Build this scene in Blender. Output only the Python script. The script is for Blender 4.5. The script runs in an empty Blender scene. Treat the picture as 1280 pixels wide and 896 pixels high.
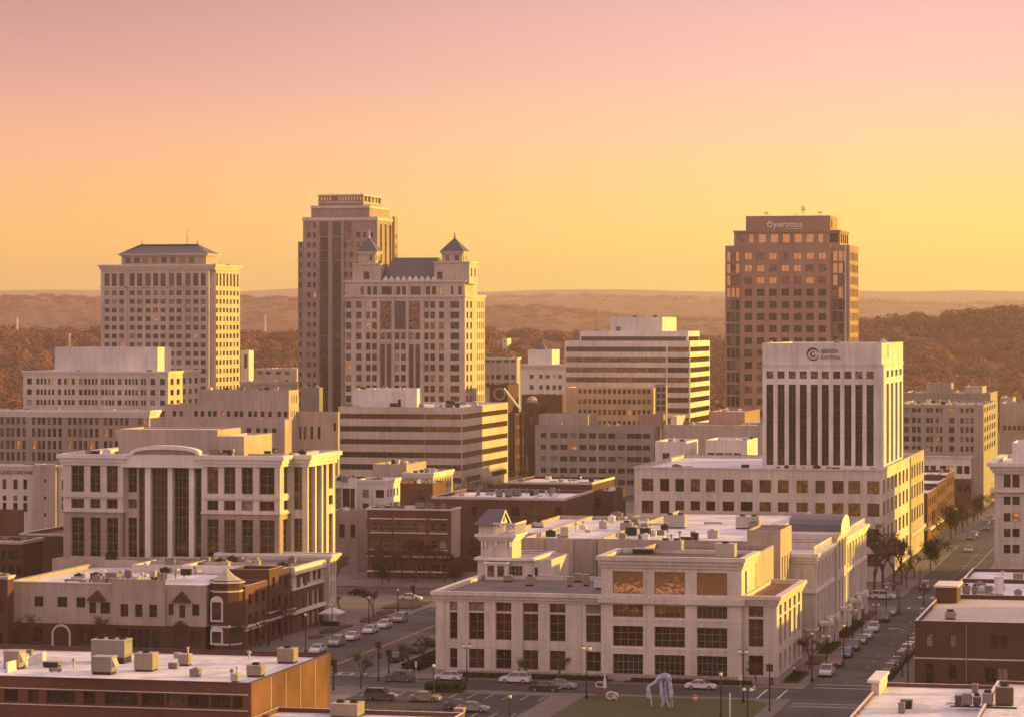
import bpy, bmesh, math, random
import numpy as np
from mathutils import Vector, Matrix, noise as mnoise
R = math.radians
random.seed(7)
rng = np.random.default_rng(11)
SC = bpy.context.scene
COL = SC.collection

# ------------------------------------------------------------------ camera, sky, sun, exposure
FPX, CX, HY, CAMZ = 3700.0, 640.0, 405.0, 55.0
TH = math.atan(860/3700.0); c_, s_ = math.cos(TH), math.sin(TH)
cd = bpy.data.cameras.new('camera'); cam = bpy.data.objects.new('camera', cd); COL.objects.link(cam)
cam.location = (0, 0, CAMZ); cam.rotation_euler = (R(90), 0, TH)
cd.sensor_width = 36; cd.lens = FPX/1280*36; cd.shift_y = -(448-HY)/1280
cd.clip_start = 5; cd.clip_end = 60000
SC.camera = cam

SUN_A, SUN_EL = R(24), R(10)           # bearing from +X towards +Y, height
sund = Vector((math.cos(SUN_A)*math.cos(SUN_EL), math.sin(SUN_A)*math.cos(SUN_EL), math.sin(SUN_EL)))
ld = bpy.data.lights.new('sun', 'SUN'); lo = bpy.data.objects.new('sun', ld); COL.objects.link(lo)
ld.energy = 5.0; ld.angle = R(0.6); ld.color = (1.0, 0.63, 0.05)
lo.rotation_euler = (-sund).to_track_quat('-Z', 'Y').to_euler()

W = bpy.data.worlds.new('World'); SC.world = W; W.use_nodes = True
nt = W.node_tree; nt.nodes.clear()
def N(t, **k):
    n = nt.nodes.new(t)
    for a, b in k.items(): setattr(n, a, b)
    return n
out = N('ShaderNodeOutputWorld'); bg = N('ShaderNodeBackground'); bg.inputs['Strength'].default_value = 0.1
sky = N('ShaderNodeTexSky', sky_type='NISHITA', sun_disc=False)
sky.sun_elevation = SUN_EL; sky.sun_rotation = R(90)-SUN_A; sky.air_density = 1.6; sky.dust_density = 4.0
tc = N('ShaderNodeTexCoord'); sep = N('ShaderNodeSeparateXYZ'); nt.links.new(tc.outputs['Generated'], sep.inputs[0])
def ramp(stops):
    r = N('ShaderNodeValToRGB'); e = r.color_ramp.elements
    while len(e) > 1: e.remove(e[0])
    e[0].position = stops[0][0]; e[0].color = (*stops[0][1], 1)
    for p, c in stops[1:]:
        x = e.new(p); x.color = (*c, 1)
    nt.links.new(sep.outputs['Z'], r.inputs[0]); return r
K = 10.0
warm = ramp([(0.0, (1.08,.92,.04)), (.02, (1.05,.86,.07)), (.045, (.96,.66,.22)), (.062, (.88,.57,.31)), (.085, (.76,.45,.38)), (.11, (.66,.37,.39)), (.3, (.74,.48,.46)), (1.0, (.66,.50,.58))])
cool = ramp([(0.0, (1.08,.60,.02)), (.02, (1.03,.56,.04)), (.045, (.86,.43,.17)), (.062, (.74,.37,.23)), (.085, (.54,.265,.25)), (.11, (.40,.195,.225)), (.3, (.70,.44,.44)), (1.0, (.66,.50,.58))])
# blend towards the sun's side of the sky
dot = N('ShaderNodeVectorMath', operation='DOT_PRODUCT'); nt.links.new(tc.outputs['Generated'], dot.inputs[0])
dot.inputs[1].default_value = (math.cos(SUN_A), math.sin(SUN_A), 0)
mr = N('ShaderNodeMapRange'); mr.inputs['From Min'].default_value = .0; mr.inputs['From Max'].default_value = .34
mr.interpolation_type = 'SMOOTHSTEP'
nt.links.new(dot.outputs['Value'], mr.inputs[0])
mix = N('ShaderNodeMix', data_type='RGBA'); nt.links.new(mr.outputs[0], mix.inputs['Factor'])
nt.links.new(cool.outputs[0], mix.inputs[6]); nt.links.new(warm.outputs[0], mix.inputs[7])
anti = ramp([(0.0, (.66,.42,.40)), (.1, (.84,.51,.47)), (.3, (.72,.46,.45)), (1.0, (.66,.50,.58))])
mr3 = N('ShaderNodeMapRange', interpolation_type='SMOOTHSTEP'); mr3.inputs['From Min'].default_value = -.05; mr3.inputs['From Max'].default_value = -.38; nt.links.new(dot.outputs['Value'], mr3.inputs[0])
mix3 = N('ShaderNodeMix', data_type='RGBA'); nt.links.new(mr3.outputs[0], mix3.inputs['Factor']); nt.links.new(mix.outputs[2], mix3.inputs[6]); nt.links.new(anti.outputs[0], mix3.inputs[7]); mix = mix3
sc1 = N('ShaderNodeVectorMath', operation='SCALE'); sc1.inputs['Scale'].default_value = K*0.85; nt.links.new(mix.outputs[2], sc1.inputs[0])
sc2 = N('ShaderNodeVectorMath', operation='SCALE'); sc2.inputs['Scale'].default_value = 0.05; nt.links.new(sky.outputs[0], sc2.inputs[0])
add = N('ShaderNodeVectorMath', operation='ADD'); nt.links.new(sc1.outputs[0], add.inputs[0]); nt.links.new(sc2.outputs[0], add.inputs[1])
nt.links.new(add.outputs[0], bg.inputs['Color']); nt.links.new(bg.outputs[0], out.inputs['Surface'])

SC.view_settings.view_transform = 'Standard'; SC.view_settings.look = 'None'
SC.view_settings.exposure = 0.71; SC.view_settings.gamma = 1.0
SC.view_settings.use_curve_mapping = False
SC.cycles.use_denoising = True
SC.cycles.max_bounces = 5; SC.cycles.diffuse_bounces = 2; SC.cycles.glossy_bounces = 2
SC.cycles.volume_bounces = 0; SC.cycles.transmission_bounces = 1; SC.cycles.transparent_max_bounces = 4
SC.cycles.sample_clamp_indirect = 4
SC.cycles.caustics_reflective = False; SC.cycles.caustics_refractive = False

# ------------------------------------------------------------------ photo measurements -> metres
# the street grid runs along world X (u) and Y (v); the camera is turned TH away from it
def kk(px): return (px-CX)/FPX
def uF(px, v): k = kk(px); return v*(k*c_-s_)/(k*s_+c_)
def vR(px, u): k = kk(px); return u*(k*s_+c_)/(k*c_-s_)
def dist(u, v): return -u*s_+v*c_
def zz(py, u, v): return CAMZ-(py-HY)*dist(u, v)/FPX
def vD(px, D): return D*(kk(px)*s_+c_)
def ground(px, py, z=0.0):
    D = (CAMZ-z)*FPX/(py-HY); k = kk(px); return (D*(k*c_-s_), D*(k*s_+c_))

# ------------------------------------------------------------------ materials
MATS = {}
def nmat(name):
    m = bpy.data.materials.new(name); m.use_nodes = True; t = m.node_tree; t.nodes.clear()
    o = t.nodes.new('ShaderNodeOutputMaterial'); p = t.nodes.new('ShaderNodeBsdfPrincipled')
    t.links.new(p.outputs[0], o.inputs[0]); return m, t, p
def noise_node(t, scale, detail=4, vec=None, rough=.6):
    n = t.nodes.new('ShaderNodeTexNoise'); n.inputs['Scale'].default_value = scale; n.inputs['Detail'].default_value = detail
    n.inputs['Roughness'].default_value = rough
    if vec: t.links.new(vec, n.inputs['Vector'])
    return n
def surf(name, col, rough=.85, var=.18, stain=0, scale=.35, fine=3.0, streak=.0, metal=0, seams=None, spec=.3, bump=0, col2=None, split=None):
    """wall / roof / ground material: base colour with large blotches, fine grain, rain streaks and panel seams"""
    if name in MATS: return MATS[name]
    m, t, p = nmat(name); L = t.links.new
    tcn = t.nodes.new('ShaderNodeNewGeometry'); pos = tcn.outputs['Position']
    n1 = noise_node(t, scale*.25, 4, pos); n2 = noise_node(t, fine, 3, pos)
    mx = t.nodes.new('ShaderNodeMath'); mx.operation = 'ADD'
    a1 = t.nodes.new('ShaderNodeMapRange'); a1.inputs['To Min'].default_value = 1-var; a1.inputs['To Max'].default_value = 1+var*.55
    a1.inputs['From Min'].default_value = .3; a1.inputs['From Max'].default_value = .7
    L(n1.outputs[0], a1.inputs[0])
    a2 = t.nodes.new('ShaderNodeMapRange'); a2.inputs['To Min'].default_value = 1-var*.5; a2.inputs['To Max'].default_value = 1+var*.35
    a2.inputs['From Min'].default_value = .3; a2.inputs['From Max'].default_value = .7
    L(n2.outputs[0], a2.inputs[0])
    mul = t.nodes.new('ShaderNodeMath'); mul.operation = 'MULTIPLY'; L(a1.outputs[0], mul.inputs[0]); L(a2.outputs[0], mul.inputs[1])
    val = mul.outputs[0]
    if streak:
        mp = t.nodes.new('ShaderNodeMapping'); mp.inputs['Scale'].default_value = (1.3, 1.3, .09); L(pos, mp.inputs[0])
        n3 = noise_node(t, 1.0, 3, mp.outputs[0])
        a3 = t.nodes.new('ShaderNodeMapRange'); a3.inputs['From Min'].default_value = .42; a3.inputs['From Max'].default_value = .72
        a3.inputs['To Min'].default_value = 1; a3.inputs['To Max'].default_value = 1-streak; L(n3.outputs[0], a3.inputs[0])
        m3 = t.nodes.new('ShaderNodeMath'); m3.operation = 'MULTIPLY'; L(val, m3.inputs[0]); L(a3.outputs[0], m3.inputs[1]); val = m3.outputs[0]
    if stain:
        n6 = noise_node(t, .16, 6, pos, .75); a6 = t.nodes.new('ShaderNodeMapRange'); a6.inputs['From Min'].default_value = .52; a6.inputs['From Max'].default_value = .60; a6.inputs['To Min'].default_value = 1; a6.inputs['To Max'].default_value = 1-stain; L(n6.outputs[0], a6.inputs[0])
        vo = t.nodes.new('ShaderNodeTexVoronoi'); vo.inputs['Scale'].default_value = .11; vo.inputs['Randomness'].default_value = 1; L(pos, vo.inputs['Vector']); sv = t.nodes.new('ShaderNodeSeparateColor'); L(vo.outputs['Color'], sv.inputs[0])
        a7 = t.nodes.new('ShaderNodeMapRange'); a7.inputs['To Min'].default_value = 1-stain*.45; a7.inputs['To Max'].default_value = 1+stain*.2; L(sv.outputs[0], a7.inputs[0])
        m6 = t.nodes.new('ShaderNodeMath'); m6.operation = 'MULTIPLY'; L(a6.outputs[0], m6.inputs[0]); L(a7.outputs[0], m6.inputs[1])
        m7 = t.nodes.new('ShaderNodeMath'); m7.operation = 'MULTIPLY'; L(val, m7.inputs[0]); L(m6.outputs[0], m7.inputs[1]); val = m7.outputs[0]
    if seams:
        kind, sx, sz, dark = seams
        sp = t.nodes.new('ShaderNodeSeparateXYZ'); L(pos, sp.inputs[0])
        def line(sock, step, w):
            d = t.nodes.new('ShaderNodeMath'); d.operation = 'DIVIDE'; L(sock, d.inputs[0]); d.inputs[1].default_value = step
            f = t.nodes.new('ShaderNodeMath'); f.operation = 'FRACT'; L(d.outputs[0], f.inputs[0])
            g = t.nodes.new('ShaderNodeMath'); g.operation = 'LESS_THAN'; L(f.outputs[0], g.inputs[0]); g.inputs[1].default_value = w/step
            return g.outputs[0]
        if kind == 'wall':
            ad = t.nodes.new('ShaderNodeMath'); ad.operation = 'ADD'; L(sp.outputs[0], ad.inputs[0]); L(sp.outputs[1], ad.inputs[1])
            l1, l2 = line(ad.outputs[0], sx, .10), line(sp.outputs[2], sz, .10)
        else:
            l1, l2 = line(sp.outputs[0], sx, .16), line(sp.outputs[1], sz, .16)
        mxx = t.nodes.new('ShaderNodeMath'); mxx.operation = 'MAXIMUM'; L(l1, mxx.inputs[0]); L(l2, mxx.inputs[1])
        a4 = t.nodes.new('ShaderNodeMapRange'); a4.inputs['To Min'].default_value = 1; a4.inputs['To Max'].default_value = 1-dark; L(mxx.outputs[0], a4.inputs[0])
        m4 = t.nodes.new('ShaderNodeMath'); m4.operation = 'MULTIPLY'; L(val, m4.inputs[0]); L(a4.outputs[0], m4.inputs[1]); val = m4.outputs[0]
    vm = t.nodes.new('ShaderNodeVectorMath'); vm.operation = 'SCALE'; L(val, vm.inputs['Scale'])
    if col2:
        n5 = noise_node(t, split or .08, 5, pos); a5 = t.nodes.new('ShaderNodeMapRange'); a5.inputs['From Min'].default_value = .42; a5.inputs['From Max'].default_value = .62; L(n5.outputs[0], a5.inputs[0])
        cm = t.nodes.new('ShaderNodeMix'); cm.data_type = 'RGBA'; L(a5.outputs[0], cm.inputs['Factor']); cm.inputs[6].default_value = (*col, 1); cm.inputs[7].default_value = (*col2, 1)
        L(cm.outputs[2], vm.inputs[0])
    else: vm.inputs[0].default_value = col
    L(vm.outputs[0], p.inputs['Base Color'])
    p.inputs['Roughness'].default_value = rough; p.inputs['Metallic'].default_value = metal; p.inputs['Specular IOR Level'].default_value = spec
    if bump:
        b = t.nodes.new('ShaderNodeBump'); b.inputs['Strength'].default_value = bump; b.inputs['Distance'].default_value = .3; L(n2.outputs[0], b.inputs['Height']); L(b.outputs[0], p.inputs['Normal'])
    MATS[name] = m; return m
def glass(name, col, rough=.06, ior=1.9, col2=None, wav=.012, emit=None, metal=0, thr=(.45,.6)):
    if name in MATS: return MATS[name]
    m, t, p = nmat(name); L = t.links.new
    g = t.nodes.new('ShaderNodeNewGeometry'); n = noise_node(t, .55, 2, g.outputs['Position'])
    b = t.nodes.new('ShaderNodeBump'); b.inputs['Strength'].default_value = 1; b.inputs['Distance'].default_value = wav*2; L(n.outputs[0], b.inputs['Height']); L(b.outputs[0], p.inputs['Normal'])
    n2 = noise_node(t, .9, 3, g.outputs['Position']); mr_ = t.nodes.new('ShaderNodeMapRange'); mr_.inputs['From Min'].default_value = thr[0]; mr_.inputs['From Max'].default_value = thr[1]; L(n2.outputs[0], mr_.inputs[0])
    cm = t.nodes.new('ShaderNodeMix'); cm.data_type = 'RGBA'; L(mr_.outputs[0], cm.inputs['Factor'])
    cm.inputs[6].default_value = (*col, 1); cm.inputs[7].default_value = (*(col2 or tuple(x*1.8 for x in col)), 1); L(cm.outputs[2], p.inputs['Base Color'])
    p.inputs['Roughness'].default_value = rough; p.inputs['IOR'].default_value = ior
    if metal:
        mm = t.nodes.new('ShaderNodeMath'); mm.operation = 'MULTIPLY'; L(mr_.outputs[0], mm.inputs[0]); mm.inputs[1].default_value = metal; L(mm.outputs[0], p.inputs['Metallic'])
    if emit:
        L(cm.outputs[2], p.inputs['Emission Color']); p.inputs['Emission Strength'].default_value = emit
    MATS[name] = m; return m
G_DARK = glass('glass_dark', (.022,.010,.008), ior=1.6); G_DIM = glass('glass_dim', (.045,.02,.016), ior=1.7)
G_COAT = glass('glass_patchy_reflection', (.04,.018,.012), ior=1.9, wav=.03, col2=(.30,.13,.06), metal=.6); G_BLIND = glass('glass_blind', (.20,.155,.125), rough=.25, ior=1.5)  # first glass: patches of orange reflection painted into its colour and metalness
G_LIT = glass('glass_lit', (.20,.07,.015), col2=(.45,.20,.05), emit=.55)
G_ORANGE_REFL = glass('glass_orange_reflection', (.10,.045,.02), ior=2.2, wav=.012, col2=(.60,.35,.17), metal=.9, thr=(.22,.42))  # orange sunset reflection painted into the mirror tint, in broad patches
def gl(kind='n'):
    r = random.random()
    if kind == 'n': return G_DARK if r < .50 else G_DIM if r < .80 else G_COAT if r < .89 else G_BLIND if r < .98 else G_LIT
    if kind == 'c': return G_COAT if r < .5 else G_DIM if r < .75 else G_DARK if r<.94 else G_LIT
    if kind == 'm': return G_ORANGE_REFL if r < .7 else G_COAT
    if kind == 'd': return G_DARK if r < .62 else G_DIM if r < .9 else G_BLIND
    return G_DARK
stone = lambda n, c, **k: surf(n, c, **{**dict(streak=.24, var=.20), **k})
M = dict(
 cream = stone('cream_stone', (.58,.50,.44), seams=('wall', 6, 3.6, .18)),
 glowstone = stone('glow_tinted_stone', (.62,.45,.28)),  # warm reflected light painted into the stone colour
 cream2 = stone('pale_cream_stone', (.64,.58,.52), seams=('wall', 5, 4.6, .16)),
 limestone = stone('limestone', (.54,.46,.41), seams=('wall', 4, 3.7, .14)),
 tan = stone('tan_stucco', (.45,.37,.32)),
 taupe = stone('taupe_stucco', (.36,.28,.24)),
 greytan = stone('grey_tan_concrete', (.36,.31,.285), seams=('wall', 5, 3.7, .1)),
 white = stone('white_panel', (.70,.66,.64), seams=('wall', 3.9, 8, .07)),
 whitep = stone('white_paint', (.74,.70,.67)),
 mauve = stone('mauve_stone', (.36,.275,.255), seams=('wall', 6, 4, .1)),
 brown = stone('brown_granite', (.38,.245,.195), seams=('wall', 4, 4, .1)),
 brick = surf('red_brick', (.15,.062,.045), var=.32, fine=5, streak=.12, seams=('wall', 9, .6, .10)),
 brickd = surf('dark_brick', (.105,.046,.035), var=.25, fine=5, streak=.1, seams=('wall', 9, .6, .10)),
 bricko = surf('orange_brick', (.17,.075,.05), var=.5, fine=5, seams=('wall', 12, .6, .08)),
 trim = stone('stone_trim', (.62,.56,.50), streak=.2),
 trimw = stone('white_trim', (.72,.68,.64), streak=.1),
 roofw = surf('white_membrane_roof', (.70,.67,.70), stain=.28, var=.2, scale=.5, fine=.9, seams=('roof', 3.1, 22, .10), rough=.6),
 roofg = surf('grey_gravel_roof', (.15,.13,.13), stain=.3, var=.3, scale=.6, fine=2.5),
 rooft = surf('tan_gravel_roof', (.36,.30,.26), stain=.35, var=.25, scale=.6, fine=2.5),
 roofd = surf('dark_roof', (.09,.075,.07), var=.3),
 slate = surf('slate_roof', (.105,.095,.11), var=.2, fine=4, rough=.55, seams=('wall', 2.2, .55, .18)),
 metal = surf('galvanised_metal', (.42,.40,.38), rough=.5, metal=.5, var=.25, fine=3),
 metald = surf('grey_painted_metal', (.22,.20,.19), rough=.6, var=.25),
 black = surf('black_paint', (.02,.018,.017), rough=.45, var=.2),
 frame = surf('bronze_frame', (.10,.065,.05), rough=.5, var=.1),
 framem = surf('stone_grey_frame', (.24,.19,.16), rough=.6, var=.1),
 framew = surf('pale_frame', (.42,.36,.31), rough=.6, var=.1),
 asphalt = surf('asphalt', (.056,.047,.047), stain=.4, var=.25, scale=.4, fine=1.2, col2=(.085,.075,.073), split=.05),
 asphalt2 = surf('parking_asphalt', (.045,.038,.038), stain=.4, var=.3, scale=.4, fine=1.0),
 pave = surf('concrete_pavement', (.16,.135,.12), stain=.3, var=.2, scale=.5, fine=1.5, seams=('roof', 2.4, 2.4, .12)),
 land = surf('town_ground', (.085,.07,.055), var=.35, scale=.05, fine=.2, col2=(.12,.10,.085), split=.02),
 line = surf('white_road_paint', (.55,.52,.5), var=.3, fine=3),
 liney = surf('yellow_road_paint', (.55,.30,.05), var=.25, fine=3),
 mulch = surf('mulch_bed', (.055,.03,.02), var=.4, fine=3, bump=.5),
 hedge = surf('hedge_green', (.045,.05,.018), var=.4, fine=4, bump=.6),
 lawn = surf('lawn_grass', (.05,.058,.014), var=.25, scale=.8, fine=2.5, col2=(.07,.06,.018), split=.12),
)
M['wood'] = surf('bark', (.085,.055,.042), var=.3, fine=6)
M['twig'] = surf('twigs', (.10,.058,.036), var=.3, fine=1.5)

# ------------------------------------------------------------------ mesh helpers
class MB:
    def __init__(s): s.v = []; s.f = []; s.m = []
    def quad(s, a, b, c, d, mi=0):
        n = len(s.v); s.v += [a, b, c, d]; s.f.append((n, n+1, n+2, n+3)); s.m.append(mi)
    def tri(s, a, b, c, mi=0):
        n = len(s.v); s.v += [a, b, c]; s.f.append((n, n+1, n+2)); s.m.append(mi)
    def poly(s, pts, mi=0):
        n = len(s.v); s.v += list(pts); s.f.append(tuple(range(n, n+len(pts)))); s.m.append(mi)
    def box(s, x0, x1, y0, y1, z0, z1, mi=0, bottom=True):
        n = len(s.v)
        s.v += [(x0,y0,z0),(x1,y0,z0),(x1,y1,z0),(x0,y1,z0),(x0,y0,z1),(x1,y0,z1),(x1,y1,z1),(x0,y1,z1)]
        fs = [(0,1,5,4),(1,2,6,5),(2,3,7,6),(3,0,4,7),(4,5,6,7)] + ([(3,2,1,0)] if bottom else [])
        for f in fs: s.f.append(tuple(n+i for i in f)); s.m.append(mi)
    def ring(s, x0, x1, y0, y1, z0, z1, p, inn=.1, mi=0):
        """a belt course / cornice: proud by p, hollow inside"""
        a = [(x0-p,y0-p),(x1+p,y0-p),(x1+p,y1+p),(x0-p,y1+p)]; b = [(x0+inn,y0+inn),(x1-inn,y0+inn),(x1-inn,y1-inn),(x0+inn,y1-inn)]
        for i in range(4):
            j = (i+1) % 4
            s.quad((*a[i],z0),(*a[j],z0),(*a[j],z1),(*a[i],z1),mi)
            s.quad((*a[i],z1),(*a[j],z1),(*b[j],z1),(*b[i],z1),mi)
            s.quad((*b[i],z0),(*b[j],z0),(*a[j],z0),(*a[i],z0),mi)
    def tube(s, p0, p1, r0, r1, n=6, mi=0, cap=True):
        p0 = Vector(p0); p1 = Vector(p1); d = (p1-p0)
        if d.length < 1e-6: return
        d.normalize(); a = d.orthogonal().normalized(); b = d.cross(a); k = len(s.v)
        for p, r in ((p0, r0), (p1, r1)):
            for i in range(n):
                t = 2*math.pi*i/n; q = p+a*(r*math.cos(t))+b*(r*math.sin(t)); s.v.append(tuple(q))
        for i in range(n):
            j = (i+1) % n; s.f.append((k+i, k+j, k+n+j, k+n+i)); s.m.append(mi)
        if cap:
            s.f.append(tuple(k+n+i for i in range(n))); s.m.append(mi)
            s.f.append(tuple(k+n-1-i for i in range(n))); s.m.append(mi)
    def lathe(s, prof, n=10, c=(0,0), mi=0, ph=0):
        k = len(s.v)
        for r, z in prof:
            for i in range(n):
                t = 2*math.pi*i/n+ph; s.v.append((c[0]+r*math.cos(t), c[1]+r*math.sin(t), z))
        for a in range(len(prof)-1):
            for i in range(n):
                j = (i+1) % n; s.f.append((k+a*n+i, k+a*n+j, k+(a+1)*n+j, k+(a+1)*n+i)); s.m.append(mi)
    def mesh(s, name, mats, off=(0,0,0), smooth=False):
        me = bpy.data.meshes.new(name)
        ox, oy, oz = off
        me.from_pydata([(x-ox, y-oy, z-oz) for x, y, z in s.v], [], s.f)
        for m in (mats if isinstance(mats, (list, tuple)) else [mats]): me.materials.append(m)
        if any(s.m): me.polygons.foreach_set('material_index', s.m)
        if smooth: me.polygons.foreach_set('use_smooth', [True]*len(s.f))
        me.update(); return me
def link(name, data, parent=None, loc=None, rot=None):
    o = bpy.data.objects.new(name, data); COL.objects.link(o)
    if parent: o.parent = parent
    if loc is not None: o.location = loc
    if rot is not None: o.rotation_euler = rot
    return o
def tag(o, label=None, cat=None, group=None, kind=None):
    if label: o['label'] = label
    if cat: o['category'] = cat
    if group: o['group'] = group
    if kind: o['kind'] = kind
    return o
def thing(name, label, cat, loc, rz=0, group=None):
    o = link(name, None, None, loc, (0,0,rz)); o.empty_display_size = .5
    return tag(o, label, cat, group)
def copy_tree(o, parent=None):
    c = o.copy(); COL.objects.link(c)
    if parent: c.parent = parent
    for ch in list(o.children): copy_tree(ch, c)
    return c

# windows ----------------------------------------------------------
WCACHE = {}
def bars(n, w): return [w*i/n for i in range(1, n)]
def window_mesh(w, h, style, mat, fmat, near):
    key = (round(w, 2), round(h, 2), style, mat.name, fmat.name, near)
    if key in WCACHE: return WCACHE[key]
    nx, nz = style; f = MB(); g = MB(); b = min(.09, w*.08); t = .035 if near else .045
    g.quad((-w/2, 0, 0), (w/2, 0, 0), (w/2, 0, h), (-w/2, 0, h))
    fy0, fy1 = -.07, -.004
    f.box(-w/2, -w/2+b, fy0, fy1, 0, h); f.box(w/2-b, w/2, fy0, fy1, 0, h)
    f.box(-w/2+b, w/2-b, fy0, fy1, 0, b); f.box(-w/2+b, w/2-b, fy0, fy1, h-b, h)
    for x in bars(nx, w): f.box(-w/2+x-t, -w/2+x+t, fy0+.01, fy1, b, h-b)
    for z in bars(nz, h): f.box(-w/2+b, w/2-b, fy0+.018, fy1, z-t, z+t)
    if near: r = (f.mesh('window_frame', fmat), g.mesh('pane', mat))
    else:
        for q in g.f: pass
        n = len(f.v); f.v += g.v; f.f.append((n, n+1, n+2, n+3)); f.m.append(1)
        r = (f.mesh('window', [fmat, mat]), None)
    WCACHE[key] = r; return r

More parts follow.
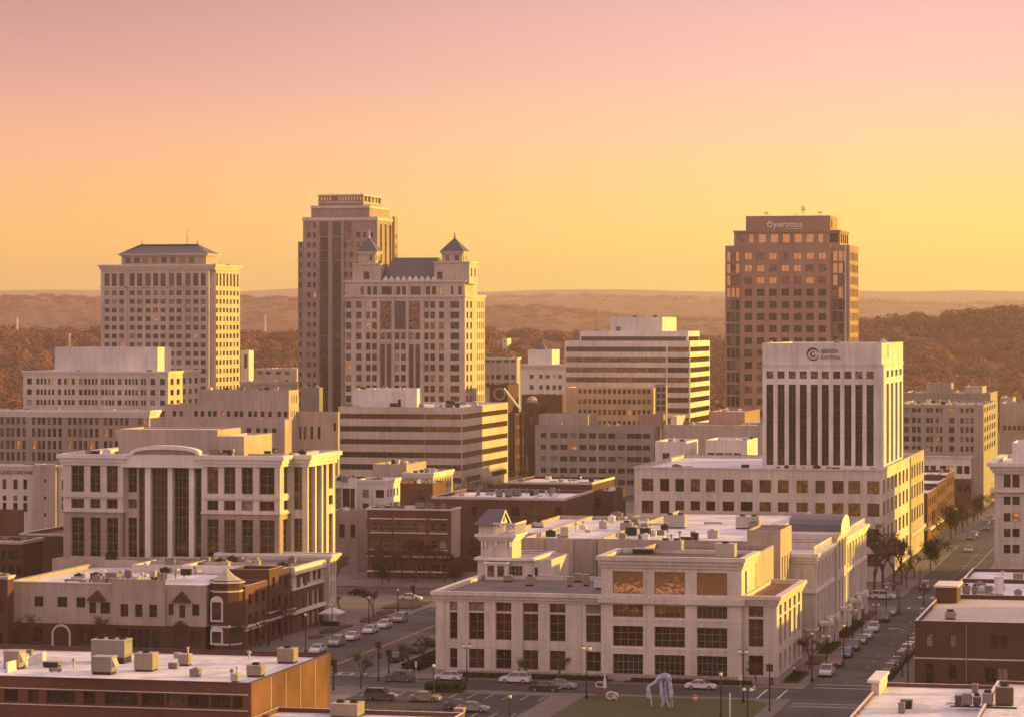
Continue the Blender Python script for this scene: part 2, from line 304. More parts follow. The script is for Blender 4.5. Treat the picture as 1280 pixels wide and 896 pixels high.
class Building:
    def __init__(s, name, label, cat, u, v, z=0, near=False, frame=None, gk='n', depth=.28):
        s.o = thing(name, label, cat, (u, v, z)); s.off = (u, v, z); s.mbs = {}; s.wins = []; s.near = near
        s.fm = frame or M['frame']; s.gk = gk; s.dep = depth
    def mb(s, part, mat):
        k = (part, mat.name)
        if k not in s.mbs: s.mbs[k] = (MB(), mat)
        return s.mbs[k][0]
    def face(s, mb, kind, at, a0, a1, z0, z1, wins, sgn=1):
        """kind F: plane y=at facing -y; R: plane x=at facing +x; L: x=at facing -x; K: y=at facing +y"""
        P = (lambda a, z, d=0: (a, at+d, z)) if kind == 'F' else (lambda a, z, d=0: (at-d, a, z)) if kind == 'R' else (lambda a, z, d=0: (at+d, a, z)) if kind == 'L' else (lambda a, z, d=0: (a, at-d, z))
        W = []
        for w in wins:
            x0, x1, b0, b1 = w[:4]; st = w[4] if len(w) > 4 else (1, 1); g = w[5] if len(w) > 5 else None; dp = w[6] if len(w) > 6 else s.dep
            ww = max(.3, round((x1-x0)/.05)*.05); hh = max(.3, round((b1-b0)/.05)*.05); cx = (x0+x1)/2; cz = (b0+b1)/2
            q = (cx-ww/2, cx+ww/2, cz-hh/2, cz+hh/2)
            if q[0] < a0+.05 or q[1] > a1-.05 or q[2] < z0+.02 or q[3] > z1-.05: continue
            W.append((q, st, g, dp))
        xs = sorted({a0, a1, *[q[0][0] for q in W], *[q[0][1] for q in W]}); zs = sorted({z0, z1, *[q[0][2] for q in W], *[q[0][3] for q in W]})
        # merge cells row by row
        for i in range(len(zs)-1):
            zc = (zs[i]+zs[i+1])/2; row = sorted([q[0] for q in W if q[0][2] < zc < q[0][3]]); x = a0
            for q in row:
                if q[0] > x+1e-4: mb.quad(P(x, zs[i]), P(q[0], zs[i]), P(q[0], zs[i+1]), P(x, zs[i+1]))
                x = max(x, q[1])
            if x < a1-1e-4: mb.quad(P(x, zs[i]), P(a1, zs[i]), P(a1, zs[i+1]), P(x, zs[i+1]))
        for q, st, g, dp in W:
            x0, x1, b0, b1 = q; d = dp
            mb.quad(P(x0,b0), P(x0,b1), P(x0,b1,d), P(x0,b0,d)); mb.quad(P(x1,b0), P(x1,b0,d), P(x1,b1,d), P(x1,b1))
            mb.quad(P(x0,b1), P(x1,b1), P(x1,b1,d), P(x0,b1,d)); mb.quad(P(x0,b0), P(x0,b0,d), P(x1,b0,d), P(x1,b0))
            loc = P((x0+x1)/2, b0, d-.002); s.wins.append((loc, kind, x1-x0, b1-b0, st, g))
    def mass(s, u0, u1, v0, v1, z0, z1, mat, par=.7, roof=None, F=(), Rr=(), Lf=(), part='wall', t=.35, cap=None, back=()):
        mb = s.mb(part, mat)
        s.face(mb, 'F', v0, u0, u1, z0, z1, F); s.face(mb, 'R', u1, v0, v1, z0, z1, Rr)
        s.face(mb, 'L', u0, v0, v1, z0, z1, Lf); s.face(mb, 'K', v1, u0, u1, z0, z1, back)
        a = [(u0,v0),(u1,v0),(u1,v1),(u0,v1)]; b = [(u0+t,v0+t),(u1-t,v0+t),(u1-t,v1-t),(u0+t,v1-t)]
        pc = s.mb('parapet', cap) if cap else mb
        for i in range(4):
            j = (i+1) % 4
            pc.quad((*a[i],z1), (*a[j],z1), (*b[j],z1), (*b[i],z1)); mb.quad((*b[j],z1), (*b[i],z1), (*b[i],z1-par), (*b[j],z1-par))
        rb = s.mb('roof', roof or M['roofw']); zr = z1-par
        rb.quad((*b[0],zr), (*b[1],zr), (*b[2],zr), (*b[3],zr)); return zr
    def belt(s, u0, u1, v0, v1, z0, z1, p, mat, part='cornice', inn=.3): s.mb(part, mat).ring(u0, u1, v0, v1, z0, z1, p, inn)
    def cornice(s, u0, u1, v0, v1, z1, h, p, mat, part='cornice'):
        """stepped cornice whose top sits just above the wall top z1"""
        m = s.mb(part, mat); m.ring(u0, u1, v0, v1, z1-h*.35, z1+.06, p, .3); m.ring(u0, u1, v0, v1, z1-h*.7, z1-h*.35-.01, p*.6, .05); m.ring(u0, u1, v0, v1, z1-h, z1-h*.7-.01, p*.28, .05)
    def vents(s, u0, u1, v0, v1, zr, n, seed=0, big=1.0):
        r = random.Random(seed); n = int(n*1.5)+1
        for i in range(n):
            x = r.uniform(u0+1, u1-1); y = r.uniform(v0+1, v1-1); k = r.random(); m = MB(); rz = 0
            if k < .38:
                w, d, h = r.uniform(.6,1.7)*big, r.uniform(.6,1.4)*big, r.uniform(.5,1.2)*big
                m.box(-w/2, w/2, -d/2, d/2, .12, h); m.box(-w/2-.06, w/2+.06, -d/2-.06, d/2+.06, h+.002, h+.1); m.box(-w/2+.1, w/2-.1, -d/2+.1, d/2-.1, 0, .118)
                if r.random() < .5: m.lathe([(w*.28,h+.102),(w*.28,h+.3),(w*.2,h+.32),(.01,h+.2)], 8)
                nm, mt = 'roof_vent', r.choice([M['metal'], M['metald'], M['metald'], M['whitep'], M['black']])
            elif k < .62:
                h = r.uniform(.5, 1.5)*big; m.lathe([(.12,0),(.12,h*.7),(.32,h*.72),(.34,h*.85),(.2,h),(0.01,h+.02)], 8); nm, mt = 'vent_pipe', r.choice([M['metal'], M['metald'], M['whitep']])
            elif k < .8:
                w = r.uniform(1.5,3.8)*big; m.box(-w/2, w/2, -.25, .25, .15, .5); m.box(-w/2+.2, -w/2+.4, -.2, .2, 0, .148); m.box(w/2-.4, w/2-.2, -.2, .2, 0, .148); rz = r.choice([0, R(90)]); nm, mt = 'roof_duct', r.choice([M['metal'], M['metald']])
            elif k < .92:
                w = r.uniform(3, 7); m.tube((-w/2,0,.15), (w/2,0,.15), .07, .07, 6); [m.box(-w/2+q*w/4-.08, -w/2+q*w/4+.08, -.15, .15, 0, .078) for q in range(5)]; rz = r.choice([0, R(90)]); nm, mt = 'roof_pipe', M['metald']; x = min(max(x, u0+w/2+.3), max(u1-w/2-.3, u0+w/2+.3)) if rz == 0 else x
                if rz and y+w/2 > v1: y = (v0+v1)/2
                if (rz and w > v1-v0-1) or (not rz and w > u1-u0-1): continue
            else:
                m.box(-.5, .5, -.5, .5, 0, .4); m.box(-.55, .55, -.55, .55, .402, .5); nm, mt = 'roof_hatch', M['metal']
            o = link(nm, m.mesh(nm, mt), s.o); o.rotation_euler.z = rz
            o.location = (x-s.off[0], y-s.off[1], zr-s.off[2])
    def finish(s):
        for (part, mn), (mb, mat) in s.mbs.items():
            part = part.split('#')[0]
            if mb.f: link(part, mb.mesh(part, mat, s.off), s.o)
        ws = []
        for w in s.wins:
            (x, y, z), kind, ww, hh, st, g = w
            dd = dist(x, y); vis = ww*hh/dd**2*(1 if kind == 'F' else .25 if kind == 'R' else .01); ws.append((vis, w))
        ws.sort(key=lambda q: -q[0]); rest = MB(); rmats = []
        for i, (vis, w) in enumerate(ws):
            (x, y, z), kind, ww, hh, st, g = w; rz = {'F': 0, 'R': R(90), 'L': R(-90), 'K': R(180)}[kind]
            gm = g if g is not None and not isinstance(g, str) else gl(g or s.gk)
            near = s.near and i < 100
            if gm in (G_LIT, G_BLIND) and ww*hh > 7 and g is not G_BLIND: gm = G_DIM
            fm, pm = window_mesh(ww, hh, st, gm, s.fm, near)
            loc = (x-s.off[0], y-s.off[1], z-s.off[2])
            if i < 100:
                o = link('window', fm, s.o, loc, (0,0,rz))
                if pm: link('pane', pm, o)
            else:
                mat = Matrix.Translation(loc) @ Matrix.Rotation(rz, 4, 'Z'); n = len(rest.v)
                rest.v += [tuple(mat @ vv.co) for vv in fm.vertices]
                for p in fm.polygons:
                    mm = fm.materials[p.material_index]
                    if mm not in rmats: rmats.append(mm)
                    rest.f.append(tuple(n+q for q in p.vertices)); rest.m.append(rmats.index(mm))
        if rest.f: tag(link('windows', rest.mesh('windows', rmats), s.o), kind='stuff')
        return s.o
def grid(cols, rows, st=(1,1), g=None):
    return [(a, b, c, d, st, g) for (c, d) in rows for (a, b) in cols]
def fcols(v, pxs, w=None):
    """front-face columns from photo x: pairs, or centres with a width in photo pixels"""
    if w: pxs = [(p-w/2, p+w/2) for p in pxs]
    return [(uF(a, v), uF(b, v)) for a, b in pxs]
def rcols(u, pxs): return [tuple(sorted((vR(a, u), vR(b, u)))) for a, b in pxs]
def rows(pys, u, v): return [(zz(b, u, v), zz(a, u, v)) for a, b in pys]
def even(a0, a1, n, frac=.55):
    st = (a1-a0)/n; return [(a0+st*(i+.5-frac/2), a0+st*(i+.5+frac/2)) for i in range(n)]
def centres(x0, pitch, n, h): return [(x0+i*pitch-h/2, x0+i*pitch+h/2) for i in range(n)]
def hip(mb, u0, u1, v0, v1, z0, z1, iu, iv, ov=.6):
    a = [(u0-ov,v0-ov,z0),(u1+ov,v0-ov,z0),(u1+ov,v1+ov,z0),(u0-ov,v1+ov,z0)]; b = [(u0+iu,v0+iv,z1),(u1-iu,v0+iv,z1),(u1-iu,v1-iv,z1),(u0+iu,v1-iv,z1)]
    for i in range(4):
        j = (i+1) % 4; mb.quad(a[i], a[j], b[j], b[i])
    mb.quad(*b); mb.quad(a[3], a[2], a[1], a[0])
# ================================================================== ground, streets
def struct(name, mb, mat): return tag(link(name, mb.mesh(name, mat)), kind='structure')
g = MB(); S_ = 30000
g.quad((-S_,-2000,0),(S_,-2000,0),(S_,S_,0),(-S_,S_,0)); struct('ground', g, M['land'])
def road(name, u0, u1, v0, v1, z=.004, mat='asphalt'):
    m = MB(); m.quad((u0,v0,z),(u1,v0,z),(u1,v1,z),(u0,v1,z)); return struct(name, m, M[mat])
ZK = .13
def slab(name, u0, u1, v0, v1, mat='pave'):
    m = MB(); m.box(u0, u1, v0, v1, 0, ZK, bottom=False); return struct(name, m, M[mat])
# streets: west street (left), east street (right), front street, rear cross street, far cross street
WS, ES, FS, RS, XS = (-145.5,-126.5), (-58.2,-46.2), (431.5,444), (579,597), (741,757)
road('road', -420, 120, 250, 900)
slab('pavement', -330, WS[0], FS[1], RS[0]); slab('pavement', WS[1], ES[0], FS[1], RS[0]); slab('pavement', ES[1], 90, FS[1], RS[0])
slab('pavement', -330, ES[0], 270, FS[0]); slab('pavement', ES[1], 90, 270, FS[0])
slab('pavement', -330, ES[0], RS[1], XS[0]); slab('pavement', ES[1], 90, RS[1], XS[0])
slab('pavement', -330, ES[0], XS[1], 900); slab('pavement', ES[1], 90, XS[1], 900)
# painted lines
ln = MB(); ly = MB(); Z1 = .009
def strip(mb, a, b, w):
    a = Vector(a); b = Vector(b); d = (b-a).normalized(); n = Vector((-d.y, d.x))*w/2
    mb.quad((*(a-n),Z1), (*(b-n),Z1), (*(b+n),Z1), (*(a+n),Z1))
um = -136.2
for dx in (-.16, .16): strip(ly, (um+dx, 452), (um+dx, 573), .14)
for u in (-143.0, -128.9):
    for i in range(18): strip(ln, (u, 456+i*6.4), (u+(-2.2 if u < um else 2.2), 456+i*6.4), .1)
for v in (446.5, 449.5): strip(ln, (WS[0]+1, v), (WS[1]-1, v), .3)
for i in range(9): strip(ln, (WS[0]+1.5+i*2, 446.8), (WS[0]+1.5+i*2, 449.2), .35)
strip(ln, (-58+1, 447), (-46.6, 447), .35); strip(ln, (-57, 451), (-46.6, 451), .35)
for v in (428.0, 424.6): strip(ln, (-57.6, v), (-46.8, v), .3)
for u in (-60.5, -44): strip(ln, (u, 432.2), (u, 443.4), .3)
strip(ln, (-63.5, 432.2), (-63.5, 443.4), .3)
for i in range(24): strip(ln, (-52, 470+i*4.6), (-52, 470+i*4.6+2), .1) if i % 2 else None
for i in range(30): strip(ln, (-290+i*7.5, 437.7), (-290+i*7.5+3, 437.7), .12) if i < 19 else None
for v0, v1 in ((600, 738), (760, 890)):
    for i in range(int((v1-v0)/8)): strip(ln, (-52, v0+i*8), (-52, v0+i*8+3), .12)
    strip(ln, (-49.5, v0), (-49.5, v1), .12)
for u in (-47.5,-50,-52.5,-55): strip(ln, (u, 575.5), (u, 577.8), .6); strip(ln, (u, 598), (u, 601), .6)
struct('lane_marking', ln, M['line']); struct('centre_line', ly, M['liney'])
# parking lot + bay lines, lawn, path, beds (all on top of the pavement block)
Z2 = ZK+.004
def patch(name, pts, mat, z=Z2, kind='structure'):
    m = MB(); m.poly([(x, y, z) for x, y in pts]); return tag(link(name, m.mesh(name, M[mat])), kind=kind)
pk0 = ground(700, 868); 
patch('parking_lot', [(-122,375),(-92,375),(-93.5,427.2),(-122,427.2)], 'asphalt2')
pl = MB(); Z1 = Z2+.005
for i in range(11): strip(pl, (-121+i*2.7, 421.5), (-121+i*2.7, 426.8), .12)
for i in range(11): strip(pl, (-121+i*2.7, 402), (-121+i*2.7, 407), .12)
struct('parking_bay_marking', pl, M['line'])
patch('lawn', [(-88.5,398),(-60.8,398),(-60.8,425.5),(-63.5,429.2),(-88.5,429.2)], 'lawn', Z2+.01)
patch('footpath', [(-93.2,398),(-89,398),(-89,429.4),(-93.2,429.4)], 'pave', Z2+.006)

# ================================================================== terrain and hills
def crest(az, pts):
    xs = [p[0] for p in pts]; ys = [p[1] for p in pts]; return np.interp(az, xs, ys)
# crest lines in photo x -> height angle (photo y); built as real ridges at their own distance
RIDGE = [ # distance, width, [(px, py)...]
 (2500, 330, [(-2200,424),(-300,420),(0,417),(60,424),(130,420),(300,426),(450,424),(620,420),(760,428),(900,432),(1000,428),(1075,412),(1140,404),(1200,400),(1240,394),(1290,391),(1500,396),(3500,410)]),
 (5600, 650, [(-2200,392),(-300,380),(0,373),(60,371),(130,374),(300,372),(340,371),(380,376),(450,388),(560,390),(620,385),(680,384),(740,391),(800,398),(870,400),(960,402),(1075,398),(1110,405),(1180,408),(1300,404),(3500,398)]),
 (9000, 900, [(-2200,384),(-300,380),(0,384),(300,382),(450,380),(600,375),(700,371),(800,374),(880,376),(980,380),(1080,378),(1180,383),(1280,380),(3500,378)]),
 (14500, 1300, [(-2200,372),(-100,367),(60,364),(120,365),(300,366),(370,363),(450,368),(600,366),(640,365),(700,364),(780,363.5),(840,366),(900,366),(1000,365),(1070,365),(1120,366),(1220,365),(1280,366),(3500,366)]),
]
def terrain_h(px, D):
    h = np.zeros_like(D)
    for Dr, wd, pts in RIDGE:
        top = CAMZ+(HY-crest(px, pts))*Dr/FPX
        wob = 8*np.sin(px*.011+Dr)+5*np.sin(px*.031+Dr*.3)
        prof = np.where(D < Dr, np.exp(-((D-Dr)/wd)**2*.9), np.exp(-((D-Dr)/(wd*1.6))**2))
        base = 0
        h = np.maximum(h, (top-base)*prof)
    return h-2.5-np.where(D > 3600, np.where(D > 11500, -8.0, 2.0), 0)*np.clip(h/40, 0, 1)
def world_of(px, D): k = (px-CX)/FPX; return D*(k*c_-s_), D*(k*s_+c_)
pxs = np.concatenate([np.linspace(-1300,-300,30), np.linspace(-270,1550,240), np.linspace(1600,2500,30)])
Ds = np.concatenate([np.linspace(1500,6600,120), np.linspace(6700,17500,100)])
PX, DD = np.meshgrid(pxs, Ds); H = terrain_h(PX, DD)
nz = np.array([[mnoise.noise(Vector((a*.012, d*.004, 1.3)))*1.0 for a in pxs] for d in Ds]); H = H+nz*np.clip(DD/1600,1,7)*np.clip((DD-1600)/600, 0, 1)
H[0, :] = -3
X, Y = world_of(PX, DD); nr, nc = PX.shape
me = bpy.data.meshes.new('hills'); vv = np.stack([X, Y, H], -1).reshape(-1, 3)
ii = np.arange((nr-1)*(nc-1)); r_ = ii//(nc-1); q_ = ii % (nc-1); a = r_*nc+q_
me.from_pydata(vv.tolist(), [], np.stack([a, a+1, a+nc+1, a+nc], -1).tolist()); me.polygons.foreach_set('use_smooth', [True]*len(ii))
M['hill'] = surf('wooded_hillside', (.22,.08,.06), var=.35, scale=.02, fine=.04, col2=(.16,.065,.045), split=.004, bump=.6)
me.materials.append(M['hill']); tag(link('hills', me), kind='structure')

# woods: every crown is a ragged clump of leaf-sized faces
SZ = .085
def clump(nf, seed, lump=.35):
    r = np.random.default_rng(seed); d = r.normal(size=(nf, 3)); d[:,2] = np.abs(d[:,2])*.8+.02; d /= np.linalg.norm(d, axis=1)[:,None]
    rad = (1-lump*r.random(nf)**1.2)
    P = d*rad[:,None]*np.array([1,1,.95]); a = r.normal(size=(nf,3)); a /= np.linalg.norm(a, axis=1)[:,None]; b = np.cross(d+a*.35, a); b /= np.linalg.norm(b, axis=1)[:,None]
    a = np.cross(b, d+a*.3); sz = SZ*(.6+.8*r.random(nf))[:,None]
    return np.stack([P+a*sz, P+b*sz, P-a*sz*.9-b*sz*.2, P-b*sz], 1)   # nf,4,3
def scatter(name, pos, size, protos, mat, label=None):
    vs = []; 
    for i, (p, s) in enumerate(zip(pos, size)):
        q = protos[i % len(protos)]; t = rng.random()*6.28; ca, sa = math.cos(t), math.sin(t)
        x = q[...,0]*ca-q[...,1]*sa; y = q[...,0]*sa+q[...,1]*ca
        vs.append(np.stack([x*s[0]+p[0], y*s[0]+p[1], q[...,2]*s[1]+p[2]], -1).reshape(-1,3))
    V = np.concatenate(vs).astype(np.float32); nf = len(V)//4
    me = bpy.data.meshes.new(name); me.vertices.add(len(V)); me.vertices.foreach_set('co', V.ravel()); me.loops.add(nf*4); me.polygons.add(nf)
    me.loops.foreach_set('vertex_index', np.arange(nf*4, dtype=np.int32)); me.polygons.foreach_set('loop_start', np.arange(0, nf*4, 4, dtype=np.int32)); me.polygons.foreach_set('loop_total', np.full(nf, 4, dtype=np.int32))
    me.update(); me.materials.append(mat); return tag(link(name, me), kind='stuff')
def wood_mat(name, cols, scale):
    m, t, p = nmat(name); L = t.links.new; gg = t.nodes.new('ShaderNodeNewGeometry')
    n = noise_node(t, scale, 2, gg.outputs['Position']); rp = t.nodes.new('ShaderNodeValToRGB'); L(n.outputs[0], rp.inputs[0]); e = rp.color_ramp.elements
    e[0].position = .3; e[0].color = (*cols[0], 1); e[1].position = .7; e[1].color = (*cols[-1], 1)
    if len(cols) > 2: x = e.new(.5); x.color = (*cols[1], 1)
    ri = t.nodes.new('ShaderNodeMapRange'); L(gg.outputs['Random Per Island'], ri.inputs[0]); ri.inputs['To Min'].default_value = .78; ri.inputs['To Max'].default_value = 1.2
    v = t.nodes.new('ShaderNodeVectorMath'); v.operation = 'SCALE'; L(rp.outputs[0], v.inputs[0]); L(ri.outputs[0], v.inputs['Scale']); L(v.outputs[0], p.inputs['Base Color'])
    p.inputs['Roughness'].default_value = .9; p.inputs['Specular IOR Level'].default_value = .1; return m
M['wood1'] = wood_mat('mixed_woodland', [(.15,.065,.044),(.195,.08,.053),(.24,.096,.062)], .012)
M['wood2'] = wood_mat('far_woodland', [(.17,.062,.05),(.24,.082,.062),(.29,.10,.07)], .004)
pr = [clump(330, i) for i in range(8)]
def band(name, n, d0, d1, px0, px1, smin, smax, mat, protos, pw=1.0):
    u = rng.random(n)**pw; D = d0+(d1-d0)*u; px = px0+(px1-px0)*rng.random(n)
    Z = terrain_h(px, D); Z = np.maximum(Z, 0); x, y = world_of(px, D); sc = smin+(smax-smin)*rng.random(n)**1.5
    zoff = np.zeros(n)
    return scatter(name, np.stack([x, y, Z+sc*.3], -1), np.stack([sc, sc*(.85 if d0 < 2900 else .5)], -1), protos, mat)
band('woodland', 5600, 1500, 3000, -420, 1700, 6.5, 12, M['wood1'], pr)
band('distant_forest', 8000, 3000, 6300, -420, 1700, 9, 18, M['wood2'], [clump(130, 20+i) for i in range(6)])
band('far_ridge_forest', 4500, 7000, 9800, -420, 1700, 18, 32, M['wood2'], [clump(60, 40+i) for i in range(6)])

# ================================================================== towers
# --- left tower with hipped roof
v = vD(268, 1267); u0, u1 = uF(126, v), uF(268, v); v1 = vR(300, u1); B = Building('office_tower', 'tall pale stone tower under a dark hipped roof with one thin mast', 'tower', u0, v, gk='n')
zt = zz(331.5, u0, v); un = uF(261, v)
cols = fcols(v, [133.7,142.7,152.2,165.2,174.5,185.2,194.5,203.7,214.7,223.7,235.2,244.7,254], 6.2)
rw = rows(centres(366.5, 10.75, 19, 6), u0, v); tall = rows([(342.2, 358.2)], u0, v)
F = grid(cols, tall, (1,4)) + grid(cols, rw, (2,1))
sc_ = rcols(u1, [(271.25+i*4.3-1.2, 271.25+i*4.3+1.2) for i in range(7)])
sr = rows([(342.2,358)], u0, v)
zr = B.mass(u0, un, v, v1, 0, zt, M['limestone'], F=F, roof=M['rooft'])
B.mass(un+.001, u1, v+2.0, v1-.01, 0, zt-.01, M['limestone'], Rr=grid(sc_, sr, (1,3)) + grid(sc_, rw, (1,1)), roof=M['rooft'])
B.cornice(u0, u1, v, v1, zt, 2.2, 1.0, M['trim']); z_ = zz(359.8, u0, v); B.belt(u0, un, v, v1, z_, z_+.5, .35, M['trim'])
for a in (uF(157.5, v), uF(209.5, v), uF(229.5, v), uF(179.8, v)): B.mb('pilaster', M['limestone']).box(a-.7, a+.7, v-.35, v-.003, 0, zt-2.2)
pu0, pu1 = uF(152, v+5), uF(257.5, v+5); pv0 = v+5; pv1 = vR(271, pu1); zp = zz(318, pu0, pv0)
B.mass(pu0, pu1, pv0, pv1, zr-.3, zp, M['tan'], F=grid(fcols(pv0, [160,171,182,193.5,205,216,228,239.5], 6.5), rows([(322.7,329.3)], pu0, pv0)), roof=M['roofg'], part='penthouse_wall')
B.cornice(pu0, pu1, pv0, pv1, zp, 1.0, 1.4, M['trim'])
zh = zz(305.5, pu0, pv0); hm = B.mb('hipped_roof', M['slate']); hip(hm, pu0, pu1, pv0, pv1, zp+.08, zh, 6.5, 8, 1.0)
mm = B.mb('mast', M['metald']); mu = uF(234, pv0+9); mm.tube((mu, pv0+9, zh-.2), (mu, pv0+9, zh+7.2), .16, .05, 6); mm.tube((mu-.5, pv0+9, zh+3), (mu+.5, pv0+9, zh+3), .06, .06, 4)
for uu in (pu0+6.5, pu1-6.5): B.mb('finial#%d' % uu, M['metald']).lathe([(.3,zh),(.35,zh+.6),(.12,zh+.8),(.1,zh+1.8),(.01,zh+2)], 8, (uu, pv0+8))
B.vents(un, u1, v+3, v1-3, zr, 4, 5); B.finish()

# --- tall stepped tower
v = vD(400, 1135); B = Building('stepped_skyscraper', 'tallest tower, mauve stone stepping back near its top, with dark vertical glass strips', 'tower', uF(372.5, v), v, gk='n')
def tier(x0, x1, xs, vv, ytop, z0, par=.8, **k):
    a, b = uF(x0, vv), uF(x1, vv); e = vR(xs, b); zt = zz(ytop, a, vv); return a, b, vv, e, z0, zt
UR = uF(471.5, v)
pitch = 12.42
a, b, vv, e, z0, zt = tier(378.8, 471.5, 494, v, 272, 0)
colsL = fcols(v, [386.2, 393.6], 4.8); colM = fcols(v, [432.2, 439.2], 4.4); colR = fcols(v, [448,456,464], 4.6)
rw = rows(centres(281.8, pitch, 24, 6.4), a, v)
strips = fcols(v, [(400.3,410.2),(416.2,426)])
sz = rows([(278, 296),(297, 313),(313.6,326),(326.6, 420),(420.6,516)], a, v)
F = grid(colsL, rw, (1,1)) + grid(strips, [sz[0]], (2,4), 'c') + grid(strips, sz[1:3], (2,3), 'n') + grid(strips, sz[3:], (2,24), G_DARK)
F += grid(fcols(v, [(431,440.6)]), rows([(278,300)], a, v), (2,4), 'c') + grid(colM, rw[2:], (1,1)) + grid(colR, rw[1:], (1,1))
arch = rcols(b, [(474.5,477.2),(480.5,483.2),(486.5,489.2)])
Rw_ = grid(arch, [(zz(330, b, v), zz(266+7, b, v)-2), ], (1,10), G_COAT) + grid(arch, [(zz(520,b,v), zz(332,b,v))], (1,24), G_COAT)
zr = B.mass(a, b, v, e, z0, zt, M['mauve'], F=F, Rr=Rw_, roof=M['rooft'])
B.belt(a, b, v, e, zt-1.3, zt-.2, .25, M['trim'])
a2 = uF(372.5, v+3); zt2 = zz(302.5, a2, v+3); B.mass(a2, a-.003, v+3, e-4, 0, zt2, M['mauve'], F=grid(fcols(v+3, [375.6], 2.8), rw[2:], (1,1)), roof=M['rooft'])
v3 = vR(490.5, b); b3 = b+.9; e3 = vR(497.5, b3); zt3 = zz(271, b3, v3); B.mass(b+.003, b3, v3, e3, 0, zt3, M['mauve'], Rr=grid(even(v3+1, e3-1, 3, .5), [(q[0], q[1]) for q in rw[1:]], (1,1)), roof=M['rooft'])
a4, b4 = uF(389, v+4), uF(461.8, v+4); e4 = vR(487, b4); zt4 = zz(257.5, a4, v+4)
z4 = B.mass(a4, b4, v+4, e4, zr-.5, zt4, M['mauve'], roof=M['rooft'], part='upper_wall', Rr=grid(even(v+6, e4-2, 4, .4), [(zt4-6, zt4-2.5)], (1,2)))
B.belt(a4, b4, v+4, e4, zt4-1.0, zt4-.1, .2, M['trim'])
a5, b5 = uF(398, v+8), uF(454, v+8); e5 = vR(477, b5); zt5 = zz(244, a5, v+8)
F5 = grid(even(a5+.5, b5-.5, 14, .6), [(zt5-2.2, zt5-.6)], (1,1), 'm')
B.mass(a5, b5, v+8, e5, z4-.5, zt5, M['mauve'], F=F5, Rr=grid(even(v+9, e5-1, 5, .6), [(zt5-2.6, zt5-.5)], (1,1)), roof=M['rooft'], part='crown_wall')
B.belt(a5, b5, v+8, e5, zt5-3.2, zt5-2.8, .25, M['trim']); B.belt(a5, b5, v+8, e5, zt5-.42, zt5+.12, .3, M['trim'])
for uu in even(a5, b5, 6, .1): B.mb('antenna', M['metald']).tube((uu[0], v+11, zt5-.5), (uu[0], v+11, zt5+random.uniform(.8,2.4)), .08, .05, 4)
for cc in (397.0, 413.2, 428.6):  # stone piers between the strips
    q = uF(cc, v); B.mb('pier', M['mauve']).box(q-.55, q+.55, v-.45, v-.003, 0, zt-1.4)
B.finish()

# --- twin-turret tower
v = vD(431, 1085); B = Building('turreted_tower', 'pale stone tower with two pyramid-roofed turrets and slate roof between', 'tower', uF(431, v), v, gk='n')
a, b = uF(431, v), uF(581, v); e = vR(592, b); zt = zz(351.5, a, v)
C = lambda *p: fcols(v, list(p))
P = 13.0; rw = rows([(377+i*P, 385.4+i*P) for i in range(14)], a, v)
single = C((432.2,438.8),(445.2,451.8),(457.4,463),(465.2,470.8),(530.3,535.8),(537.9,543.5),(548.8,554.8),(563,574))
F = grid(single[:7], rw, (2,1)) + grid(single[7:], rw, (3,1))
bays = C((475.5,489),(493.5,507),(511.2,525))
F += grid(bays, rows([(376.6, 411.8)], a, v), (4,6), 'c')
half = lambda q: [(q[0], (q[0]+q[1])/2-.35), ((q[0]+q[1])/2+.35, q[1])]
for q in bays: F += grid(half(q), [rw[3]], (1,1))
F += grid(half(bays[1]), rw[4:], (1,1))
for q in (bays[0], bays[2]): F += grid(half(q), rows([(430, 484),(485,539)], a, v), (1,8), G_DIM)
top = C((450.5,455),(459,464),(466.5,471.2),(477,490.7),(495.5,500.5),(502.5,507.5),(513.2,526.6),(532.5,537.5),(540,545),(549,553.2),(563.6,566.8),(572.8,577))
F += grid(top[:3]+top[4:6]+top[7:], rows([(358.4, 368.8)], a, v), (1,2)) + grid([top[3], top[6]], rows([(358.4, 368.8)], a, v), (3,2))
Rs = grid(even(v+1, e-1, 2, .45), rw, (2,1))
zr = B.mass(a, b, v, e, 0, zt, M['limestone'], F=F, Rr=Rs, roof=M['rooft'])
z_ = zz(371.6, a, v); B.belt(a, b, v, e, z_, z_+.55, .4, M['trim']); B.belt(a, b, v, e, zt-.5, zt+.15, .45, M['trim'])
for cx in (472.9, 491.3, 509.2, 527.4): q = uF(cx, v); B.mb('pilaster', M['limestone']).box(q-.4, q+.4, v-.3, v-.003, 0, zt-.55)
# lit rear wing on the right
b2 = uF(590.5, v+13); e2 = vR(606, b2); zt2 = zz(369, b2, v+13)
B.mass(b-3, b2, v+13, e2, 0, zt2, M['limestone'], Rr=grid(even(v+14, e2-1, 6, .42), rw, (1,1)), F=grid([(b2-2.6, b2-1)], rw, (1,1)), roof=M['rooft'])
B.cornice(b-3, b2, v+13, e2, zt2, 1.2, .5, M['trim'])
b3 = uF(585, v+6); B.mass(b-2, b3, v+6, v+20, 0, zz(350, b3, v+6), M['limestone'], Rr=grid(even(v+7, v+12.5, 2, .4), rw, (1,1)), roof=M['rooft'])
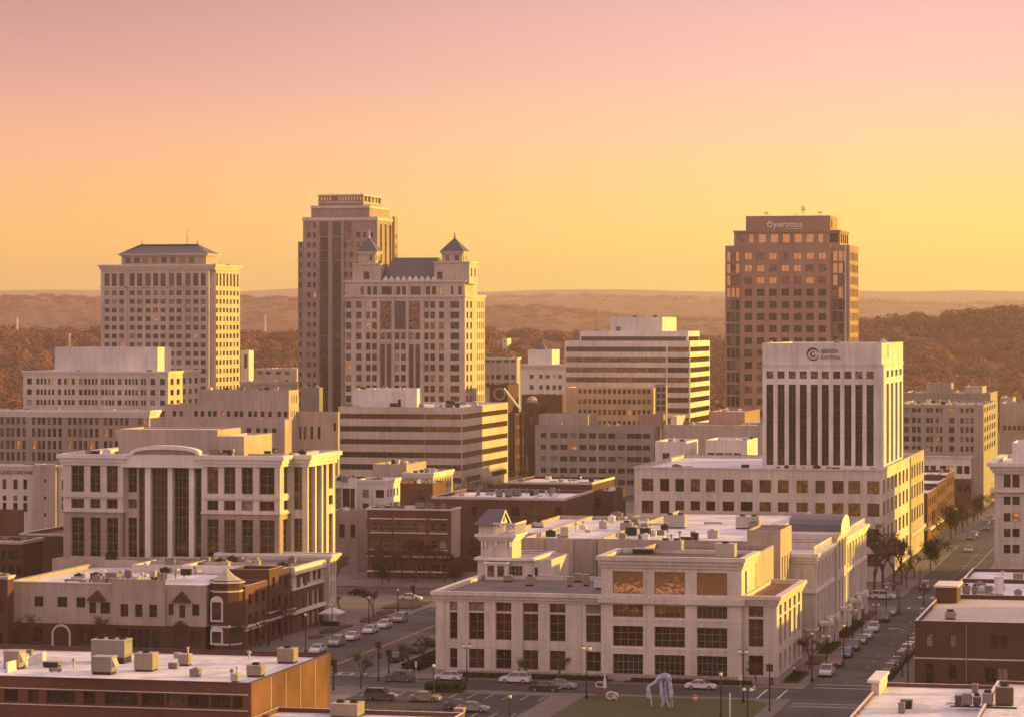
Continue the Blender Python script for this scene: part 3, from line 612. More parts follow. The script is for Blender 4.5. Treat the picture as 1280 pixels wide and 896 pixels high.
# turrets
for (x0, x1, s0, s1, tx0, tx1, label) in ((445,473,439,477,446.5,470.5,'w'), (549.5,583,541,588,551,579,'e')):
    la, lb = uF(s0+1.5, v+1), uF(s1-1.5, v+1); L0 = v+1; L1 = L0+(lb-la)*.95
    zl = zz(327.5, la, L0) if label == 'e' else zz(330, la, L0)
    B.mass(la, lb, L0, L1, zr-.5, zl, M['limestone'], F=grid([((la+lb)/2-1.1, (la+lb)/2+1.1)] if label == 'w' else [(la+1.2, la+3.2)], rows([(340,349)], la, v), (1,2)), Rr=grid(even(L0+1, L1-1, 2, .35), rows([(331+4,346)], lb, v), (1,2)), roof=M['roofg'], part='turret_base_wall#'+label, par=.4)
    B.belt(la, lb, L0, L1, zl-.4, zl+.1, .3, M['trim'])
    ta, tb = uF(tx0+1.5, v+2.2), uF(tx1-1, v+2.2); T0 = v+2.2; T1 = T0+(tb-ta); ztt = zz(315, ta, T0)
    B.mass(ta, tb, T0, T1, zl-.6, ztt, M['limestone'], F=grid(even(ta+.3, tb-.3, 2, .42), rows([(319.5,326)], ta, T0), (1,1)), Rr=grid(even(T0+.3, T1-.3, 2, .42), rows([(319.5,326)], ta, T0), (1,1)), roof=M['roofg'], part='turret_wall#'+label, par=.3)
    B.cornice(ta, tb, T0, T1, ztt, .9, .7, M['trim'])
    hip(B.mb('turret_roof#'+label, M['slate']), ta, tb, T0, T1, ztt+.08, zz(297, ta, T0), (tb-ta)/2-.05, (tb-ta)/2-.05, .75)
    cu, cv = (ta+tb)/2, (T0+T1)/2; zf = zz(297, ta, T0); B.mb('finial#'+label, M['trimw' if label == 'w' else 'metald']).lathe([(.35,zf-.3),(.4,zf+.5),(.15,zf+.8),(.25,zf+1.6),(.02,zf+(3.2 if label == 'w' else 1.8))], 8, (cu, cv))
sa, sb = uF(474, v+1.5), uF(552, v+1.5); hip(B.mb('slate_roof', M['slate']), sa, sb, v+1.8, v+20, zt-.3, zz(322.5, sa, v+8), 3.5, 7, .2)
cr = B.mb('roof_cresting', M['trimw']); xs = even(sa+1.5, sb-1.5, 9, .8)
for q0, q1 in xs: qm = (q0+q1)/2; cr.poly([(q0, v+.6, zt+.1),(q1, v+.6, zt+.1),(q1, v+.6, zt+.6),(qm, v+.6, zt+1.8),(q0, v+.6, zt+.6)]); cr.poly([(q0, v+.9, zt+.1),(q0, v+.9, zt+.6),(qm, v+.9, zt+1.8),(q1, v+.9, zt+.6),(q1, v+.9, zt+.1)]); cr.quad((q0,v+.6,zt+.6),(qm,v+.6,zt+1.8),(qm,v+.9,zt+1.8),(q0,v+.9,zt+.6)); cr.quad((qm,v+.6,zt+1.8),(q1,v+.6,zt+.6),(q1,v+.9,zt+.6),(qm,v+.9,zt+1.8))
B.finish()

# --- brown right-hand tower with the name across its top
v = vD(925, 985); B = Building('sign_topped_tower', 'brown granite tower with white lettering across its top storey', 'tower', uF(906.5, v), v, gk='c')
a, b = uF(925.5, v), uF(1038, v); zt = zz(307, a, v); P = 15.1
cc = [935.3+i*15.42 for i in range(7)]; wr = rows([(316.3+i*P, 324.9+i*P) for i in range(20)], a, v)
F = []
for i, q in enumerate(wr): F += grid(fcols(v, cc, 9.6), [q], (2,1), 'm' if i < 3 else (G_DARK if i < 8 else 'c'))
al = uF(906.5, v+2.5); br = uF(1062, v+2.5); e = vR(1073, br)
zr = B.mass(a, b, v, e-2, 0, zt, M['brown'], F=F, roof=M['roofg'])
Fc = []
for i, q in enumerate(wr):
    Fc += grid(even(al+.4, a-.6, 3, .84), [(q[0]-.5, q[1]+.5)], (1,1), 'm' if i < 4 else 'n')
B.mass(al, a-.004, v+2.5, e-4, 0, zt-.02, M['brown'], F=Fc, roof=M['roofg'], part='corner_wall')
Fr = []
for i, q in enumerate(wr):
    Fr += grid(fcols(v+2.5, [(1041,1047),(1048,1053.6),(1054,1056)]), [(q[0]-.6, q[1]+.6)], (1,1), 'm' if i < 4 else 'n')
B.mass(b+.004, br, v+2.5, e, 0, zt-.02, M['brown'], F=Fr, Rr=grid(even(v+4, e-1, 6, .55), [(q[0]-.2, q[1]+.1) for q in wr], (1,1), G_DIM), roof=M['roofg'], part='corner_wall')
B.mb('corner_mullion', M['trimw']).box(uF(1057, v+2.5)-.2, uF(1057, v+2.5)+.2, v+2.2, v+2.497, 0, zt-.1)
a2, b2 = uF(917.5, v+5), uF(1050, v+5); e2 = vR(1060.8, b2); z2 = zz(289, a2, v+5)
F = grid(fcols(v+5, [(936,942),(948,957.6),(963,972.6),(978,987.6),(992.5,1002.5),(1007.5,1017.5),(1022.5,1029)]), rows([(293,304.2)], a2, v+5), (1,1), G_ORANGE_REFL) + grid(fcols(v+5, [(921,929.5),(1037,1047.5)]), rows([(293,304.2)], a2, v+5), (3,1), 'n')
zr2 = B.mass(a2, b2, v+5, e2, zr-.5, z2, M['brown'], F=F, Rr=grid(even(v+6, e2-.6, 4, .6), rows([(293,304.2)], a2, v+5), (1,1), G_DIM), roof=M['roofg'], part='upper_wall')
B.belt(a2, b2, v+5, e2, z2-.5, z2+.1, .3, M['brown'])
a3, b3 = uF(932.3, v+6.5), uF(1038, v+6.5); e3 = vR(1046.8, b3); z3 = zz(270.5, a3, v+6.5)
B.mass(a3, b3, v+6.5, e3, zr2-.4, z3, M['brown'], roof=M['roofg'], part='crown_wall', Rr=grid([(v+9, v+11.5)], [(z3-4, z3-1.2)], (1,1), G_DARK))
for px, hh in ((958,1.6),(963,.8),(995,1.4),(1004,3.4),(1025,1.6),(990,.8)):
    q = uF(px, v+9); am = B.mb('antenna', M['metald']); am.tube((q, v+9, z3-.4), (q, v+9, z3+hh), .1, .06, 5)
    if hh > 1.5: am.box(q-.55, q-.3, v+8.9, v+9.15, z3+hh*.45, z3+hh); am.box(q+.3, q+.5, v+8.9, v+9.15, z3+hh*.5, z3+hh*.95); am.box(q-.3, q+.3, v+8.97, v+9.03, z3+hh*.6, z3+hh*.66)
def text(B, body, u, v, z, size, mat, rot=(R(90),0,0), ext=.06, align='LEFT', sx=1.0, name='sign_lettering'):
    t = bpy.data.curves.new(name, 'FONT'); t.body = body; t.size = size; t.extrude = ext; t.align_x = align; t.resolution_u = 2
    o = link(name, t, B.o if B else None); o.rotation_euler = rot; o.scale = (sx, 1, 1); t.materials.append(mat); bpy.context.view_layer.update()
    me = bpy.data.meshes.new_from_object(o.evaluated_get(bpy.context.evaluated_depsgraph_get())); me.name = name; q = link(name, me, B.o if B else None); q.rotation_euler = rot; q.scale = (sx,1,1); bpy.data.objects.remove(o); o = q
    off = B.off if B else (0,0,0); o.location = (u-off[0], v-off[1], z-off[2]); return o
M['signw'] = surf('white_sign_letters', (.85,.82,.80), var=.03, rough=.4)
M['signd'] = surf('dark_sign_letters', (.06,.035,.035), var=.05, rough=.4); M['signg'] = surf('olive_sign_letters', (.20,.14,.06), var=.05)
vs = v+6.5; t1 = text(B, 'Oyıerottos', uF(958.3, vs), vs-.12, zz(284.8, a3, vs), 3.1, M['signw'], sx=.86)
q0, q1 = uF(960.2, vs), uF(963.8, vs); zl = zz(280.6, a3, vs); B.mb('sign_bar', M['signw']).box(q0, q1, vs-.2, vs-.02, zl, zl+.25); q0, q1 = uF(979, vs), uF(1003, vs); zl = zz(287.2, a3, vs); B.mb('sign_underline', M['signw']).box(q0, q1, vs-.15, vs-.02, zl, zl+.16)
B.finish()

# --- banded two-tier office
v = vD(862, 1150); B = Building('banded_office_block', 'wide white office block with brown window bands and a rooftop box, beside the brown tower', 'office building', uF(705.8, v), v, gk='c')
a, b = uF(705.8, v), uF(862.5, v); e = vR(887.3, b); zt = zz(426.3, b, v); rw = [(433.8,440),(446.8,453),(459.2,465.6),(471.6,478),(484,490.6),(496.8,503),(509.8,516.2),(522,529)]
F = []
for i, q in enumerate(rows(rw, b, v)):
    F += [(a+.6, uF(832.5, v), q[0], q[1], (28,1), 'c'), (uF(834.5, v), b-.5, q[0], q[1], (7,1), 'n')]
Rr = [(v+.8, e-.8, q[0], q[1], (9,1), 'n') for q in rows(rw, b, v)]
zr = B.mass(a, b, v, e, 0, zt, M['whitep'], F=F, Rr=Rr, roof=M['roofw'])
a2, b2 = uF(724.8, v+6), uF(860, v+6); e2 = vR(874.3, b2); z2 = zz(414, b2, v+6)
q = rows([(420.8,426.2)], b2, v+6)[0]
zr2 = B.mass(a2, b2, v+6, e2, zr-.4, z2, M['whitep'], F=[(a2+.5, b2-.8, q[0], q[1], (30,1), 'c')], Rr=[(v+7, e2-.6, q[0], q[1], (5,1), 'n')], part='upper_wall')
a3, b3 = uF(764, v+10), uF(828, v+10); e3 = vR(845.5, b3); z3 = zz(396.5, b3, v+10)
B.mass(a3, b3, v+10, e3, zr2-.4, z3, M['white'], part='penthouse_wall', F=[(uF(754+16,v+10), uF(776,v+10), zr2, zr2+2.4, (1,1), M['metald'])])
am = B.mb('antenna', M['metald']); q = uF(744.3, v+8); am.tube((q, v+8, zr2), (q, v+8, zr2+9.5), .12, .05, 5)
for px in (772, 827, 786): q = uF(px, v+12); am.tube((q, v+12, z3-.5), (q, v+12, z3+random.uniform(1.2,2.2)), .1, .06, 4)
B.vents(a3, b3, v+11, e3-2, z3-.7, 6, 9); B.vents(a2, a3, v+7, v+20, zr2, 4, 3); B.finish()

# --- white slab tower with emblem, and its podium
v = 633.0; UP = -66.2; B = Building('podium_office', 'long pale concrete office under the white slab tower, square windows in rows', 'office building', uF(793, v), v, gk='n', depth=.45)
a, b = uF(793, v), UP; zt = zz(587, b, v); e = vR(1137, b); VPOD = v
cx = [(802,816.5),(825,836.5),(844,855.2),(863.2,875),(882.5,893.8),(903.2,917.5),(925.8,940.7),(949.3,963.8),(972.2,985.8),(995.7,1009.6),(1019.2,1031),(1040.5,1054.5),(1060.5,1075.4),(1084,1099.3)]
rr = rows([(601.2,617.2),(629,645.5),(661,677.5),(692,708)], b, v)
F = grid(fcols(v, cx), rr, (2,1), 'c'); ve = e
zr = B.mass(a, b, v, e, 0, zt, M['cream2'], F=F, Rr=grid(even(v+1.5, e-2, 7, .52), [(q[0]-.2, q[1]+.1) for q in rr], (1,2), G_DIM), roof=M['roofw'])
B.belt(a, b, v, e, zt-.25, zt+.12, .15, M['trim'])
b2 = uF(1136, e); e2 = vR(1155, UP)  # rear brick-and-stone wing along the street
B.mass(UP-14, UP, e+.01, e2, 0, zt+.2, M['tan'], Rr=grid(even(e+3, e2-1, 5, .52), [(q[0]-.2, q[1]+.1) for q in rr[:3]], (1,2), G_DIM), roof=M['rooft'], part='rear_wall')
B.mb('brick_return', M['bricko']).box(UP-.001, UP+.12, e+.02, e+2.6, 0, zt+.1)
B.belt(UP-14, UP, e+.3, e2, 5.2, 6.0, .5, M['trim'])
B.vents(uF(830,v), uF(945,v), v+2, v+12, zr, 9, 4); B.vents(uF(960,v), b, v+1.5, v+7, zr, 12, 14); POD = B.finish(); ZPOD = zr
vt = v+9; B = Building('slab_tower', 'white slab tower with tall dark window strips and a round emblem near its top', 'tower', uF(953, vt), vt, ZPOD, gk='n', depth=.6)
a, b = uF(953, vt), UP-.9; zt = zz(429, b, vt); e = vR(1128.8, b)
cx = [(860+x/4) for x in (409,465,521,576,631,686,743,799,854,910,966)]
F = grid(fcols(vt, cx, 8.9), rows([(464.2,473.4)], b, vt), (1,1), 'c') + grid(fcols(vt, cx, 8.9), rows([(480.8,582.2)], b, vt), (2,16), G_DARK)
Rr = grid(even(vt+8, e-1, 4, .55), rows([(464.2,472.5)], b, vt), (1,1), G_DIM) + grid(even(vt+8, e-1, 4, .55), rows([(480.8,582.2)], b, vt), (1,16), G_DIM)
zr = B.mass(a, b, vt, e, ZPOD, zt, M['white'], F=F, Rr=Rr, roof=M['roofw'])
for yy in (455.3, 457.5): z_ = zz(yy, b, vt); B.belt(a, b, vt, e, z_-.12, z_+.10, .12, M['white'], 'wall_band')
B.mb('corner_pier', M['whitep']).box(b-.02, b+.5, vt-.35, vt+.2, ZPOD, zz(455, b, vt))
px, py = 1016.3, 443.2; cu, cz = uF(px, vt), zz(py, b, vt); em = B.mb('emblem', M['signd']); rad = 8.3*dist(cu, vt)/FPX
def arc(mb, cu, cz, y, r, w0, w1, t0, t1, n=26):
    pr_ = None
    for i in range(n+1):
        f = i/n; t = t0+(t1-t0)*f; w = w0+(w1-w0)*math.sin(f*math.pi); o = (cu+(r+w)*math.cos(t), cz+(r+w)*math.sin(t)); q = (cu+(r-w)*math.cos(t), cz+(r-w)*math.sin(t))
        if pr_: mb.quad((pr_[1][0],y,pr_[1][1]),(q[0],y,q[1]),(o[0],y,o[1]),(pr_[0][0],y,pr_[0][1])); mb.quad((pr_[0][0],y,pr_[0][1]),(o[0],y,o[1]),(o[0],y+.11,o[1]),(pr_[0][0],y+.11,pr_[0][1])); mb.quad((q[0],y,q[1]),(pr_[1][0],y,pr_[1][1]),(pr_[1][0],y+.11,pr_[1][1]),(q[0],y+.11,q[1]))
        pr_ = (o, q)
arc(em, cu, cz, vt-.12, rad*.86, .01, .22, R(10), R(215)); arc(em, cu+.05, cz, vt-.12, rad*.82, .01, .17, R(200), R(350)); arc(em, cu+.1, cz, vt-.12, rad*.38, .02, .16, R(60), R(330))
em.box(cu+.05, cu+.5, vt-.12, vt-.01, cz-.3, cz-.1)
text(B, 'IBERIDI', uF(1026.3, vt), vt-.06, zz(441.6, b, vt), 1.18, M['signd'], sx=.98, ext=.04); text(B, 'KAMMAL', uF(1025.8, vt), vt-.06, zz(449, b, vt), 1.18, M['signg'], sx=.95, ext=.04)
text(B, 'II', b+.05, vt+12.5, zz(448, b, vt), 4.2, M['signd'], rot=(R(90),0,R(90)), ext=.05, sx=.55)
B.vents(a, b, vt+2, e-2, zr, 8, 21); B.finish()
# ================================================================== near and middle buildings
# generic plain building from photo measurements
def simple(name, label, cat, x0, x1, x2, D, ytop, mat, rowspec=(), colspec=(), rspec=None, st=(1,1), gk='n', roof=None, trim=None, par=.7, nv=5, near=False, yref='b', pent=None, z0=0, rst=None, frame=None, depth=None, fin=True, rwf=.5):
    v = vD(x1, D); a, b = uF(x0, v), uF(x1, v); e = v+depth if depth else vR(x2, b)
    B = Building(name, label, cat, a, v, z0, near=near, gk=gk, frame=frame); zt = zz(ytop, b if yref == 'b' else a, v)
    rr = rows(rowspec, b if yref == 'b' else a, v)
    F = grid(fcols(v, colspec), rr, st) if colspec else ()
    Rr = grid(even(v+1, e-1, rspec, rwf), rr, rst or st) if rspec else ()
    zr = B.mass(a, b, v, e, z0, zt, mat, F=F, Rr=Rr, roof=roof, par=par)
    if trim: B.cornice(a, b, v, e, zt, trim[0], trim[1], trim[2] if len(trim) > 2 else M['trim'])
    if pent:
        for (px0, px1, px2, dv, yt, pm) in pent:
            vv = v+dv; pa, pb = uF(px0, vv), uF(px1, vv); pe = vR(px2, pb); B.mass(pa, pb, vv, pe, zr-.3, zz(yt, pb, vv), pm, roof=roof, part='penthouse_wall', par=.35)
    if nv: B.vents(a, b, v+1, e-1, zr, nv, int(x0))
    B.info = (a, b, v, e, zr, zt)
    return B.finish() if fin else B

# --- near white office with tall windows (the largest building at the front)
v = 449.0; B = Building('classical_office', 'large cream classical office facing the front street, tall windows and a raised centre', 'office building', uF(545, v), v, near=True, gk='n', frame=M['framem'], depth=.42)
a, b = uF(545, v), uF(752.5, v); zt = zz(738.5, a, v); eL = 479.5
colsx = [(562,572.6),(586.1,605.8),(619.6,639.5),(653.6,673),(687,706.7),(732.4,751)]
F = []
up = [rows([(746.8,762)], a, v)[0], rows([(764,797.5)], a, v)[0]]; lo_ = rows([(809,833.3)], a, v)[0]
gs = [[G_BLIND, 'd', 'd'], [G_BLIND, G_DARK, 'd'], ['d','d','d'], [G_DIM,'d','d'], [G_DIM,'d','d'], [G_BLIND,'d','d']]
for i, q in enumerate(fcols(v, colsx)):
    nx = 1 if i == 0 else 2
    F += [(q[0], q[1], up[0][0], up[0][1], (nx,1), gs[i][0]), (q[0], q[1], up[1][0], up[1][1], (nx,3), gs[i][1]), (q[0], q[1], lo_[0], lo_[1], (nx,2), gs[i][2])]
zrN = B.mass(a, b, v, eL, 0, zt, M['cream2'], F=F, roof=M['roofg'], par=.55)
B.cornice(a, b-.05, v, eL, zt, 1.5, .75, M['trim'])
z_ = zz(834.5, a, v); base = B.mb('plinth', M['greytan']); base.ring(a, b, v, eL, ZK, z_-.2, .18, .3)
for x in (541+5, 579, 612.5, 646.5, 680, 719): # shallow pilasters
    q = uF(x, v); B.mb('pilaster#%d' % x, M['cream2']).box(q-.9 if x > 546 else a-.01, q+.9 if x > 546 else a+1.3, v-.16, v-.002, z_-.15, zt-1.55)
# centre block
vc = v-.9; ac, bc = uF(751.5, vc), uF(927, vc); ec = vR(944.5, bc); zc = zz(694.5, ac, vc)
cc = fcols(vc, [(766,803.8),(818,856),(871,909)]); rr = rows([(712.8,740.8),(754.5,770),(781,806.5),(816,845.5)], ac, vc)
F = grid(cc, [rr[0]], (5,1), G_ORANGE_REFL) + grid(cc, [rr[1]], (6,1), 'c') + grid(cc, [rr[2]], (4,3), G_DARK) + grid(cc, [rr[3]], (6,3), G_DARK)
zrC = B.mass(ac, bc, vc, ec, 0, zc, M['cream2'], F=F, Rr=grid([(vc+3.5, vc+5.5)], [(rr[0][0]-.3, rr[0][1])], (1,3)), roof=M['roofd'], par=.5, part='centre_wall')
B.cornice(ac, bc, vc, ec, zc, 1.7, .7, M['trim'], 'centre_cornice'); z_ = zz(748.5, ac, vc); B.belt(ac, bc, vc, v+.1, z_-.5, z_+.35, .5, M['trim'], 'belt_course')
B.mb('centre_plinth', M['greytan']).ring(ac, bc, vc, v+2, ZK, 1.2, .15, .3)
pf = B.mb('window_surround', M['trimw'])
for q in cc:
    for r2 in rr[:3]: pf.ring(q[0]-.28, q[1]+.28, vc-.06, vc-.003, r2[0]-.32, r2[0]-.06, .0, .0)
# right wing
aw, bw = uF(926, v), uF(971, v); ew = vR(1002.5, bw); zw = zz(745, bw, v)
cw = fcols(v, [(935.5,954.3)]); rr = rows([(756.5,771.2),(773.8,808.8),(819.5,844.5)], bw, v)
F = [(cw[0][0], cw[0][1], rr[0][0], rr[0][1], (2,1), 'c'), (cw[0][0], cw[0][1], rr[1][0], rr[1][1], (2,3), G_DIM), (cw[0][0], cw[0][1], rr[2][0], rr[2][1], (1,2), G_DARK)]
sc_ = even(v+1.4, ew-1, 5, .46)
zrW = B.mass(bc+.003, bw, v, ew, 0, zw, M['cream2'], F=F, Rr=grid(sc_, [rr[0]], (1,1)) + grid(sc_, [rr[1]], (1,3)) + grid(sc_, [rr[2]], (1,2)), roof=surf('red_roof_membrane', (.22,.10,.075), var=.3), par=.6, part='wing_wall')
B.cornice(bc+.003, bw, v, ew, zw, 1.5, .75, M['trim'], 'wing_cornice'); B.mb('wing_plinth', M['greytan']).ring(bc+.003, bw, v, ew, ZK, 1.2, .15, .3)
B.mass(ac+2, bc+.0, ec-.3, 483, 0, zrC, M['tan'], roof=M['roofd'], part='rear_wall')
zD = zrN
B.finish(); NB = (a, b, v, eL, zrN, ac, bc, vc, ec, zrC, bc, bw, ew, zrW)

# --- tan shopping hall behind it, with the stair tower and street-front
UR_ = -63.6; ZM = 18.0
v = 500.0; B = Building('shopping_hall', 'broad tan hall with a huge white roof behind the cream office', 'hall', uF(650, v), v, gk='n')
a = uF(652, v); b = uF(750, v); B.mass(a, b+.1, v+1, 561, 0, ZM, M['tan'], part='wall'); 
B.mass(-121, a-.01, 512, 560.9, 0, ZM, M['tan'], part='west_wall'); B.mass(b+.11, uF(936, 497), 497.5, 577.5, 0, ZM+.25, M['tan'], part='east_wall')
for x in (676, 713, 742): q = uF(x, v); B.mb('buttress#%d' % x, M['tan']).box(q-.35, q+.35, v+.55, v+.998, 8, ZM-.1)
aa, bb = uF(934, 487), uF(975.5, 487); ee = vR(989.5, bb); zt = zz(662.5, bb, 487)
B.mass(aa, bb, 487, ee, 0, zt, M['tan'], part='stair_tower_wall', roof=M['roofd'], Rr=grid(even(487.8, ee-.5, 4, .38), [(zt-8.2, zt-4.6)], (1,1), G_DARK), par=.3)
B.belt(aa+5, bb, 487.3, ee, zt-11.3, zt-10.6, 1.1, M['trim'], 'ledge')
B.vents(uF(760,v), uF(925,v), 500, 520, ZM-.45, 12, 8, 1.2); B.vents(-112, -70, 520, 574, ZM-.45, 14, 31, 1.3); B.vents(a, b, v+6, 558, ZM-.7, 6, 3); B.finish()

# --- classical street front along the east street
B = Building('classical_street_front', 'long cream stone front on the right street, tall paired windows and a pediment', 'building', -74, 500, near=True, gk='d', depth=.35)
vA, vB_, vC, vD_ = 500.0, vR(1041, UR_), vR(1059, UR_+.8), 578.0
zt = zz(692, UR_, vA)
def kfront(u1, v0, v1, zt, n, pre, uw=-82):
    sc = even(v0+1.2, v1-1, n, .40); z1 = zt*.60
    W = grid(sc, [(zt*.66, zt-2.6)], (1,3)) + grid(sc, [(zt*.22, zt*.56)], (1,4)) + grid(sc, [(ZK+.5, zt*.17)], (1,1))
    zr = B.mass(uw, u1, v0, v1, 0, zt, M['cream2'], Rr=W, part=pre+'wall', roof=M['roofw'], par=1.1)
    B.cornice(uw, u1, v0, v1, zt, 1.6, .8, M['trimw'], pre+'cornice'); B.belt(uw+6, u1, v0, v1, z1-.2, z1+.35, .35, M['trimw'], pre+'belt_course'); B.belt(uw+6, u1, v0, v1, zt*.185, zt*.185+.35, .3, M['trimw'], pre+'belt_course')
    P = B.mb(pre+'pilasters', M['trimw'])
    for i in range(n+1):
        y = v0+1.1+(v1-v0-2.1)*i/n; P.box(u1+.003, u1+.28, y-.32, y+.32, zt*.2, zt-1.7)
    bl = B.mb(pre+'balustrade', M['trimw']); bl.box(u1-.35, u1-.05, v0+.5, v1-.5, zt+.95, zt+1.15)
    nb = int((v1-v0)/.7)
    for i in range(nb): y = v0+.6+i*.7; bl.box(u1-.3, u1-.12, y, y+.3, zt+.08, zt+.948)
    return zr
kfront(UR_, vA, vB_, zt, 5, 'south_'); kfront(UR_, vC, vD_, zz(655, UR_, 577), 7, 'north_')
zp = zz(664, UR_+.8, vB_+2); u1 = UR_+.8
sc = even(vB_+1, vC-1, 3, .42)
B.mass(-76, u1, vB_+.01, vC-.01, 0, zp, M['cream2'], Rr=grid(sc, [(zp*.62, zp-1.6)], (1,3))+grid(sc, [(zp*.2, zp*.52)], (1,4)), part='pediment_bay_wall', roof=M['roofd'])
B.cornice(-76, u1, vB_, vC, zp, 1.2, .7, M['trimw'], 'pediment_bay_cornice')
gb = B.mb('barrel_roof', M['slate']); n = 8; vm = (vB_+vC)/2; hw = (vC-vB_)/2+.3; pts = [(vm-hw*math.cos(math.pi*i/n), zp+.08+3.4*math.sin(math.pi*i/n)**.8*.8) for i in range(n+1)]
for i in range(n): gb.quad((-71.5, pts[i][0], pts[i][1]), (u1+.7, pts[i][0], pts[i][1]), (u1+.7, pts[i+1][0], pts[i+1][1]), (-71.5, pts[i+1][0], pts[i+1][1]))
pe = B.mb('pediment', M['trimw']); pe.poly([(u1+.5, y, z) for y, z in pts]); gb.poly([(-71.5, y, z) for y, z in pts])
# porches over the doors
for y in (vA+6, vA+14, vm, vC+8, vC+20): pm = B.mb('porch#%d' % y, M['trimw']); pm.box(UR_+.3, UR_+2.4, y-1.8, y+1.8, 3.6, 4.1); [pm.tube((UR_+2.1, y+s*1.5, ZK), (UR_+2.1, y+s*1.5, 3.6), .2, .17, 8) for s in (-1, 1)]; pm.box(UR_+1.9, UR_+2.3, y-1.8, y+1.8, 4.1, 4.6)
B.finish()

# --- ornate white corner tower with gabled cap
v = 481.0; a, b = uF(601, v), uF(640, v); e = vR(651.5, b); B = Building('ornate_corner_house', 'small white ornamental tower with a gabled slate cap and railed balcony', 'building', a, v, near=True, gk='d', frame=M['framew'])
zb = zrN-.2; zt = zz(668, b, v); z1 = zz(697, b, v)
B.mass(uF(599, v), uF(667, v), v-1.2, e+8, 0, z1, M['cream2'], roof=M['rooft'], part='base_wall', F=[(uF(610,v), uF(628,v), zrN+.5, z1-1, (3,1), 'd'),(uF(632,v), uF(655,v), zrN+.5, z1-1.2, (5,2), 'd')], par=.3)
B.belt(uF(599, v), uF(667, v), v-1.2, e+8, z1-.3, z1+.12, .5, M['trimw'], 'lower_cornice')
B.mass(uF(667, v)+.01, uF(691, v), v-1, e+6, 0, z1-.1, M['cream2'], roof=M['rooft'], part='annex_wall', F=[(uF(669.5,v), uF(674,v), z1-3.6, z1-1.4, (1,1), 'd')], par=.3)
W = [(uF(609,v), uF(614.7,v), zt-4.4, zt-1.1), (uF(623,v), uF(629,v), zt-4.4, zt-1.1)]
B.mass(a, b, v, e, z1-.3, zt, M['cream2'], F=[(*w, (1,2), 'd') for w in W], Rr=[(q[0], q[1], zt-4.4, zt-1.1, (1,2), 'd') for q in even(v+.6, e-.6, 2, .4)], roof=M['roofd'], part='tower_wall')
B.cornice(a, b, v, e, zt, 1.1, .9, M['trimw'])
for q in even(a, b, 3, .0)+[(a+.3, 0), (b-.3, 0)]: B.mb('bracket', M['trimw']).box(q[0]-.16, q[0]+.16, v-.5, v-.003, zt-2.0, zt-1.15)
rl = B.mb('railing', M['trimw']); zr1 = zz(655, b, v); z2_ = zt+.07
for i in range(15): q = uF(618, v)+(b+.6-uF(618, v))*i/14; rl.box(q-.07, q+.07, v-.75, v-.6, z2_, zr1)
for i in range(14): y = v-.6+(e-v+.9)*i/13; rl.box(b+.6, b+.75, y-.07, y+.07, z2_, zr1)
rl.box(uF(618,v)-.1, b+.8, v-.8, v-.55, zr1, zr1+.25); rl.box(b+.55, b+.8, v-.54, e+.5, zr1, zr1+.25)
ga, gb_ = uF(596.5, v)-.3, uF(628, v)-1.2; zg = zr1-.1; zg2 = zz(637.5, b, v); bx = B.mb('attic_wall', M['cream2']); bx.box(ga+.6, gb_+.2, v-.2, e+.2, z2_, zg)
gr = B.mb('gabled_roof', M['slate']); ym = (v+e)/2
gr.quad((ga-.1, v-.9, zg), (gb_+.9, v-.9, zg), (gb_+.9, ym, zg2), (ga+1.4, ym, zg2)); gr.quad((gb_+.9, e+.9, zg), (ga-.1, e+.9, zg), (ga+1.4, ym, zg2), (gb_+.9, ym, zg2)); gr.tri((ga-.1, e+.9, zg), (ga-.1, v-.9, zg), (ga+1.4, ym, zg2)); gr.quad((ga-.1, v-.9, zg-.02), (ga-.1, e+.9, zg-.02), (gb_+.9, e+.9, zg-.02), (gb_+.9, v-.9, zg-.02))
gt = B.mb('gable_trim', M['trimw']); gt.tri((gb_+.6, v-.6, zg+.02), (gb_+.6, e+.6, zg+.02), (gb_+.6, ym, zg2-.3))
for s in (-1, 1):
    y0 = ym+s*(e-v+1.8)/2; gt.quad((gb_+.95, y0, zg-.15), (gb_+.95, ym, zg2-.05), (gb_+.95, ym, zg2-.5), (gb_+.95, y0, zg-.6)); gt.quad((gb_+.95, y0, zg-.15), (gb_+.6, y0, zg-.15), (gb_+.6, ym, zg2-.05), (gb_+.95, ym, zg2-.05))
B.mb('gable_window', M['frame']).box(gb_+.61, gb_+.68, ym-.5, ym+.5, zg+.3, zg+1.2)
dm = B.mb('dormer', M['trimw']); da, db = uF(607, v-3), uF(634, v-3); dm.box(da, db, v-3.4, v-1.25, zrN, zz(703.5, db, v-3)); 
B.wins += [((da+(db-da)*(.27), v-3.42, zrN+.5), 'F', (db-da)*.34, 1.9, (1,1), G_DIM), ((da+(db-da)*.73, v-3.42, zrN+.5), 'F', (db-da)*.34, 1.9, (1,1), G_DIM)]
B.belt(da, db, v-3.4, v-1.25, zz(703.5, db, v-3)-.1, zz(703.5, db, v-3)+.12, .25, M['trimw'], 'dormer_cornice')
B.finish()

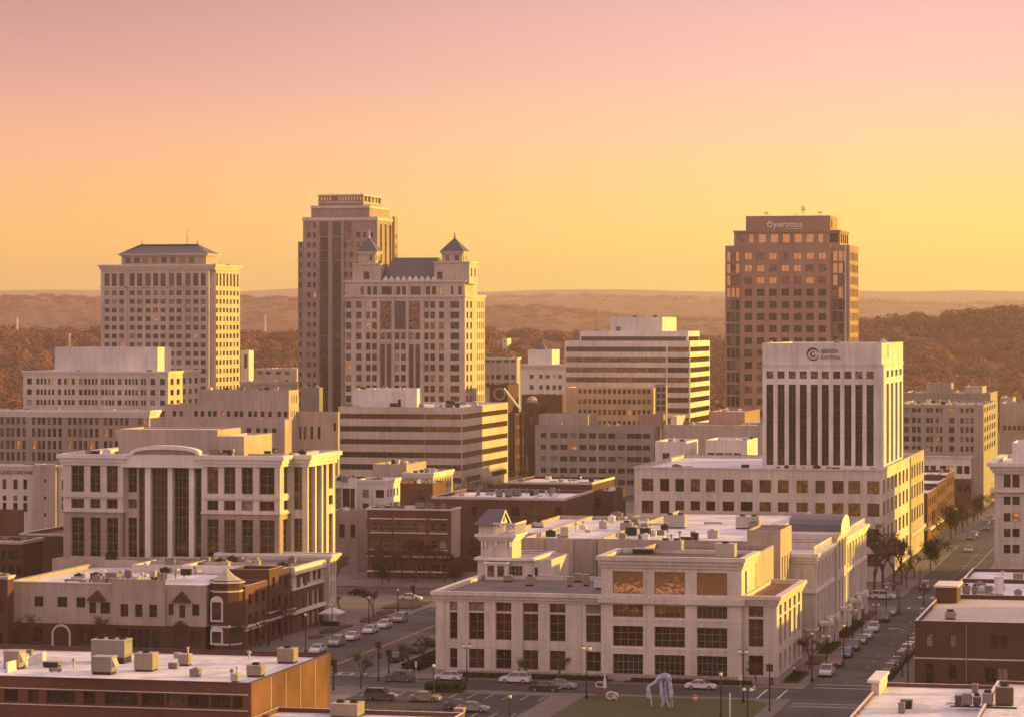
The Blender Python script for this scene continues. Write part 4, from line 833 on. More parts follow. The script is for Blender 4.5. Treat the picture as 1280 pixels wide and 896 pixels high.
# --- cream hotel with curved pediment
v = 524.0; B = Building('hotel', 'cream hotel with a curved pediment and tall gridded windows', 'hotel', uF(79, v), v, near=True, gk='n', depth=.5, frame=M['framem'])
a, b = uF(79, v), uF(350, v); zt = zz(569, uF(250, v), v); e1 = vR(366, b)
rr = rows([(583,616.6),(625,637),(648.5,700)], uF(250, v), v); zs = zz(641, uF(250, v), v)
cL = fcols(v, [(88.8,105),(112.5,125.2),(133,147)]); cR = fcols(v, [(258.7,272.8),(279.8,294.2),(301.8,315.8),(324,343)]); cM = fcols(v, [(160,171)])
def hgrid(cols, nx):
    F = []
    for q in cols: F += [(q[0], q[1], max(0, r0), r1, (nx, k), 'n') for (r0, r1), k in zip(rr, (3, 1, 5))]
    return F
def twotone(u0, u1, v0, v1, F, Rr, pre, z1=zt):
    up_ = [w for w in F if w[2] > zs-.5]; dn = [w for w in F if w[2] <= zs-.5]; ur = [w for w in Rr if w[2] > zs-.5]; dr = [w for w in Rr if w[2] <= zs-.5]
    B.mass(u0, u1, v0, v1, zs, z1, M['cream2'], F=up_, Rr=ur, part=pre+'upper_wall', roof=M['roofw'])
    lb = B.mb(pre+'lower_wall', M['taupe']); B.face(lb, 'F', v0+.12, u0, u1-.12, 0, zs, dn); B.face(lb, 'R', u1-.12, v0+.12, v1, 0, zs, dr); B.face(lb, 'L', u0+.01, v0+.12, v1, 0, zs, [])
    B.belt(u0, u1, v0, v1, zs-.1, zs+.25, .15, M['trim'], pre+'belt_course', .5); zz_ = (rr[0][0]+rr[1][1])/2; B.belt(u0+.5, u1-.2, v0, v1-.2, zz_-.3, zz_+.25, .28, M['trim'], pre+'belt_course', .4)
    B.cornice(u0, u1, v0, v1, z1, 2.0, 1.0, M['trimw'], pre+'cornice')
m0, m1 = uF(153.5, v), uF(252, v)
twotone(a, m0, v, v+30, hgrid(cL, 2), [], 'west_')
twotone(m1, b, v, e1, hgrid(cR, 2), [(q[0], q[1], r0, r1, (2,k), 'n') for q in even(v+.6, e1-.6, 1, .5) for (r0,r1),k in zip(rr, (3,1,5))], 'east_')
vm = v+1.2; st = fcols(vm, [(173.5,182.5),(190,210),(217.5,237),(244.5,251.5)]); zb_, zt_ = 6.0, zz(584.5, uF(210,vm), vm)
F = [(q[0], q[1], zb_, zt_, (2 if i in (0,) else 4 if i in (1,2) else 1, 12), 'n') for i, q in enumerate(st)] + hgrid(fcols(vm, [(160,171)]), 2)
B.mass(m0+.01, m1-.01, vm, v+30, 0, zt, M['tan'], F=F, part='centre_wall', roof=M['roofw'])
for px0, px1 in ((182.7,189.6),(211,216.8),(237.6,243.8)):
    q0, q1 = uF(px0, vm), uF(px1, vm); B.mb('column#%d' % px0, M['trimw']).box(q0, q1, vm-.7, vm-.003, 0, zt_+.3)
B.belt(m0, m1, v+.2, v+3, zt-2.3, zt+.08, .5, M['trimw'], 'centre_cornice')
# curved pediment
pa, pb = uF(163, v), uF(251, v); zA = zz(557, (pa+pb)/2, v); n = 16; hh = zA-zt; cx_ = (pa+pb)/2; hw = (pb-pa)/2
arcpts = [(cx_-hw*math.cos(math.pi*i/n), zt+.1+hh*math.sin(math.pi*i/n)**.75) for i in range(n+1)]
pf = B.mb('curved_pediment', M['tan']); pf.poly([(x, v+.1, z) for x, z in arcpts]); pf.poly([(x, v+1.6, z) for x, z in reversed(arcpts)])
pt = B.mb('pediment_rim', M['trimw'])
for i in range(n):
    (x0, z0), (x1, z1) = arcpts[i], arcpts[i+1]; d = .75
    f = lambda x, z: (cx_+(x-cx_)*(1-d/hw), zt+.1+(z-zt-.1)*(1-d/hh))
    a0, a1 = f(x0, z0), f(x1, z1)
    pt.quad((x0, v-.7, z0), (x1, v-.7, z1), (x1, v+1.6, z1), (x0, v+1.6, z0)); pt.quad((a0[0], v-.7, a0[1]), (a1[0], v-.7, a1[1]), (x1, v-.7, z1), (x0, v-.7, z0)); pt.quad((a0[0], v+.1, a0[1]), (a1[0], v+.1, a1[1]), (a1[0], v-.7, a1[1]), (a0[0], v-.7, a0[1]))
# east end steps back to the street corner
v2 = v+6.5; b2 = uF(384.5, v2); e2 = vR(419, b2); st2 = fcols(v2, [(367.2,377.6)])
F = [(st2[0][0], st2[0][1], rr[2][1]+1.6, rr[0][1], (2,5), 'n'), (st2[0][0], st2[0][1], max(6, rr[2][0]), rr[2][1], (2,5), 'n')]
sc = rcols(b2, [(385.9,391.7),(394,399.8),(402.2,408)]); z_lo, z_hi = 11.3, rr[0][1]+.5; sd = rcols(b2, [(411,416)])
Rr = [(q[0], q[1], z_lo, z_hi, (2,10), 'n') for q in sc] + [(q[0], q[1], r0, r1, (2,k), 'n') for q in sd for (r0,r1),k in zip(rr, (3,1,5))]
B.mass(b+.01, b2, v2, e2, 0, zt, M['cream2'], F=F, Rr=Rr, part='corner_wall', roof=M['roofw'])
B.cornice(b+.01, b2, v2, e2, zt, 2.2, 1.1, M['trimw'], 'corner_cornice')
for i, q in enumerate(sc[:-1]): B.mb('corner_pier#%d' % i, M['trimw']).box(b2+.003, b2+.35, q[1]+.15, sc[i+1][0]-.15, 11.2, zt-2.3)
# roof structures
for (x0, x1, x2, dv, yt, i) in ((148,272,301,8,537,0),(272.5,305,340,5,545,1)):
    vv = v+dv; B.mass(uF(x0, vv), uF(x1, vv), vv, vR(x2, uF(x1, vv)), zt-1.2, zz(yt, uF(x1, vv), vv), M['tan'], part='penthouse_wall#%d' % i, par=.35)
B.vents(a, m0, v+3, v+20, zt-.7, 8, 2); B.vents(uF(232,v), uF(300,v), v+1.5, v+4.5, zt-.7, 5, 6, 1.4); B.vents(b-8, b2, v+4, v+14, zt-.7, 7, 17)
B.finish()

# --- long two-storey tan and brick shopping block, lower left
v = 473.0; U0, U1 = uF(11, v), uF(258, v); B = Building('tan_and_brick_block', 'two-storey tan block with brick ground floor and little red gables', 'building', U0, v, near=True, gk='d', frame=M['frame'])
zt = zz(728, U1, v); zm = zz(783, U1, v)
ul, um_, ur = uF(140.5, v), uF(207.5, v), U1
wz = rows([(749.5,762.5)], U1, v)[0]; wz2 = rows([(755,769.5)], U1, v)[0]; wz3 = rows([(756.5,772.5)], U1, v)[0]
fr = lambda x0, x1, z, g='d': (uF(x0, v), uF(x1, v), z[0], z[1], (2,1), g)
ZT2 = zt-.45
EB = 522.0
bm = B.mb('brick_ground_wall', M['brickd'])
gw = [fr(43,53,(.9,3.6)), fr(68,87,(ZK,4.6)), fr(96,105,(.9,3.8)), fr(110,122,(.9,3.4)), fr(145,160,(.9,3.6)), fr(162,187,(ZK,3.6)), fr(191,200,(ZK,3.2)), fr(219,228,(ZK,3.4)), fr(240,252,(.9,3.6))]
B.face(bm, 'F', v-.25, U0, U1, 0, zm, [(*w[:4], (3,2), 'd') for w in gw]); B.face(bm, 'L', U0, v-.25, EB, 0, zm, [])
bm.quad((U0, v-.25, zm), (U1, v-.25, zm), (U1, v, zm), (U0, v, zm))
FW_ = [fr(43,54,wz), fr(71.7,84,wz), fr(95.5,106.5,wz), fr(111.5,120,wz2), fr(125.5,137.5,wz2)]
B.mass(ul+.01, um_, v-.3, v-.004, zm, zt+.35, M['tan'], t=.08, par=.1, F=[fr(151.3,161,wz3), fr(169.5,178.7,wz3), fr(187.3,197,wz3)], part='middle_wall')
B.mass(U0, ur, v, EB, zm, ZT2, M['tan'], F=FW_+[fr(210.7,217,wz2), fr(224,231.5,wz3), fr(240,249,wz2)], part='upper_wall')
B.mb('gutter', M['trim']).ring(U0, ul-.1, v, EB, zt-.6, zt-.37, .12, .3)
for x0, xm, x1, yb, yt, i in ((108.5,122.5,133,750,737,0),(215,228,239.5,752,738.5,1),(216,226,236.5,782.5,774.5,2)):
    za, zb = zz(yb, uF(xm,v), v), zz(yt, uF(xm,v), v); g_ = B.mb('red_gable#%d' % i, M['bricko' if i == 9 else 'brickd']); A_, B_, C_ = uF(x0, v), uF(xm, v), uF(x1, v)
    g_.tri((A_, v-.6, za), (C_, v-.6, za), (B_, v-.6, zb)); g_.quad((A_, v-.6, za), (B_, v-.6, zb), (B_, v+.3, zb), (A_, v+.3, za)); g_.quad((B_, v-.6, zb), (C_, v-.6, za), (C_, v+.3, za), (B_, v+.3, zb)); g_.quad((A_, v-.6, za), (A_, v+.3, za), (C_, v+.3, za), (C_, v-.6, za))
ac_, zc_ = uF(77.5, v), zz(792, uF(77.5,v), v); rad = uF(87,v)-uF(77.5,v); am = B.mb('entrance_arch', M['trim'])
for i in range(12):
    t0, t1 = math.pi*i/12, math.pi*(i+1)/12
    p = lambda t, r: (ac_+r*math.cos(t), v-.45, zc_+r*math.sin(t)); am.quad(p(t0, rad), p(t0, rad+.35), p(t1, rad+.35), p(t1, rad)); am.quad(p(t0, rad+.35), (p(t0,rad+.35)[0], v-.24, p(t0,rad+.35)[2]), (p(t1,rad+.35)[0], v-.24, p(t1,rad+.35)[2]), p(t1, rad+.35))
am.box(ac_-rad-.35, ac_-rad, v-.45, v-.252, ZK, zc_); am.box(ac_+rad, ac_+rad+.35, v-.45, v-.252, ZK, zc_)
# corner turret
cu, cv = uF(277, v), v+2.6; rt = (uF(297,v)-uF(258,v))/2*1.02; tm = B.mb('turret_wall', M['brickd'])
tm.lathe([(rt,0),(rt,zt+.4)], 8, (cu, cv), ph=R(22.5)); tb = B.mb('turret_band', M['trim'])
for z_ in (zt-1.6, zm-.1, 1.1): tb.lathe([(rt+.02,z_),(rt+.14,z_+.02),(rt+.14,z_+.3),(rt+.02,z_+.32)], 8, (cu, cv), ph=R(22.5))
tr = B.mb('turret_roof', surf('patina_roof', (.42,.38,.30), var=.2, seams=('wall', 1.1, 9, .2))); zt0 = zz(729, cu, cv-rt); zt1 = zz(709.5, cu, cv); tr.lathe([(rt+.5,zt0),(rt*.45,zt0+(zt1-zt0)*.5),(.05,zt1)], 8, (cu, cv), ph=R(22.5))
fy = cv-rt*math.cos(R(22.5))
for (yb, yt) in ((774.5,752),(803,789)):
    z0, z1 = zz(yb, cu, v), zz(yt, cu, v); q = uF(271, fy); h2 = .8
    aw = B.mb('arched_surround#%d' % yb, M['trimw']); pts = [(q-h2-.3, z0-.3), (q+h2+.3, z0-.3)] + [(q+(h2+.3)*math.cos(math.pi*i/10), z1+(h2+.3)*.9*math.sin(math.pi*i/10)) for i in range(11)]
    aw.poly([(x, fy-.1, z) for x, z in pts])
    for i in range(len(pts)): (x0_, z0_), (x1_, z1_) = pts[i], pts[(i+1) % len(pts)]; aw.quad((x0_, fy-.1, z0_), (x1_, fy-.1, z1_), (x1_, fy+.05, z1_), (x0_, fy+.05, z0_))
    B.wins.append(((q, fy-.13, z0), 'F', h2*2, z1-z0, (1,2), G_DIM))
# brick bays along the street side
US = -157.0; segs = [(476.5, 489, 10.8, 'brick', 3), (489.01, 497, 12.6, 'brickd', 2), (497.01, 505, 12.0, 'brickd', 2), (505.01, 511.5, 11.2, 'brick', 1)]
for i, (y0, y1, h, mt, n) in enumerate(segs):
    sc = even(y0+.8, y1-.6, n, .46); u1 = US+(0.25 if i % 2 else 0)
    B.mass(US-7, u1, y0, y1, 0, h, M[mt], part='street_bay_wall#%d' % i, Rr=grid(sc, [(h-3.4, h-1.5)], (1,2)) + grid(sc, [(h-7.2, h-4.9)], (1,2), 'n') + grid(sc, [(.6, 3.2)], (2,1)), roof=M['rooft'], cap=M['trim'])
    B.belt(US-6, u1, y0+.1, y1-.1, 3.7, 4.05, .22, M['trimw'], 'street_bay_band#%d' % i)
    B.belt(US-6, u1, y0+.1, y1-.1, h-7.6, h-7.35, .18, M['trimw'], 'street_bay_sill#%d' % i)
B.vents(U0+4, U1-10, v+4, v+22, zt-1.1, 22, 12, 1.2); B.vents(ul, um_, v+6, v+40, zt-.35, 6, 77, 1.2); B.finish()
# far part of the row: grey wall, cream top and brick shopfronts
v = 512.0; U1 = uF(363, v); B = Building('shopfront_block', 'brick shopfront block with a cream top floor at the far end of the left row', 'building', U1-45, v, near=True, gk='n')
ve = vR(405, US+.2); zt = zz(704, US, v)
B.mass(-206, US-.1, v, 519.5, 0, zt, M['tan'], part='grey_wall', roof=M['roofw'])
sc = rcols(US+.2, [(371.5,375.5),(378.5,382),(384.5,388),(391,395),(397,401.5)])
y0 = vR(366, US+.2)
zb = zt-3.9
mc = B.mb('upper_wall', M['cream2']); up_ = B.mass(US-30, US+.2, y0, ve, zb, zt, M['cream2'], part='upper_wall', Rr=[(q[0], q[1], zb+.5, zt-1.5, (1,1), 'n') for q in sc], roof=M['roofw'])
lw = B.mb('brick_wall', M['brick']); B.face(lw, 'R', US+.12, y0, ve, 0, zb, [(q[0], q[1], zb-3.9, zb-1.1, (1,2), 'n') for q in sc]+[(q[0]-.2, q[1]+.3, .5, 3.0, (2,1), 'd') for q in sc]); B.face(lw, 'F', y0, US-10, US+.12, 0, zb, [])
B.belt(US-20, US+.2, y0, ve, zt-1.3, zt+.08, .55, M['trimw']); B.belt(US-20, US+.2, y0, ve, zb-.2, zb+.15, .2, M['trimw'], 'belt_course'); B.belt(US-20, US+.2, y0, ve, 3.5, 4.1, .5, M['trimw'], 'shop_fascia')
y1 = ve+.02; y2 = vR(420.5, US+1.2); zt2 = zt+.8
B.mass(US-20, US+1.2, y1, y2, 0, zt2, M['cream2'], part='end_wall', Rr=grid(even(y1+.5, y2-.5, 2, .42), [(zt2-4, zt2-1.8), (zt2-7.6, zt2-5), (.6, 3.4)], (1,2)), roof=M['roofw']); B.cornice(US-20, US+1.2, y1, y2, zt2, 1.2, .8, M['trimw'], 'end_cornice')
B.vents(US-28, US-2, y0+2, ve-2, zt-.7, 10, 5, 1.2); B.vents(-205, US-8, v+1, 519, zt-.7, 6, 9, 1.2); B.finish()

# --- brick office at the lower left, its side wall in the sun
v = vD(313, 380); b = uF(313, v); B = Building('brick_office', 'low red brick office at the lower left with white roof and one sunlit side', 'office building', b-52, v, near=True, gk='d', frame=M['frame'], depth=.5)
e = vR(412.3, b); zt = zz(854, b, v); za, zb = zz(886.3, b, v), zz(870.2, b, v)
cols = [(5,22.5),(35,48),(58,93.5),(104,119),(131,172),(177,205),(208,233),(234.5,261),(263.5,288),(290.5,303)]
F = [(uF(p, v), uF(q, v), za, zb, (max(1, int((q-p)/12)),1), 'c' if p > 205 else 'd') for p, q in cols]
zrA = B.mass(b-52, b, v, e, 0, zt, M['brick'], F=F, roof=M['roofw'], par=.55)
for (za_, zb_) in ((zz(868.6,b,v), zz(867.4,b,v)), (zz(888.8,b,v), zz(887.6,b,v))): B.belt(b-52, b-.4, v, v+1, za_, zb_, .12, M['trim'], 'brick_band')
for y in (371, 377.5, 384, 391): B.mb('wall_joint#%d' % y, M['trim']).box(b+.062, b+.1, y-.06, y+.06, 1, zt-.1)
B.mb('coping', M['roofd']).ring(b-52, b, v, e, zt+.001, zt+.1, .12, .4); B.mb('corner_brick', M['brick']).box(b+.061, b+.09, v, v+1.0, 0, zt-.03); B.mb('corner_brick#2', M['brick']).box(b+.061, b+.09, e-1.2, e, 0, zt-.03)
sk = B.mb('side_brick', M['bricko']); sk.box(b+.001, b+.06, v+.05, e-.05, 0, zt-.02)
B.vents(b-45, b-3, v+6, e-2, zrA, 7, 7, 1.0)
B.finish()

# --- low white-roofed annex in front of the parking lot
v = 335; B = Building('low_annex', 'low annex whose white roof lies below the parking lot, edged by a pale parapet', 'building', b+.3, v, gk='d')
z5 = 4.6; b5 = uF(581, 373); e5 = 373
zrF = B.mass(b+.3, b5, v, e5, 0, z5, M['brick'], roof=M['roofw'], par=.6, cap=M['trimw']); B.finish()

# --- right-hand brick building
v = 447.0; a = uF(1143.5, v); B = Building('brick_corner_shop', 'two-storey dark red brick building by the flagpole with a flat pale roof', 'building', a, v, near=True, gk='d', frame=M['frame'], depth=.3)
b = 12; zt = zz(775, a, v); W = []
for p, q, y0, y1, st_, g_ in ((1158,1166.5,791.5,808,(1,2),G_BLIND),(1187.5,1195.5,792,809,(1,2),G_BLIND),(1237.5,1248,793,811,(1,1),'d'),(1249.5,1260,793,811,(1,1),'d'),(1157,1167,829,856,(1,1),'d'),(1186,1196,831,850,(1,1),'d'),(1231,1245,834,853,(2,1),'d'),(1246.5,1260,834,853,(2,1),'d')):
    W.append((uF(p, v), uF(q, v), max(.5, zz(y1, uF(p,v), v)), zz(y0, uF(p,v), v), st_, g_))
zrR = B.mass(a, b, v, 492, 0, zt, M['brickd'], F=W, roof=surf('cream_roof_pavers', (.50,.44,.40), var=.15, seams=('roof', 1.6, 1.6, .12)), cap=M['trimw'])
z_ = zz(822.5, a, v); B.belt(a, b, v, 492, z_, z_+.22, .1, M['trim'], 'belt_course')
B.mb('corner_parapet', M['brickd']).box(a, a+3.4, 483, 492-.4, zt-.6, zt+1.9); B.mb('corner_coping', M['trimw']).box(a-.25, a+3.7, 482.6, 491.9, zt+1.901, zt+2.2)
B.mb('downpipe', M['metald']).box(uF(1208, v)-.08, uF(1208, v)+.08, v-.2, v-.02, .2, zt-.4)
B.finish()
v = 388.0; a = uF(1100.5, v); B = Building('low_white_roof_shop', 'low building at the lower right corner whose patched white roof fills the foreground', 'building', a, 340, gk='d')
zt = zz(852, a, v)
zrG = B.mass(a, a+15, 340, v, 0, zt, M['brick'], roof=M['roofw'], par=.5, cap=M['trimw']); uC = uF(1168, v)
zrH = B.mass(a+15.01, 20, 338, v+1.5, 0, zt+.45, M['brick'], roof=M['roofw'], par=.4, cap=M['trimw'], part='east_wall')
B.mb('corner_parapet', M['trim']).box(a-.1, a+.9, 378, v+.2, zt-.5, zt+1.1); B.mb('corner_coping', M['trimw']).box(a-.6, a+1.1, 377.7, v+.5, zt+1.101, zt+1.45)
B.mb('roof_seam', M['trimw']).box(a+1, a+14, 379.9, 380.1, zrG+.002, zrG+.06); B.vents(a+2, a+14, 360, 386, zrG, 4, 2)
B.finish()
# shops behind the brick corner shop
for nm, lb, x0, v0, v1, h, mt, rf, sd in (
  ('roof_gear_shop', 'one-storey shop with white roof crowded with vents behind the brick corner shop', 1172, 497, 545, 8.6, 'brickd', 'roofw', 31),
  ('dark_front_shop', 'low shop with a dark parapet and pale roof, third back along the right street', 1209, 548, 572, 8.4, 'brickd', 'roofw', 44)):
    a = uF(x0, v0) if x0 < 1200 else -42.3; a = -42.4; B = Building(nm, lb, 'building', a, v0, gk='d'); zr = B.mass(a, 20, v0, v1, 0, h, M[mt], roof=M[rf], cap=M['trimw']); B.vents(a+2, 4, v0+2, v1-3, zr, 22 if sd == 31 else 8, sd, 1.3); B.finish()
# pale corner building beyond the cross street, right edge
v = 633; a = uF(1243, v); B = Building('pale_corner_block', 'pale stone corner block at the right edge with paired sash windows', 'building', a, v, gk='n')
zt = zz(578, a, v); cc = [(1254.5,1263.3),(1265.5,1274.5),(1283,1292)]
zr = B.mass(a, 20, v, 672, 0, zt, M['cream2'], F=grid(fcols(v, cc), rows([(592.5,608.5),(619.8,630.3),(640.5,651.4),(660,670.5),(680,691)], a, v), (1,2)), roof=M['roofw']); B.cornice(a, 20, v, 672, zt, 2.2, 1.5, M['trimw'])
B.belt(a, 20, v, 672, zz(614.5,a,v), zz(612,a,v), .6, M['trimw'], 'belt_course'); q = uF(1265, v+8); B.mass(q, 15, v+8, v+24, zr-.3, zz(553, q, v+8), M['white'], part='penthouse_wall'); B.finish()

# --- three-storey brick building at the rear cross street (centre left)
v = 618; B = Building('brick_shop_house', 'three-storey red brick house with pale window bands behind bare trees', 'building', uF(459, v), v, near=True, gk='d', frame=M['framew'])
a, b = uF(459, v), uF(563.5, v); e = vR(575, b); zt = zz(636.5, b, v)
cc = [(464.5,473),(479,487.5),(494.2,502),(507.5,515.5),(516.3,521),(524,530.2),(537.5,546),(549.5,557.5)]
F = grid(fcols(v, cc), rows([(653.5,664.2),(675,685)], b, v), (1,2)) + grid(fcols(v, [(463,478),(482,496),(516,532),(536,558)]), [(.8,3.4)], (3,1), 'd')
zr = B.mass(a, b, v, e, 0, zt, M['brick'], F=F, roof=M['roofg'], Rr=grid(even(v+1,e-1,3,.4), rows([(655,666),(676,687)], b, v), (1,2)))
B.mb('side_wall_render', M['tan']).box(b+.001, b+.08, v+.3, e, 4.5, zt-.05)
B.belt(a, b, v, e, zt-.3, zt+.1, .25, M['trim']); 
for x0, x1, i in ((462,489.5,0),(492,533,1),(536,559.5,2)):
    for yy in (648.8, 666.5, 687.5): z_ = zz(yy, b, v); B.mb('window_band#%d%d' % (i, yy), M['trim']).box(uF(x0,v), uF(x1,v), v-.14, v-.003, z_-.16, z_+.12)
for yy in (696, 715): z_ = max(.6, zz(yy, b, v)); B.mb('shop_fascia#%d' % yy, M['trim']).box(a, b, v-.35, v-.003, z_-.2, z_+.2)
B.vents(a, b, v+1, v+12, zr, 14, 20, 1.3); B.finish()
simple('red_flat_block', 'red brick block with wide white roof left of centre, behind the brick shop house', 'building', 540, 705, 741, 652, 622.5, M['brick'], rowspec=[(634,646)], colspec=[(590.5,595.5),(638.5,649),(657.5,672.5),(693,702)], trim=(.5,.12,M['trimw']), nv=12, st=(2,1))
simple('brick_link', 'small dark brick block with a few vents right of the wide white-roofed brick block', 'building', 741, 766, 768, 690, 613.5, M['brickd'], nv=3, rowspec=[(622,635)], colspec=[(744,751)], depth=16)
simple('white_roof_hall', 'brick hall with long white roof in front of the grey office', 'hall', 636, 740, 768, 760, 603, M['brickd'], nv=9, trim=(.5,.15,M['trimw']))
simple('white_shop_block', 'white painted block with tall gridded windows behind the hotel corner', 'building', 444, 482, 500, 668, 600, M['whitep'], rowspec=[(612,622),(629,638),(648,660)], colspec=[(453,461),(469.5,480)], rspec=4, st=(2,2), nv=8, trim=(1,.3,M['trimw']))
simple('glass_front_block', 'pale block with a wide gridded window wall beside the hotel corner', 'building', 405, 444, 446, 664, 597, M['whitep'], rowspec=[(610,636)], colspec=[(419,447-20),(428,437),(437.5,443.5)], st=(2,2), nv=8)
simple('dark_metal_shed', 'brown boarded lower block left of the white painted block', 'building', 418, 446, 447, 655, 638, M['mauve'], rowspec=[(655,672)], colspec=[(424,431),(438,444)], nv=2, depth=8)
simple('pale_gable_shops', 'pale row with many narrow side windows below the striped office', 'building', 505, 541, 566, 735, 591, M['tan'], rowspec=[(600,612)], colspec=[(512,516),(520,524)], rspec=7, nv=8, trim=(1.2,.4,M['trimw']))
simple('tin_roof_shed', 'low pale building with rough sheet roof below the striped office', 'building', 466, 508, 512, 760, 580, M['tan'], nv=9, roof=M['rooft'], depth=20)
simple('small_brick_stack', 'small ruddy brick block between the white block and the pale row', 'building', 500, 541, 545, 700, 604, M['bricko'], rowspec=[(612,625)], colspec=[(522,531)], nv=8, depth=12)

# --- striped office
v = vD(577.5, 966); B = Building('striped_office', 'wide office with long dark window bands left of centre, its side sunlit', 'office building', uF(423, v), v, gk='c')
a, b = uF(423, v), uF(577.5, v); e = vR(635, b); zt = zz(508.9, b, v)
rw = rows([(517.6,524),(533.2,540),(549.4,556),(565.6,572.6),(581,588),(597,603.5)], b, v)
F = []
for i, q in enumerate(rw): F += [(a+.6, uF(530, v), q[0], q[1], (16,1), 'd'), (uF(530, v)+.12, b-.3, q[0], q[1], (8,1), G_COAT if i in (0,1) else G_DIM)]
Rr = [(v+.4, e-.8, q[0], q[1], (20,1), G_DIM) for q in rw[:5]] + [(v+6, v+26, rw[5][0], rw[5][1], (6,1), 'd'), (v+42, e-2, rw[5][0], rw[5][1], (4,1), 'd')]
zr = B.mass(a, b, v, e, 0, zt, M['cream'], F=F, Rr=Rr, roof=M['roofw'])
p0, p1 = uF(440, v+6), uF(508.5, v+6); z3 = zz(486.3, p1, v+6)
B.mass(p0, p1, v+6, vR(525, p1), zr-.3, z3, M['white'], part='penthouse_wall', F=[(uF(497,v+6), uF(501,v+6), zr+.3, zr+3, (1,1), G_DARK)])
B.vents(p0, p1, v+8, v+20, z3-.7, 8, 3, 1.1); B.vents(p1+3, b, v+4, e-10, zr, 14, 8, 1.4); B.vents(p0-2, p1, v+1.5, v+5, zr, 6, 4, 1.6); B.finish()

# --- grey long office with window pairs
v = vD(818, 950); ccs = [((x+.0)/4+600-4.6, x/4+600+4.4) for x in (371,419,466,515,563,612,659,707,752,790,832)]
B = simple('grey_long_office', 'long grey-tan office with rows of paired windows at the centre', 'office building', 669, 818, 826, 950, 532.3, M['greytan'], rowspec=[(541.8,548.2),(556.4,562.8),(571,577.4),(585.6,592),(600,606.4)], colspec=[(676,682.5)]+ccs, st=(2,1), nv=10, roof=M['rooft'], pent=[(674,735,747,6,518,M['greytan']),(798,829,832,5,517.5,M['brown'])], fin=False)
B.finish()
simple('plain_tan_wing', 'plain tan wall running right from the grey office behind the podium', 'building', 830, 953, 960, 905, 531.5, M['tan'], nv=10, roof=M['roofw'], pent=[(838,846,857,5,520,M['cream'])], depth=26)
simple('dark_flat_block', 'low dark box with a pale roof just left of the white slab tower', 'building', 886, 931, 950, 930, 514.5, M['brown'], nv=7, roof=M['roofw'])
simple('white_box_block', 'plain white box with one lit side above the podium roof', 'building', 819, 858, 872.5, 745, 551.5, M['whitep'], nv=5, rowspec=[(566,580)], colspec=[(828,837)])
simple('white_parapet_block', 'white parapet block with dark openings beside the white slab tower', 'building', 882, 934, 938, 742, 550, M['whitep'], rowspec=[(566,575)], colspec=[(884,893),(895,904),(906,915),(917,926)], nv=9, depth=18)
simple('lit_arcade_block', 'pale block with three rows of small windows before the banded office', 'building', 707, 817, 819, 1090, 484.5, M['glowstone'], rowspec=[(486.5,492),(499,505),(512,518.5),(526,532)], colspec=[(725+i*6.15-2, 725+i*6.15+2) for i in range(15)], gk='c', nv=0, depth=18)
simple('glass_corner_bay', 'narrow dark windowed bay right of the pale arcade block', 'building', 819, 832.5, 834, 1085, 480, M['greytan'], rowspec=[(484,489),(492,497),(500,505),(508,513)], colspec=[(820.5,825),(827,831.5)], nv=0, depth=3)

# --- classical white building behind (centre), and neighbours
B = simple('white_classical_block', 'distant white classical block with cornice and small cupola', 'building', 648, 706, 712, 1400, 455.5, M['whitep'], rowspec=[(468,473),(481,487),(492,499)], colspec=[(662,667),(674,678.5),(682.5,687),(690.5,695),(698,702)], st=(1,1), trim=(2,1,M['trimw']), nv=4, fin=False)
a, b, vv, e, zr, zt = B.info; B.mass(uF(660,vv+3), uF(690,vv+3), vv+3, vv+20, zr-.3, zz(437, b, vv+3), M['whitep'], part='attic_wall'); hip(B.mb('cupola_roof', M['slate']), uF(668,vv+6), uF(682,vv+6), vv+6, vv+12, zz(437, b, vv+3)-.5, zz(428.5, b, vv+3), 2.2, 2.5, .3); B.finish()
simple('long_white_arcade', 'distant low white block with dark bays left of the classical block', 'building', 606, 646, 652, 1350, 447, M['tan'], rowspec=[(449.5,453),(468,474),(478,484)], colspec=[(607.5,612),(614,618),(620,626),(630,636),(639,644)], nv=5, depth=7, trim=(1,.5,M['trimw']))
simple('maroon_block', 'plain dark red block behind the church', 'building', 652, 703, 706, 1240, 493, M['brick'], nv=3)
# church-like brick building
v = 1040; B = Building('brick_church', 'dark brick church with a sloping tower and sunlit side windows', 'church', uF(620, v), v, gk='n')
a, b = uF(620, v), uF(644, v); e = vR(658, b); zt = zz(516, b, v)
B.mass(a, b, v, e, 0, zt, M['brickd'], Rr=grid(even(v+1,e-1,7,.5), rows([(519,531),(536,548),(556,568),(573,584)], b, v), (1,2)), roof=M['roofd'])
a2, b2 = uF(612, v+8), uF(648, v+8); z2 = zz(480, a2, v+8); B.mass(a2, b2-4, v+8, v+26, 0, z2, M['brickd'], part='tower_wall', roof=M['roofd']); 
gm = B.mb('sloping_gable', M['trim']); q0, q1 = uF(630, v), uF(650, v); z0, z1 = zz(484.5, q0, v), zz(510, q1, v)
gm.poly([(q0, v-.4, z0), (q1, v-.4, z1), (q1, v-.4, z1-.9), (q0+.6, v-.4, z0-1.5)]); gm.quad((q0, v-.4, z0), (q0, v+1.4, z0), (q1, v+1.4, z1), (q1, v-.4, z1))
rm = B.mb('rose_window', M['taupe']); rm.lathe([(1.7,0),(2.3,.0),(2.3,.4),(1.7,.4)], 14); k = len(rm.v); rm.v = [(uF(624.5,v)+x, v-.5+z, zz(492, a, v)+y) for x, y, z in rm.v]
